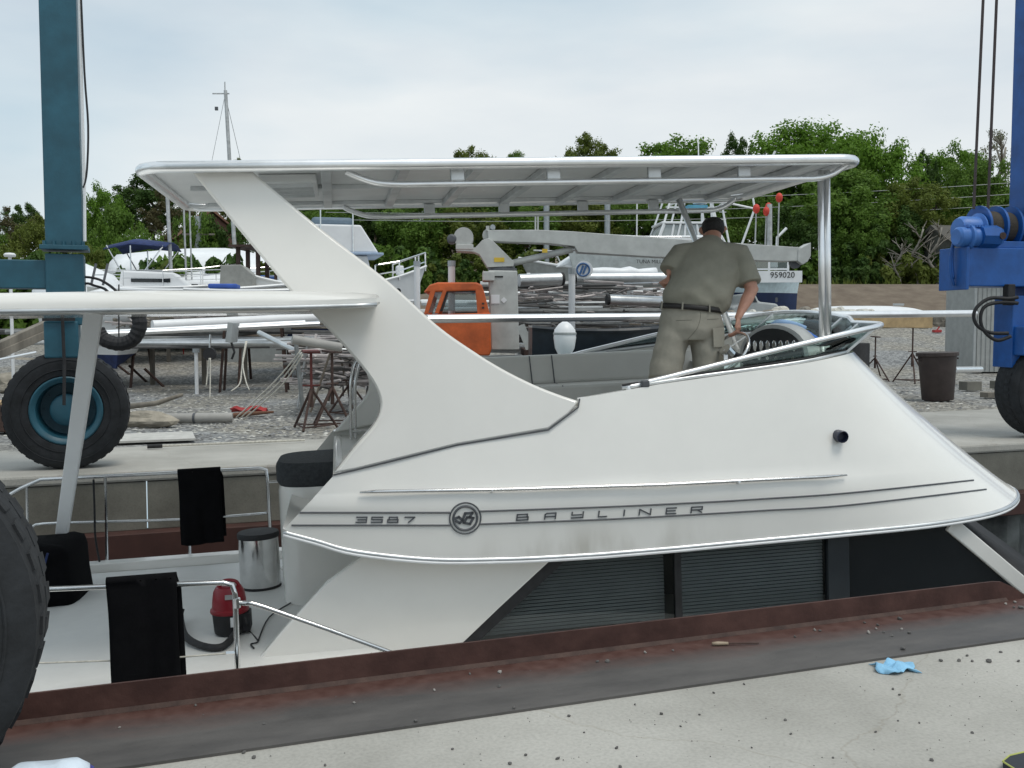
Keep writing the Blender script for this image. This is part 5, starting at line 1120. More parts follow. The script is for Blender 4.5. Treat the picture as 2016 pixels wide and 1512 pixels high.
# ---- bin, shed, drum, blocks
bb = gnd(1846, 787); o = thing('bin', 'dark brown tapered rubbish bin standing on the gravel', 'bin', bb, (R(0), R(-2), 0))
MB().lathe([(.32, .0), (.33, .02), (.40, .98), (.42, 1.0), (.42, 1.03), (.39, 1.03), (.385, .98), (.31, .05)], (0, 0, 0), 'Z', 28).build('bin_body', binm, o, smooth=True); MB().lathe([(.425, .96), (.44, .97), (.44, 1.04), (.425, 1.045)], (0, 0, 0), 'Z', 28).build('rim', binm, o)
for sx in (-1, 1): MB().box((sx * .41, 0, .9), (.05, .16, .04)).build('handle', binm, o)
q = gnd(1702, 748); o = thing('drum', 'black plastic drum half hidden by the windscreen corner', 'drum', (q.x - .2, q.y, GZ)); MB().lathe([(.3, 0), (.32, .03), (.32, .4), (.335, .42), (.32, .44), (.32, 1.1), (.30, 1.13), (.1, 1.13)], (0, 0, 0), 'Z', 24).build('drum_body', black, o, smooth=True)
s0 = gnd(1917, 745); sh_ = thing('shed', 'small grey metal shed with ribbed siding behind the blue hoist', 'shed', s0, (0, 0, R(4)))
SW, SH = 2.6, at(1917, 555, s0.y).z + .1
MB().box((SW / 2, .9, SH / 2 + .1), (SW, 1.8, SH - .2)).build('shed_wall', shedm, sh_)
for k in range(18): MB().box((.07 + k * .145, -.012, SH / 2 + .1), (.018, .03, SH - .22)).build('siding_rib', shedm, sh_)
MB().box((-.02, -.01, SH / 2 + .1), (.07, .06, SH - .2)).build('corner_trim', greyp, sh_); MB().box((SW / 2, .9, SH + .02), (SW + .2, 2.1, .08)).build('roof', greyp, sh_); MB().box((SW / 2, .9, .05), (SW, 1.7, .10)).build('skid', black, sh_)
for px_, py_, d, lab, mm in ((1910, 768, (.45, .3, .22), 'grey cinder block on the gravel by the shed', concw), (1975, 765, (.55, .35, .2), 'second grey block half under the shed corner', concw), (1965, 782, (.8, .25, .12), 'dark timber offcut lying near the blue hoist tyre', wood)):
    o = MB().box((0, 0, d[2] / 2), d).build('block', mm, None, bevel=.01); o.location = gnd(px_, py_); o.rotation_euler = (0, 0, .3); tag(o, lab, 'block')
mast(at(1878, 728, 27), at(1930, 727, 28), .09, alu, 'short bright pipe lying on the gravel beside the shed', name='pipe')
# timber baulk under the long mast, red boats jacks
a, b = at(1590, 632, 26), at(1830, 635, 27); c = (a + b) / 2; o = MB().bar(a - c, b - c, .26, .3).build('timber_baulk', tim, None, bevel=.01); o.location = c; tag(o, 'pale timber baulk lying beneath the upturned white hull', 'timber')
for px_, lab in ((1845, 'red floor jack lying on gravel beyond the long mast'), (1872, 'red floor jack nearer the shed beyond the long mast')):
    o = thing('floor_jack', lab, 'jack', gnd(px_, 638 + 30 if False else 690)); q = at(px_, 636, 41); o.location = (q.x, q.y, rise(41) + .03); o.scale = (1.6, 1.6, 1.6); MB().box((0, 0, 0), (.2, .14, .07)).build('base', redp, o, bevel=.01); MB().tube([(0, 0, .03), (.06, 0, .11)], .018, 6).build('lever', redp, o)
# upturned white hull behind the long mast
q = at(1700, 612, 24); o = thing('dinghy', 'upturned white dinghy hull lying behind the long mast', 'dinghy', q); rows = []
for i in range(13):
    u = i / 12; hw = .55 * (1 - (2 * u - 1) ** 4) ** .5 + .02; rows.append([(-1.7 + 3.4 * u, hw * math.cos(math.pi * k / 8), -.12 + .24 * (1 - (2 * u - 1) ** 4) * math.sin(math.pi * k / 8)) for k in range(9)])
MB().loft(rows).build('dinghy_hull', white, o, smooth=True); MB().box((.8, -.1, .15), (.25, .05, .05)).build('rag', greyp, o)
# rag heap along the mast
for i in range(16):
    q = at(1440 + i * 18 + rng.uniform(-6, 6), 609 + rng.uniform(-2, 3), 23); rockobj(q + Vector((0, 0, -.1)), (rng.uniform(.1, .28), .12, rng.uniform(.05, .10)), 'pale crumpled rag heaped along the long mast', rng.choice((rope, chipm, wood)), 'rag', 'rag')['group'] = 'rags along the long mast'

# ---- scrap heaps: tangled fittings nobody could count
def scrap(name, label, boxes, n, seed):
    r2 = random.Random(seed); mb = MB()
    for i in range(n):
        x0, x1, y0, y1, Y0, Y1 = r2.choice(boxes); c = at(r2.uniform(x0, x1), r2.uniform(y0, y1), r2.uniform(Y0, Y1))
        if c.z < .05: c.z = .05
        if r2.random() < .8:
            d = Vector((r2.gauss(0, 1), r2.gauss(0, 1), r2.gauss(0, .6))).normalized() * r2.uniform(.2, .9); d.z *= .12; d.y *= .4; mb.tube([c - d, c + d], r2.uniform(.01, .03), 5)
        else: mb.box(c, (r2.uniform(.03, .14), r2.uniform(.03, .12), r2.uniform(.02, .1)), (r2.uniform(0, 3), r2.uniform(0, 3), r2.uniform(0, 3)))
    return mb
for nm, lab, boxes, n, seed, m_ in (('scrap_heap', 'dark tangle of rigging and fittings heaped among the stored spars', [(990, 1320, 560, 625, 22, 28), (1000, 1300, 600, 650, 21, 25), (600, 760, 670, 760, 18, 21)], 360, 3, mat('scrap_dark', (.13, .125, .12), .7, var=.5, scale=2)),
                                 ('fittings_heap', 'pale tangle of fittings heaped among the stored spars', [(990, 1320, 555, 625, 22, 28), (600, 740, 660, 760, 18, 21), (180, 640, 612, 640, 24, 28)], 620, 4, mat('scrap_pale', (.42, .38, .37), .6, var=.4, scale=2)),
                                 ('lumber_heap', 'brown boards and sticks heaped behind the silver masts', [(180, 660, 612, 645, 24, 29), (1000, 1310, 590, 640, 23, 27)], 260, 5, wood)):
    tag(scrap(nm, lab, boxes, n, seed).build(nm, m_, None, fixn=False), lab, 'scrap', kind='stuff')
# boulders and logs along the foot of the bank
for i in range(34):
    px = 1490 + i * 15 + rng.uniform(-8, 8); Y = rng.uniform(42.6, 44.2); q = at(px, 600, Y); q.z = rise(Y) - .05
    rockobj(q, (rng.uniform(.2, .75), .35, rng.uniform(.15, .42)), 'rough stone at the foot of the brown embankment', rng.choice((rock, stone, wood)), 'stone', 'rock')['group'] = 'stones along the bank foot'

# ---- boats laid up in the yard
def hullmesh(o, L, Bm, H, mt, zb, rake=.12, sheer=.25, flare=.8, bottom=None, bz_=.3, tr=.85, gun=None):
    # bow towards +x, transom at -L/2; zb = height of the keel line
    rings, rb, dk = [], [], []
    for i in range(17):
        u = i / 16; x = -L / 2 + L * u; h = Bm / 2 * (tr + (1 - tr) * min(1, u / .35)) * (1 - max(0, (u - .45) / .55) ** 2.2) + .01
        zs = H * (1 + sheer * (u - .4) ** 2 * 2); rk = L * rake * max(0, u - .6) / .4
        wl_ = H * bz_; hw = h * (flare - .15 * u)
        rings.append([(x - rk * .55, -hw, zb + wl_), (x - rk * .3, -h * .93, zb + lerp(wl_, zs, .5)), (x, -h, zb + zs), (x, h, zb + zs), (x - rk * .3, h * .93, zb + lerp(wl_, zs, .5)), (x - rk * .55, hw, zb + wl_)])
        rb.append([(x - rk * .55, -hw * .99, zb + wl_), (x - rk * .8, -hw * .55, zb + wl_ * .35), (x - rk, -.03, zb), (x - rk, .03, zb), (x - rk * .8, hw * .55, zb + wl_ * .35), (x - rk * .55, hw * .99, zb + wl_)])
        dk.append(([x, -h - .02, zb + zs], [x, h + .02, zb + zs]))
    hl = MB().loft(rings).build('hull', mt, o, smooth=True)
    MB().loft(rb).build('bottom', bottom or dkhull, o, smooth=True)
    MB().tube([Vector(a) for a, b in dk], .045, 6).build('gunwale', gun or white, hl); MB().tube([Vector(b) for a, b in dk], .045, 6).build('gunwale', gun or white, hl)
    return hl
def railing(o, pts, h, r=.02, m=None, mid=True):
    m = m or steel; P = [Vector(p) for p in pts]
    rl = MB().tube([p + Vector((0, 0, h)) for p in P], r, 6).build('rail', m, o)
    if mid: MB().tube([p + Vector((0, 0, h * .5)) for p in P], r * .7, 5).build('rail', m, o)
    for p in P: MB().tube([p, p + Vector((0, 0, h))], r * .9, 5).build('stanchion', m, o)
def boat(label, px, py, Y, rz, name='laid_up_boat'):
    q = at(px, py, Y); return thing(name, label, 'boat', (q.x, q.y, GZ), (0, 0, rz))
def stands(o, L, Bm, z):
    for x in (-L * .3, L * .2):
        for s_ in (-1, 1): MB().tube([(x, s_ * Bm * .38, z), (x, s_ * Bm * .6, 0)], .04, 6).build('prop', rustd, o)
    [MB().box((xx, 0, z / 2), (.12, .12, z)).build('keel_block', wood, o) for xx in (-L * .25, 0, L * .2)]
# sailboat with blue bimini (stern towards camera left)
o = boat('white sailing yacht with navy bimini and mast laid up behind the teal hoist', 412, 600, 36, R(6))
hullmesh(o, 7.6, 2.8, 1.5, white, 1.3, bottom=greyp); stands(o, 7.6, 2.8, 1.25)
MB().box((.6, 0, 3.0), (3.0, 1.7, .45)).build('coachroof', white, o, bevel=.12)
for k in range(4): MB().box((-.4 + k * .7, -.86, 3.02), (.38, .02, .14)).build('cabin_window', darkglass, o)
MB().loft([[(-3.3, y, 4.36 + .22 * (1 - (y / 1.2) ** 2) - .1) for y in (-1.2, -.6, 0, .6, 1.2)], [(-2.4, y, 4.46 + .25 * (1 - (y / 1.2) ** 2)) for y in (-1.2, -.6, 0, .6, 1.2)], [(-1.2, y, 4.36 + .22 * (1 - (y / 1.2) ** 2)) for y in (-1.2, -.6, 0, .6, 1.2)]], cap=False, closed=False).build('bimini', navy, o, smooth='all', solid=.03)
for x0, x1 in ((-2.4, -3.2), (-2.4, -1.3), (-2.4, -2.4)):
    for s_ in (-1, 1): MB().tube([(x0, s_ * 1.15, 2.9), (x1, s_ * 1.15, 4.4)], .025, 6).build('bimini_hoop', steel, o)
railing(o, [(-3.7, -1.1, 2.85), (-2.6, -1.25, 2.85), (-1.3, -1.38, 2.85), (0, -1.4, 2.9), (1.4, -1.25, 2.95), (2.7, -.8, 3.1), (3.7, -.1, 3.3)], .65); railing(o, [(-3.7, 1.1, 2.85), (-2, 1.3, 2.85), (0, 1.4, 2.9), (2, 1.0, 3.0), (3.7, .1, 3.3)], .65)
MB().tube([(-1.3, 0, 2.9), (-1.4, 0, 6.75)], .065, 8).build('mast', pm[3], o); MB().tube([(-.85, .3, 2.9), (-.9, .3, 6.6)], .035, 6).build('spare_spar', pm[3], o); MB().tube([(-.65, .3, 2.9), (-.7, .3, 6.6)], .03, 6).build('spare_spar', pm[3], o)
MB().box((-1.6, -.5, 3.1), (.8, .7, .3)).build('cockpit_cover', navy, o, bevel=.1); MB().box((2.0, -.2, 3.35), (2.0, .35, .18)).build('sail_cover', mat('blue_cover', (.04, .10, .30), .8), o, bevel=.07)
MB().bar((-4.0, -.6, 3.2), (-4.4, -.6, 2.0), .08, .3).build('boarding_ladder', steel, o); MB().tube([(-3.8, -1.1, 3.4), (-4.5, -1.1, 3.5), (-4.5, 1.1, 3.5), (-3.8, 1.1, 3.4)], .03, 6).build('stern_davit', steel, o)
# shrink wrapped boats
def wrapped(label, px, py, Y, rz, L, Bm, z0, H):
    o = boat(label, px, py, Y, rz, 'wrapped_boat'); rows = []
    for i in range(15):
        u = i / 14; x = -L / 2 + L * u; h = Bm / 2 * (1 - max(0, (u - .5) / .5) ** 2.4) * (.86 + .14 * min(1, u * 4)) + .02; zr = H * (.85 + .2 * math.sin(u * 3.0)) * (1 - .35 * max(0, u - .6) / .4)
        rows.append([(x, -h, z0), (x, -h * 1.02, z0 + zr * .35), (x, -h * .75, z0 + zr * .7), (x, 0, z0 + zr), (x, h * .75, z0 + zr * .7), (x, h * 1.02, z0 + zr * .35), (x, h, z0)])
    MB().loft(rows).build('wrap_cover', wrap, o, smooth='all'); hullmesh(o, L * .99, Bm * .97, z0 - .55, white, .55, bottom=navy); stands(o, L, Bm, .5)
    return o
wrapped('long boat in white shrink wrap behind the navy bimini yacht', 420, 600, 44, R(4), 8.2, 3.0, 3.4, 1.55)
wrapped('white wrapped boat with domed cover beside the teal column', 160, 600, 31, R(-70), 6.5, 2.6, 2.2, 1.35)
wrapped('low white wrapped boat in front of the domed one', 205, 610, 27, R(-60), 5.0, 2.2, 1.75, .9)
wrapped('low white wrapped boat tucked right of the navy bimini yacht', 470, 600, 40, R(10), 5.5, 2.2, 2.9, .9)
o = boat('white motor cruiser with blue cabin stripe behind the pale workboat', 330, 600, 33, R(12)); hullmesh(o, 5.0, 2.2, 1.25, white, 1.6, bottom=greyp); stands(o, 5.0, 2.2, 1.5); MB().prism([(-1.4, 2.85), (.9, 2.85), (.3, 3.35), (-1.3, 3.4)], X, -.8, .8).build('cabin', white, o, bevel=.06); MB().box((-.4, -.82, 3.1), (1.2, .02, .14)).build('cabin_window', darkglass, o); railing(o, [(-2.3, -.95, 2.9), (-1.2, -1.05, 2.9), (0, -1.05, 2.9), (1.2, -.8, 3.0), (2.3, -.2, 3.2)], .5, .018)
# grey work barge with box house
o = boat('pale grey workboat with box house laid up before the sailing yacht', 400, 620, 28, R(8)); hullmesh(o, 5.6, 2.3, 1.45, mat('hull_greige', (.48, .48, .45), .5), 1.15, bottom=greyp, tr=.95); stands(o, 5.6, 2.3, 1.1)
MB().prism([(.55, 2.55), (1.45, 2.55), (1.45, 3.05), (1.15, 3.32), (.6, 3.30)], X, -.7, .7).build('box_house', mat('house_grey', (.30, .30, .28), .6), o, bevel=.02)
MB().bar((-2.6, -.9, 3.3), (-3.0, -1.3, 1.2), .06, .05).build('ladder_rail', stripe, o); MB().bar((-2.3, -.9, 3.3), (-2.7, -1.3, 1.2), .06, .05).build('ladder_rail', stripe, o)
for k in range(6): MB().bar((-2.66 - k * .06, -.95 - k * .06, 3.0 - k * .3), (-2.36 - k * .06, -.95 - k * .06, 3.0 - k * .3), .03, .03).build('ladder_rung', alu2, o)
MB().box((-.8, -1.16, 2.2), (3.6, .03, .05)).build('rub_strake', stripe, o)
# brown wheelhouse
q = at(510, 640, 33); o = thing('wheelhouse', 'open brown wooden wheelhouse with flat roof behind the arch', 'wheelhouse', (q.x, q.y, GZ))
MB().box((.1, .6, 4.25), (2.0, 1.8, .07)).build('roof', rustd, o)
for x in (-.65, .0, .6): MB().box((x, 0, 3.3), (.13, .1, 1.9)).build('post', rustd, o); MB().box((x, 1.2, 3.3), (.13, .1, 1.9)).build('post', rustd, o)
MB().box((0, .6, 1.2), (2.0, 1.6, 2.4)).build('base', greyp, o); MB().box((-.05, .0, 2.75), (1.5, .08, .5)).build('panel', white, o)
o = boat('small blue-covered skiff lying across the stern of the pale workboat', 500, 640, 25, R(10), 'skiff'); hullmesh(o, 3.2, 1.2, .45, mat('skiff_green', (.30, .36, .36), .6), 2.05, bottom=greyp); MB().box((-.7, 0, 2.62), (.7, .8, .12)).build('tarp', mat('tarp_blue', (.04, .10, .40), .7), o, bevel=.04); [MB().bar((xx, yy, 0), (xx * .8, yy * .6, 2.1), .06, .06).build('trestle_leg', rustd, o) for xx in (-.8, .8) for yy in (-.5, .5)]
# trawler yacht
o = boat('white trawler yacht with flybridge and bow rail near the crane winch', 672, 640, 30, R(14), 'trawler_yacht'); o.scale = (.92, .92, .92)
hullmesh(o, 5.6, 2.8, 1.75, white, 1.25, rake=.22, sheer=.6, bottom=navy); stands(o, 5.6, 2.8, 1.2)
MB().prism([(-2.0, 2.9), (1.0, 2.9), (.75, 4.0), (-2.0, 4.0)], X, -1.15, 1.15).build('deckhouse', white, o, bevel=.04)
MB().prism([(.0, 3.25), (.72, 3.25), (.58, 3.85), (.0, 3.85)], X, -1.165, -1.145).build('cabin_window', darkglass, o); MB().prism([(-1.5, 3.25), (-.2, 3.25), (-.2, 3.85), (-1.5, 3.85)], X, -1.165, -1.145).build('cabin_window', darkglass, o)
MB().loft([[(.93, y, 3.2) for y in (-1, 1)], [(.74, y, 3.9) for y in (-1, 1)]], cap=False, closed=False).build('cabin_windscreen', darkglass, o)
MB().box((-.4, 0, 4.05), (3.3, 2.6, .08)).build('flybridge_deck', mat('pale_blue_edge', (.35, .45, .60), .5), o, bevel=.02)
MB().prism([(-1.8, 4.09), (1.1, 4.09), (.55, 4.95), (-1.8, 4.95)], X, -1.2, 1.2).build('flybridge_side', white, o, bevel=.05)
MB().box((-.3, 0, 5.08), (1.3, 1.5, .28)).build('flybridge_cover', mat('cover_bluegrey', (.12, .17, .22), .6), o, bevel=.1)
for x in (-.7, .3): MB().tube([(x, -1.24, 4.1), (x, -1.24, 5.4)], .02, 5).build('flybridge_post', steel, o)
railing(o, [(1.0, -1.1, 3.1), (1.8, -.85, 3.25), (2.5, -.35, 3.5), (2.78, 0, 3.6), (2.5, .35, 3.5), (1.8, .85, 3.25)], .6, .028)
MB().lathe([(.02, -.02), (.09, -.02), (.09, .02)], (1.75, -.93, 2.9), 'Y', 12).build('porthole', darkglass, o); MB().box((1.9, -.2, 3.6), (.25, .25, .3)).build('windlass', white, o, bevel=.05)
# grey hulled boat with white wrap
o = boat('grey-hulled boat with white cover behind the lifting ram', 1150, 640, 35, R(186)); hullmesh(o, 4.6, 2.4, 1.2, mat('hull_grey', (.33, .34, .33), .5), 2.35, rake=.25, sheer=.5, bottom=greyp); stands(o, 4.6, 2.4, 2.3)
MB().prism([(-2.2, 3.6), (1.2, 3.6), (.2, 4.25), (-2.2, 4.5)], X, -1.1, 1.1).build('cover', wrap, o, bevel=.1)
MB().tube([(.6, -1, 3.7), (.9, -1, 4.3), (1.7, -.7, 4.3)], .03, 6).build('bow_rail', pm[3], o)
# named fishing boat
o = boat('pale fishing boat named on its flank beneath the crane boom', 1262, 640, 34, R(188), 'fishing_boat'); hullmesh(o, 5.2, 2.6, 1.35, mat('hull_pale', (.60, .63, .62), .45), 2.68, rake=.12, sheer=.3, bottom=greyp); stands(o, 5.2, 2.6, 2.25)
MB().prism([(-2.2, 4.1), (.9, 4.1), (.3, 4.6), (-2.2, 4.65)], X, -.9, .9).build('trunk_cabin', white, o, bevel=.08); railing(o, [(-2, 1.0, 4.1), (-1, 1.2, 4.1), (0, 1.1, 4.1), (1, .9, 4.15), (1.9, .4, 4.25)], .45, .022, steel)
MB().box((0, 0, 1.2), (.5, .5, 2.2)).build('block_stack', wood, o)
def lettering(txt, loc, rot, size, m, parent, name='lettering'):
    cu_ = bpy.data.curves.new(name, 'FONT'); cu_.body = txt; cu_.size = size; cu_.extrude = .004; cu_.align_x = 'CENTER'; cu_.align_y = 'CENTER'
    t_ = bpy.data.objects.new(name, cu_); C.objects.link(t_); dg = bpy.context.evaluated_depsgraph_get(); me = bpy.data.meshes.new_from_object(t_.evaluated_get(dg)); bpy.data.objects.remove(t_)
    me.materials.clear(); me.materials.append(m); oo = bpy.data.objects.new(name, me); C.objects.link(oo); oo.parent = parent; oo.location = loc; oo.rotation_euler = rot; return oo
lettering('TUNA MILL II', (.05, 1.335, 3.72), (R(90), 0, R(180)), .17, mat('letter_black', (.03, .03, .03), .6), o)
# sport fisher with tower
o = boat('white sport fishing boat with pipework tower above the crane boom', 1372, 640, 44, R(4), 'sport_fishing_boat'); hullmesh(o, 7.5, 3.0, 1.5, white, 2.2, bottom=greyp); stands(o, 7.5, 3.0, 2.1)
MB().prism([(-1.9, 3.75), (1.9, 3.75), (1.5, 4.7), (.2, 5.0), (-1.7, 5.0)], X, -1.3, 1.3).build('deckhouse', white, o, bevel=.1)
MB().loft([[(-2.1 + .0 * k, -1.1, 5.0), (1.0, -1.1, 5.0), (1.0, 1.1, 5.0), (-2.1, 1.1, 5.0)] if k == 0 else [(-1.7, -.95, 5.95), (.5, -.95, 5.95), (.5, .95, 5.95), (-1.7, .95, 5.95)] for k in range(2)]).build('tower_enclosure', mat('clear_curtain', (.35, .38, .38), .15), o)
for x0, x1 in ((-2.1, -1.7), (-1.5, -1.3), (-.9, -.8), (-.2, -.3), (.5, .2), (1.0, .5)): MB().tube([(x0, -1.12, 5.0), (x1, -.97, 5.95)], .05, 6).build('enclosure_frame', white, o)
MB().box((-.6, 0, 6.02), (2.5, 2.1, .10)).build('hardtop', white, o, bevel=.03); MB().box((-.2, -.4, 6.75), (.85, .7, .12)).build('radar_shelf', mat('shelf_blue', (.10, .35, .50), .5), o); MB().lathe([(.3, 0), (.32, .08), (.28, .18), (.1, .22)], (.0, -.3, 6.9), 'Z', 16).build('radar_dome', white, o, smooth=True)
for x0, x1 in ((-2.6, -1.0), (1.3, .6), (-1.6, -.5), (1.1, .1), (.6, .3)):
    for s_ in (-1, 1): MB().tube([(x0, s_ * 1.3, 3.8), (lerp(x0, x1, .55), s_ * 1.0, 6.05), (x1, s_ * .6, 8.4)], .045, 6).build('tower_leg', white, o)
for z, hw in ((6.9, .95), (7.6, .8), (8.4, .62)): MB().tube([(-1.2, -hw, z), (1.0, -hw, z), (1.0, hw, z), (-1.2, hw, z), (-1.2, -hw, z)], .04, 6).build('tower_ring', white, o)
for k in range(7): MB().bar((.75, -.7, 6.2 + k * .32), (1.05, -.7, 6.2 + k * .32), .03, .03).build('tower_rung', white, o)
MB().tube([(1.2, -1.25, 4.0), (2.1, -1.35, 6.6), (2.0, -1.3, 7.2), (2.9, -1.5, 9.0)], .05, 6).build('outrigger', white, o); MB().tube([(2.1, -1.35, 6.6), (.9, -1, 6.9)], .045, 6).build('outrigger_brace', white, o); MB().tube([(-2.95, -1.2, 3.9), (-2.95, -1.2, 7.6)], .03, 5).build('whip_antenna', white, o)
MB().tube([(3.1, -1.2, 4.0), (3.15, -1.2, 5.4), (3.55, -1.2, 5.8)], .06, 8).build('exhaust_stack', white, o); MB().box((2.5, -1.1, 4.4), (.5, .5, .7)).build('bait_tank', mat('tank_tan', (.45, .38, .30), .6), o, bevel=.05); MB().box((3.0, -1.1, 4.35), (.35, .4, .5)).build('bait_tank', white, o, bevel=.05)
# number-bearing fishing boat
o = boat('white fishing boat with blue waterline and hull number behind the person', 1451, 640, 36, R(-6), 'fishing_boat'); L_ = 4.4; o.location.z -= .42
hullmesh(o, L_, 2.4, 2.0, mat('hull_skyblue', (.55, .66, .70), .4), 2.0 - .35, rake=.04, sheer=.1, bottom=mat('bottom_navy', (.015, .03, .09), .5), tr=.9, bz_=.78, flare=.95); stands(o, L_, 2.4, 1.6)
x0 = -2.2 + 1.9
MB().box((.35, -1.18, 3.75), (3.4, .06, .4)).build('bulwark', white, o); MB().box((-.7, .0, 4.0), (2.0, 1.9, .3)).build('cabin_base', white, o)
for xx in (.3, .95, 1.6): MB().box((xx, -1.0, 4.32), (.07, .07, .72)).build('window_post', white, o)
for zz in (4.02, 4.32, 4.66): MB().box((.95, -1.0, zz), (1.35, .065, .06)).build('window_rail', white, o)
MB().box((.95, -.97, 4.34), (1.3, .02, .64)).build('window_pane', cabglass, o); MB().box((.95, 0, 4.75), (1.6, 2.1, .08)).build('roof', white, o)
lettering('959020', (1.38, -1.225, 3.80), (R(90), 0, 0), .28, mat('letter_black', (0, 0, 0)), o)
MB().box((.2, -1.19, 2.9), (.12, .03, .16)).build('hull_fitting', stripe, o); MB().box((1.2, -1.15, 2.95), (.08, .03, .16)).build('hull_fitting', stripe, o)
# dan buoys with red heads
for px, yt, yb, Y, lab in ((1489, 411, 475, 35, 'red-topped marker pole standing alone nearest the exhaust stack'), (1509, 416, 478, 35, 'larger red-topped marker pole beside the grey post'), (1513, 408, 478, 35.5, 'red-topped marker pole leaning on the grey post'), (1534, 389, 475, 35, 'tallest red-topped marker pole')):
    a, b = at(px - 3, yb + 20, Y), at(px, yt, Y); o = thing('marker_buoy', lab, 'buoy', a); MB().tube([(0, 0, 0), b - a], .025, 6).build('staff', pm[3], o); MB().lathe([(.03, -.17), (.105, -.1), (.125, .02), (.09, .12), (.03, .16)], b - a, 'Z', 14).build('float', redf, o, smooth=True)
mast(at(1515, 402, 35), at(1515, 500, 35), .09, pm[3], 'grey post carrying the red-topped marker poles', name='post')
# dark hull and teal hull close behind the flybridge
o = boat('black-hulled boat lying close behind the yacht flybridge', 1205, 700, 18.2, R(2), 'boat_hull'); hullmesh(o, 3.0, 1.6, 1.22, dkhull, .35, rake=.1, sheer=.15, gun=dkhull); MB().box((0, 0, .2), (1.6, .4, .35)).build('cradle', wood, o)
q = at(1230, 700, 15.6); o = thing('teal_hull', 'dark teal boat hull with pale gunwale and diamond tag beyond the flybridge seats', 'boat', (q.x, q.y, GZ), (0, R(-9), R(6))); hullmesh(o, 3.6, 1.3, .9, tealhull, .25, rake=.1, sheer=.3); MB().box((.2, 0, .18), (1.6, .35, .25)).build('cradle', wood, o)
MB().bar((-1.7, -.75, .85), (1.8, -.7, 1.26), .05, .06).build('gunwale_bar', mat('pale_teal', (.35, .5, .47), .5), o); MB().bar((.55, -.72, .55), (1.15, -.7, 1.55), .025, .03).build('oar', white, o)
tg = MB().prism([(-.20, 0), (0, .13), (.20, 0), (0, -.13)], lambda u, v, w_: (-.28 + u, w_, .98 + v), -.80, -.79).build('diamond_tag', mat('tag_green', (.35, .55, .50), .6), o); lettering('1075', (-.28, -.806, .98), (R(90), 0, 0), .12, mat('letter_black', (0, 0, 0)), o)
# tall mast of a sailboat far behind
a = at(443, 178, 48); o = thing('sailboat_rig', 'tall grey mast with stays rising above the hardtop', 'mast', (a.x + .3, a.y, GZ)); zt_ = a.z - GZ
MB().tube([(.25, 0, 0), (-.28, 0, zt_)], [.11, .085], 8).build('mast_tube', pm[3], o, smooth=True); MB().bar((-.9, 0, zt_ - .15), (-.1, 0, zt_ - .15), .05, .05).build('masthead_arm', pm[3], o); MB().tube([(-.3, 0, zt_), (-.3, 0, zt_ + .4)], .03, 5).build('masthead_wand', pm[3], o)
MB().tube([(-.3, 0, zt_ - .2), (1.6, 0, 4)], .012, 4).build('stay', pm[1], o); MB().tube([(-.3, 0, zt_ - .2), (-2.4, 0, 3)], .010, 4).build('stay', pm[1], o); MB().box((-.72, 0, zt_ - .85), (.14, .1, .16)).build('reflector', stripe, o)
hullmesh(o, 8, 2.8, 1.4, white, 1.0, bottom=navy)
# radio mast on the yard, street lamp, utility poles with wires
for px, yt, Y, lab in ((1076, 398, 58, 'grey utility pole behind the crane boom nearer its stays'), (1196, 392, 58, 'grey utility pole behind the middle of the crane boom'), (390, 440, 56, 'grey utility pole behind the brown roofed house')):
    a = at(px, yt, Y); o = thing('utility_pole', lab, 'pole', (a.x, a.y, 3.4)); MB().tube([(0, 0, 0), (0, 0, 7.2 if px > 1000 else a.z - 3)], .17, 8).build('pole', galv, o); MB().bar((-.9, 0, 6.5 if px > 1000 else a.z - 4), (.9, 0, 6.5 if px > 1000 else a.z - 4), .1, .1).build('cross_arm', wood, o)
for k, (y0, y1, lab) in enumerate(((372, 352, 'upper power line strung before the hillside trees'), (396, 374, 'middle power line strung before the hillside trees'), (410, 396, 'lower power line strung before the hillside trees'))):
    a, b = at(640, y0 + 22, 57), at(2100, y1, 57); c = (a + b) / 2; pts = [lerp(a, b, u / 16) - c - Vector((0, 0, .5 * (1 - (u / 8 - 1) ** 2))) for u in range(17)]
    o = MB().tube(pts, .016, 4).build('power_line', greyp, None); o.location = c; tag(o, lab, 'cable')
a = at(19, 495, 24); o = thing('yard_lamp', 'small white lamp on a post beyond the teal beam', 'lamp', (a.x, a.y, GZ)); MB().tube([(0, 0, 0), (0, 0, a.z - .1)], .04, 8).build('post', white, o); MB().lathe([(.02, 0), (.12, .0), (.14, .05), (.10, .09), (.02, .1)], (0, 0, a.z - .1), 'Z', 12).build('lamp_head', white, o)
# houses
def house(label, px, py, Y, rz, Wd, Dp, Hh, Rh, wm, rm, z0):
    q = at(px, py, Y); o = thing('house', label, 'house', (q.x, q.y, z0), (0, 0, rz)); MB().box((0, 0, Hh / 2), (Wd, Dp, Hh)).build('wall', wm, o)
    MB().prism([(-Dp / 2 - .3, Hh - .15), (0, Hh + Rh), (Dp / 2 + .3, Hh - .15), (0, Hh + Rh - .2)], lambda u, v, w_: (w_, u, v), -Wd / 2 - .3, Wd / 2 + .3).build('roof', rm, o)
    MB().prism([(-Dp / 2, Hh - .02), (Dp / 2, Hh - .02), (0, Hh + Rh - .25)], lambda u, v, w_: (w_, u, v), -Wd / 2 + .01, Wd / 2 - .01).build('gable', wm, o)
    for k in range(3):
        w_ = MB().box((-Wd / 3 + k * Wd / 3, -Dp / 2 - .02, Hh * .55), (.9, .06, 1.2)).build('window', darkglass, o); MB().box((-Wd / 3 + k * Wd / 3, -Dp / 2 - .05, Hh * .55 - .65), (1.1, .08, .1)).build('sill', white, w_)
    return o
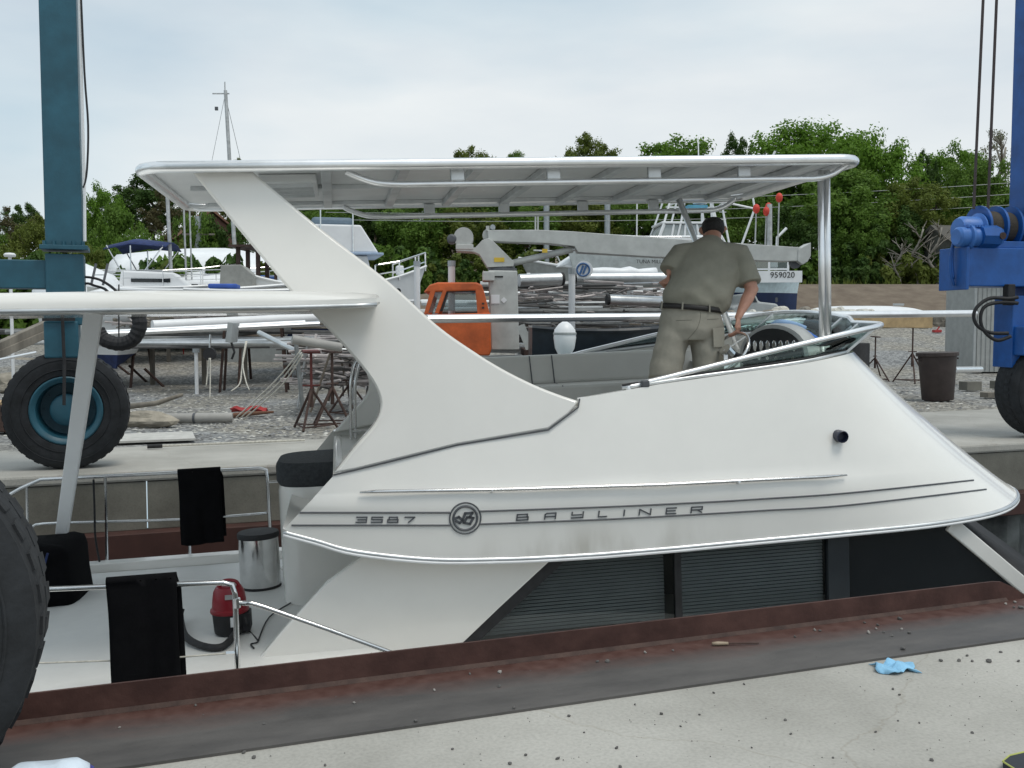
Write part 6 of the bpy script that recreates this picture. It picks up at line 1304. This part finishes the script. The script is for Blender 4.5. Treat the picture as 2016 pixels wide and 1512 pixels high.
house('brown-roofed house glimpsed among trees beside the arch', 402, 470, 62, R(-62), 4.5, 3.6, 2.4, 1.7, mat('house_red', (.16, .08, .06), .8), roofb, at(405, 478, 62).z - 2.2)
house('weathered grey house among the trees behind the blue winch', 1912, 520, 54.6, R(10), 4.4, 3.2, 2.8, .9, mat('house_wall', (.15, .148, .13), .85), mat('house_roof', (.09, .085, .075), .9), 3.3)

# ---- trees
def crown_mesh(name, seed, rx, rz_, n, leaf, m, clumps=40, hollow=.3, ragged=.25, sq=1.0):
    rr = random.Random(seed); vs, fs = [], []; cl = []
    for i in range(clumps):
        while True:
            x, y, z = rr.uniform(-1, 1), rr.uniform(-1, 1), rr.uniform(-1, 1); d = math.sqrt(x * x + y * y + z * z)
            if hollow < d < 1: break
        s_ = 1 + rr.uniform(-ragged, ragged * .4); cl.append((x * rx * s_, y * rx * s_, z * rz_ * s_ * (1 if z > 0 else sq), rr.uniform(.10, .20) * rx))
    for i in range(n):
        cx, cy, cz_, cr_ = cl[rr.randrange(clumps)]
        while True:
            dx, dy, dz = rr.gauss(0, .55), rr.gauss(0, .55), rr.gauss(0, .45)
            if dx * dx + dy * dy + dz * dz < 1.3: break
        p = Vector((cx + dx * cr_, cy + dy * cr_, cz_ + dz * cr_)); nn = Vector((dx + rr.gauss(0, .5), dy + rr.gauss(0, .5), dz + .5 + rr.gauss(0, .5))); a, b = basis(nn) if nn.length > .01 else (Vector((1, 0, 0)), Vector((0, 1, 0)))
        s_ = leaf * rr.uniform(.6, 1.3); th = rr.uniform(0, 6.28); u = (a * math.cos(th) + b * math.sin(th)) * s_; v = (b * math.cos(th) - a * math.sin(th)) * s_ * .6
        k = len(vs); vs += [p - u, p - v * .9 + u * .1, p + u, p + v]; fs.append((k, k + 1, k + 2, k + 3))
    me = bpy.data.meshes.new(name); me.from_pydata([tuple(q) for q in vs], [], fs); me.materials.append(m); return me
def trunk_mesh(seed, h, r, spread, m, nb=9, up=.6):
    rr = random.Random(seed); mb = MB(); pts = [(0, 0, -1.0)] + [(rr.gauss(0, .12) * k, rr.gauss(0, .12) * k, h * k / 4) for k in range(1, 5)]
    P = cat(pts, 3); mb.tube(P, [r * (1 - .75 * i / (len(P) - 1)) for i in range(len(P))], 8)
    for i in range(nb):
        t = rr.uniform(.35, .95); b = P[int(t * (len(P) - 1))]; a = rr.uniform(0, 6.28); ln = spread * rr.uniform(.6, 1.0)
        e = b + Vector((math.cos(a) * ln, math.sin(a) * ln, ln * rr.uniform(.3, 1) * up * 1.6)); md_ = lerp(b, e, .5) + Vector((0, 0, ln * .08)); mb.tube([b, md_, e], [r * .38, r * .25, r * .08], 6)
        for q in range(3):
            e2 = md_ + (e - md_) * rr.uniform(.2, .8) + Vector((rr.gauss(0, .3), rr.gauss(0, .3), rr.uniform(.1, .5))) * ln * .5; mb.tube([md_, e2], [r * .2, r * .05], 5)
    me = bpy.data.meshes.new('trunk'); me.from_pydata([tuple(q) for q in mb.v], [], mb.f); me.materials.append(m)
    for p in me.polygons: p.use_smooth = True
    return me
CR = {}
for nm, args in {'round': (1, 3.6, 3.2, 27000, .115, 0), 'round2': (2, 3.4, 3.4, 25000, .112, 1), 'broad': (3, 4.6, 3.2, 36000, .115, 0), 'olive': (4, 3.4, 3.6, 22000, .11, 2), 'dark': (5, 3.2, 3.6, 25000, .11, 3), 'midb': (6, 4.2, 3.4, 28000, .115, 1)}.items():
    CR[nm] = crown_mesh('crown', args[0], args[1], args[2], args[3], args[4], LEAF[args[5]], clumps=150, ragged=.08)
CR['sparse'] = crown_mesh('crown', 9, 3.4, 3.6, 2600, .11, LEAF[4], clumps=40, hollow=.3)
CR['brown'] = crown_mesh('crown', 10, 3.2, 3.4, 4500, .13, LEAF[5], clumps=40, hollow=.2)
CR['bush'] = crown_mesh('crown', 12, 1.6, 1.1, 4500, .12, LEAF[1], clumps=26, hollow=.2); CR['bush2'] = crown_mesh('crown', 13, 1.6, 1.0, 4200, .12, LEAF[2], clumps=26, hollow=.2)
CR['bush3'] = crown_mesh('crown', 14, 1.7, 1.1, 4200, .12, LEAF[3], clumps=24, hollow=.2)
TRK = [trunk_mesh(21, 6, .22, 2.6, bark), trunk_mesh(22, 6, .20, 2.4, barkl, 12)]
RAD = {'round': (3.6, 3.2), 'round2': (3.4, 3.4), 'broad': (4.6, 3.2), 'olive': (3.4, 3.6), 'dark': (3.2, 3.6), 'midb': (4.2, 3.4), 'sparse': (3.4, 3.6), 'brown': (3.2, 3.4)}
def tree(px, ytop, Y, half_px, kind, label, z0=None, low=.25, tk=0, group=None):
    tpnt = at(px, ytop, Y); z0 = z0 if z0 is not None else (3.5 if Y > 50 else 0) + max(0, Y - 57) * .16
    rx_, rz_ = RAD[kind]; hw = half_px / FPX * Y; H = tpnt.z - z0; cz_ = lerp(z0 + H * low, tpnt.z, .5); hz = (tpnt.z - (z0 + H * low)) / 2
    o = thing('tree', label, 'tree', (tpnt.x, tpnt.y, z0), (0, 0, 0), group)
    c = bpy.data.objects.new('crown', CR[kind]); C.objects.link(c); c.parent = o; c.location = (0, 0, cz_ - z0); c.scale = (hw / rx_, hw / rx_, hz / rz_ * .95); c.rotation_euler = (0, 0, random.uniform(0, 6.28))
    t = bpy.data.objects.new('trunk', TRK[tk]); C.objects.link(t); t.parent = o; k = (H * (low + .45)) / 6; t.scale = (k, k, k); t.rotation_euler = (0, 0, random.uniform(0, 6.28))
    return o
T = tree
T(1590, 243, 66, 150, 'broad', 'largest bright green tree on the hill, behind the hardtop post'); T(1700, 262, 62, 120, 'broad', 'bright leafy tree beside the largest one, its crown dropping to the right', low=.1)
T(1660, 330, 58, 120, 'round2', 'full mid green tree below the largest bright tree', low=.02); T(1455, 256, 74, 42, 'dark', 'small dark round-topped tree between two bright crowns'); T(1335, 268, 72, 95, 'round', 'bright rounded tree above the middle of the hardtop')
T(1160, 258, 82, 60, 'olive', 'thin olive tree rising above the hardtop rail', low=.3); T(928, 284, 84, 62, 'olive', 'low olive dome of a tree above the hardtop', low=.2); T(1010, 296, 88, 40, 'round2', 'faint far tree tip beside the olive dome')
T(1820, 292, 66, 30, 'dark', 'dark conifer-like tree poking between the green crowns', low=.35); T(1875, 286, 68, 75, 'round', 'bright ragged tree left of the winch ropes', low=.2); T(1940, 300, 60, 90, 'midb', 'mid green tree behind the winch ropes', low=.1)
T(1972, 230, 72, 52, 'sparse', 'pale sparse tree just coming into leaf beside the blue column', low=.35, tk=1); T(1800, 345, 57, 90, 'olive', 'yellow-olive tree above the weathered house', low=.12); T(2040, 330, 60, 80, 'olive', 'olive tree behind the blue column', low=.05)
T(1760, 400, 55.5, 70, 'dark', 'dark green tree shading the grey house', low=.05); T(1560, 400, 56, 80, 'dark', 'dark low tree behind the marker poles', low=.02); T(1690, 415, 55, 60, 'round2', 'green tree low on the bank beside the hardtop post', low=.0)
T(1460, 370, 60, 90, 'midb', 'mid green tree behind the sport boat tower', low=.05); T(1370, 390, 62, 80, 'dark', 'dark tree behind the tower enclosure', low=.05); T(1250, 350, 66, 90, 'midb', 'mid green tree behind the boom middle', low=.05); T(1130, 370, 64, 90, 'olive', 'olive tree between the two utility poles', low=.05)
T(1020, 380, 62, 90, 'round2', 'leafy tree behind the crane head', low=.05); T(920, 400, 60, 90, 'olive', 'yellowish tree behind the crane winch', low=.02); T(830, 380, 60, 90, 'round2', 'green tree between trawler and crane winch', low=.02); T(740, 370, 62, 80, 'dark', 'dark tree behind the trawler flybridge', low=.02)
T(645, 372, 64, 80, 'midb', 'mid green tree behind the arch leg', low=.02); T(462, 310, 80, 40, 'olive', 'small tree tip showing beside the tall grey mast', low=.2); T(560, 360, 66, 70, 'dark', 'dark tree hidden behind the arch', low=.05)
T(300, 338, 70, 80, 'dark', 'dark tall tree under the hardtop aft corner', low=.3); T(330, 375, 62, 70, 'brown', 'brownish bare-twigged tree under the hardtop aft corner', low=.1, tk=1); T(200, 364, 60, 55, 'round', 'bright green round tree beside the teal column', low=.0); T(235, 400, 54, 70, 'round2', 'dense green tree right of the teal column', low=.0, z0=.5)
T(280, 440, 50, 60, 'midb', 'low green tree behind the navy bimini', low=.0, z0=.5); T(390, 400, 57, 70, 'midb', 'leafy tree in front of the brown roofed house', low=.0, z0=.5); T(360, 470, 48, 60, 'olive', 'low yellowish tree right behind the navy bimini', low=.0, z0=.5); T(440, 420, 57, 70, 'dark', 'dark tree just left of the arch leg', low=.0, z0=.5)
T(45, 395, 70, 40, 'dark', 'dark rounded treetop left of the teal column', low=.2); T(10, 405, 66, 60, 'brown', 'brown scrubby tree at the left beyond the lamp', low=.1); T(60, 420, 60, 70, 'olive', 'olive tree left of the teal column', low=.0, z0=.5); T(-40, 430, 58, 70, 'midb', 'mid green tree behind the yard lamp', low=.0, z0=.5); T(130, 400, 62, 60, 'olive', 'olive tree behind the teal column', low=.0)
T(170, 470, 46, 55, 'olive', 'low olive tree behind the domed wrapped boat', low=.0, z0=.2); T(90, 480, 46, 60, 'midb', 'low green tree behind the teal beam', low=.0, z0=.2); T(20, 480, 44, 60, 'olive', 'low olive tree behind the yard lamp post', low=.0, z0=.2)
for k_, (px, lab) in enumerate(((700, 'tall backdrop tree far behind the trawler'), (800, 'tall backdrop tree far behind the crane winch gap'), (960, 'tall backdrop tree far behind the crane head'), (1090, 'tall backdrop tree far behind the first utility pole'), (1200, 'tall backdrop tree far behind the second utility pole'), (1300, 'tall backdrop tree far behind the tower antenna'), (1420, 'tall backdrop tree far behind the tower legs'), (600, 'tall backdrop tree far behind the arch'))): T(px, 325, 76, 110, ('dark', 'midb')[k_ % 2], lab, low=.0)
# bare pale trees near the grey house
for px, yt, lab in ((1812, 400, 'bare pale-trunked tree left of the grey house'), (1850, 395, 'bare pale-trunked tree against the grey house'), (1775, 440, 'short bare pale tree low on the bank')):
    a = at(px, yt, 52.4); o = thing('bare_tree', lab, 'tree', (a.x, a.y, 3.4)); t = bpy.data.objects.new('trunk', TRK[1]); C.objects.link(t); t.parent = o; k = (a.z - 3.4) / 8.5; t.scale = (k, k, k); t.rotation_euler = (0, 0, px)
BT = {'bush': 'mid green leafy', 'bush2': 'yellowish olive', 'bush3': 'dark green'}
# bushes along the bank
for i in range(46):
    px = 560 + i * 33 + rng.uniform(-12, 12); Y = rng.uniform(52.5, 56); q = at(px, 540, Y); kb = rng.choice(('bush', 'bush2', 'bush2', 'bush3')); o = thing('bush', BT[kb] + ' bush along the top of the embankment', 'bush', (q.x, q.y, 3.35), (0, 0, rng.uniform(0, 6)), 'bushes along the embankment')
    c = bpy.data.objects.new('foliage', CR[kb]); C.objects.link(c); c.parent = o; s_ = rng.uniform(.7, 1.25); c.scale = (s_, s_, s_ * rng.uniform(.8, 1.4)); c.location = (0, 0, .9 * s_)
for i in range(26):
    px = -40 + i * 26; Y = rng.uniform(38.5, 42.5); q = at(px, 560, Y); kb = rng.choice(('bush', 'bush2', 'bush3')); o = thing('bush', BT[kb] + ' bush behind the laid-up yachts', 'bush', (q.x, q.y, GZ), (0, 0, rng.uniform(0, 6)), 'bushes behind the yachts')
    c = bpy.data.objects.new('foliage', CR[kb]); C.objects.link(c); c.parent = o; s_ = rng.uniform(1.0, 1.7); c.scale = (s_, s_, s_ * 1.5); c.location = (0, 0, 1.4 * s_)

# ---- ground litter
def shard(vs, fs, p, s_, rr, flat=.25):
    a = rr.uniform(0, 6.28); k = len(vs)
    for j_ in range(4): t = a + j_ * 1.57 + rr.uniform(-.4, .4); vs.append((p[0] + math.cos(t) * s_, p[1] + math.sin(t) * s_ * .8, p[2] + rr.uniform(.0, .3) * s_))
    vs.append((p[0], p[1], p[2] + flat * s_ * 2)); fs += [(k, k + 1, k + 4), (k + 1, k + 2, k + 4), (k + 2, k + 3, k + 4), (k + 3, k, k + 4)]
for nm, cnt, lo_, hi_, m_, lab in (('shell_litter', 5200, .018, .055, chipm, 'pale shells and chips strewn over the gravel yard'), ('gravel_stones', 9000, .02, .06, mat('gravel_stone', (.20, .20, .20), .9, var=.4, scale=.7), 'loose grey stones over the gravel yard')):
    vs_, fs_ = [], []
    for i in range(cnt):
        px, py = rng.uniform(-40, 2060), 690 + 190 * rng.random() ** 1.2; q = gnd(px, py, GZ); ls = SLIP.inverted() @ q
        if ls.y < 14.95 + max(0, ls.x * .03): continue
        shard(vs_, fs_, q, rng.uniform(lo_, hi_), rng)
    me = bpy.data.meshes.new(nm); me.from_pydata(vs_, [], fs_); me.materials.append(m_); o = bpy.data.objects.new(nm, me); C.objects.link(o); tag(o, lab, 'gravel', kind='stuff')
# individual stones on plate and wharf
bm = bmesh.new(); bmesh.ops.create_icosphere(bm, subdivisions=1, radius=1)
for v in bm.verts: v.co *= random.uniform(.75, 1.15)
SM = bpy.data.meshes.new('stone'); bm.to_mesh(SM); bm.free(); SM.materials.append(stone)
SM2 = SM.copy(); SM2.materials.clear(); SM2.materials.append(mat('pale_stone', (.30, .28, .26), .9))
plate = [(697, 1382, 9), (1012, 1392, 11), (925, 1325, 8), (984, 1322, 13), (1176, 1301, 10), (1196, 1301, 13), (1270, 1283, 10), (1325, 1279, 8), (1565, 1252, 9), (1604, 1239, 10), (1614, 1240, 8), (1702, 1224, 8), (1710, 1244, 12), (1728, 1229, 9), (1771, 1217, 12), (1725, 1236, 7), (1740, 1243, 7), (1756, 1250, 7), (1775, 1237, 8), (1790, 1244, 9), (1778, 1276, 13), (1998, 1184, 9), (1996, 1194, 8), (2010, 1195, 13), (1980, 1187, 7), (818, 1418, 12), (983, 1350, 12), (855, 1357, 9), (520, 1423, 7), (385, 1387, 8), (235, 1431, 8)]
wh = [(891, 1473, 9), (1035, 1485, 11), (1098, 1492, 13), (1120, 1408, 11), (1302, 1404, 12), (1340, 1428, 8), (1377, 1405, 8), (1546, 1416, 9), (1557, 1443, 8), (1214, 1471, 12), (1004, 1502, 12), (1221, 1508, 11), (1852, 1299, 11), (1888, 1299, 10), (1914, 1300, 8), (1947, 1301, 14), (1904, 1289, 8), (1970, 1282, 8), (1758, 1355, 8), (1771, 1366, 8), (1834, 1495, 10), (1724, 1439, 8), (1914, 1441, 8), (480, 1480, 12), (500, 1490, 13), (1405, 1362, 8), (1465, 1345, 8), (1768, 1417, 6), (1810, 1421, 6), (2005, 1300, 9), (640, 1505, 9), (1150, 1440, 7), (1480, 1470, 7), (1640, 1490, 7), (1250, 1385, 7)]
for lst, z, lab, gp in ((plate, .012, 'small stone lying on the steel curb plate', 'stones on the steel plate'), (wh, 0.0, 'small dark stone lying on the pale concrete wharf', 'stones on the concrete')):
    for i, (px, py, d) in enumerate(lst):
        q = gnd(px, py + 3, z); s_ = d / FPX * q.length * .40; o = bpy.data.objects.new('stone', SM2 if i % 3 == 0 and z else SM); C.objects.link(o); o.location = q + Vector((0, 0, s_ * .5)); o.scale = (s_ * rng.uniform(.9, 1.3), s_, s_ * rng.uniform(.6, .85)); o.rotation_euler = (rng.uniform(0, 1), 0, rng.uniform(0, 6)); tag(o, lab, 'stone', gp)
# fine grit on the wharf
vs_, fs_ = [], []
for i in range(240):
    px, py = rng.uniform(300, 2016), rng.uniform(1262, 1512); q = gnd(px, py, .001); ls = SLIP.inverted() @ q
    if ls.y > 3.88 and rng.random() < .6: continue
    if ls.y > 3.85: q = gnd(px, py, .0125)
    shard(vs_, fs_, q, rng.uniform(.0012, .004), rng, .5)
me = bpy.data.meshes.new('grit'); me.from_pydata(vs_, [], fs_); me.materials.append(stone); o = bpy.data.objects.new('grit', me); C.objects.link(o); tag(o, 'fine dark grit sprinkled over the wharf edge', 'grit', kind='stuff')
# screwdriver-like brush on the plate
a, b = gnd(1402, 1267, .025), gnd(1494, 1266, .02); c = (a + b) / 2; o = thing('screwdriver', 'thin screwdriver with pale wooden handle lying on the steel plate', 'screwdriver', c); MB().tube([a - c, lerp(a, b, .12) - c, lerp(a, b, .34) - c], [.008, .011, .008], 8).build('handle', mat('handle_wood', (.35, .28, .2), .6), o, smooth='all'); MB().tube([lerp(a, b, .34) - c, b - c], .0035, 6).build('shaft', rustd, o)
# crumpled blue paper
q = gnd(1762, 1318, .0); o = thing('paper_towel', 'crumpled blue paper towel lying on the concrete against the steel plate', 'paper towel', q, (0, 0, R(12))); n_ = 16; rows = []
for i in range(n_ + 1):
    u = i / n_ - .5; row = []
    for k in range(11):
        v = k / 10 - .5; z = .016 + .013 * math.sin(u * 11 + v * 4) + .009 * math.sin(v * 13 + u * 5 + 1) + .005 * math.sin(u * 27 + v * 19); row.append((u * .19 + .02 * math.sin(v * 6), v * .13 + .015 * math.sin(u * 9), max(.003, z * (1 - 1.3 * abs(u) * abs(v) * 2))))
    rows.append(row)
MB().loft(rows, cap=False, closed=False).build('sheet', paperb, o, smooth='all', solid=.003)
# white bag top at lower left, dark corner at lower right
q = gnd(112, 1502, .27); o = thing('plastic_bag', 'white plastic bag with blue rim standing on the wharf by the big tyre', 'bag', (q.x, q.y - .06, 0)); rows = []
for z, k in ((.0, .9), (.10, 1.05), (.2, 1.0), (.262, .94), (.285, .7), (.29, .3)):
    rows.append([(.13 * k * math.cos(t) * (1 + .05 * math.sin(3 * t + z * 20)), .11 * k * math.sin(t), z + .012 * math.sin(2 * t + 1) * (z > .05)) for t in [2 * math.pi * j_ / 24 for j_ in range(24)]])
MB().loft(rows).build('bag_body', mat('bag_white', (.62, .70, .78), .5, var=.1, scale=9, bump=.3, bscale=15), o, smooth='all'); MB().tube([(.131 * math.cos(t / 24 * 6.283), .111 * math.sin(t / 24 * 6.283), .245 + .012 * math.sin(2 * t / 24 * 6.283 + 1)) for t in range(24)], .007, 5, closed=True).build('blue_rim', mat('rim_blue', (.05, .05, .25), .5), o)
q = gnd(2030, 1525, .0); o = thing('canvas_mat', 'dark canvas mat with yellow-green edging on the concrete wharf', 'mat', (q.x + .03, q.y - .02, .0), (0, 0, R(20))); MB().prism([(-.14, -.25), (-.085, .10), (-.02, .13), (.5, .16), (.5, -.25)], lambda u, v, w_: (u, v, w_), .004, .03).build('mat_body', mat('canvas_dark', (.03, .035, .045), .8), o, bevel=.004); MB().tube([(-.14, -.25, .03), (-.085, .10, .03), (-.02, .13, .03), (.5, .16, .03)], .0035, 6).build('edging', mat('edge_lime', (.42, .45, .12), .6), o)

# ---- labels: nothing may share one by accident
seen = {}
for o in C.objects:
    if o.parent is None and 'label' in o.keys() and 'group' not in o.keys():
        assert o['label'] not in seen, o['label']
        seen[o['label']] = 1
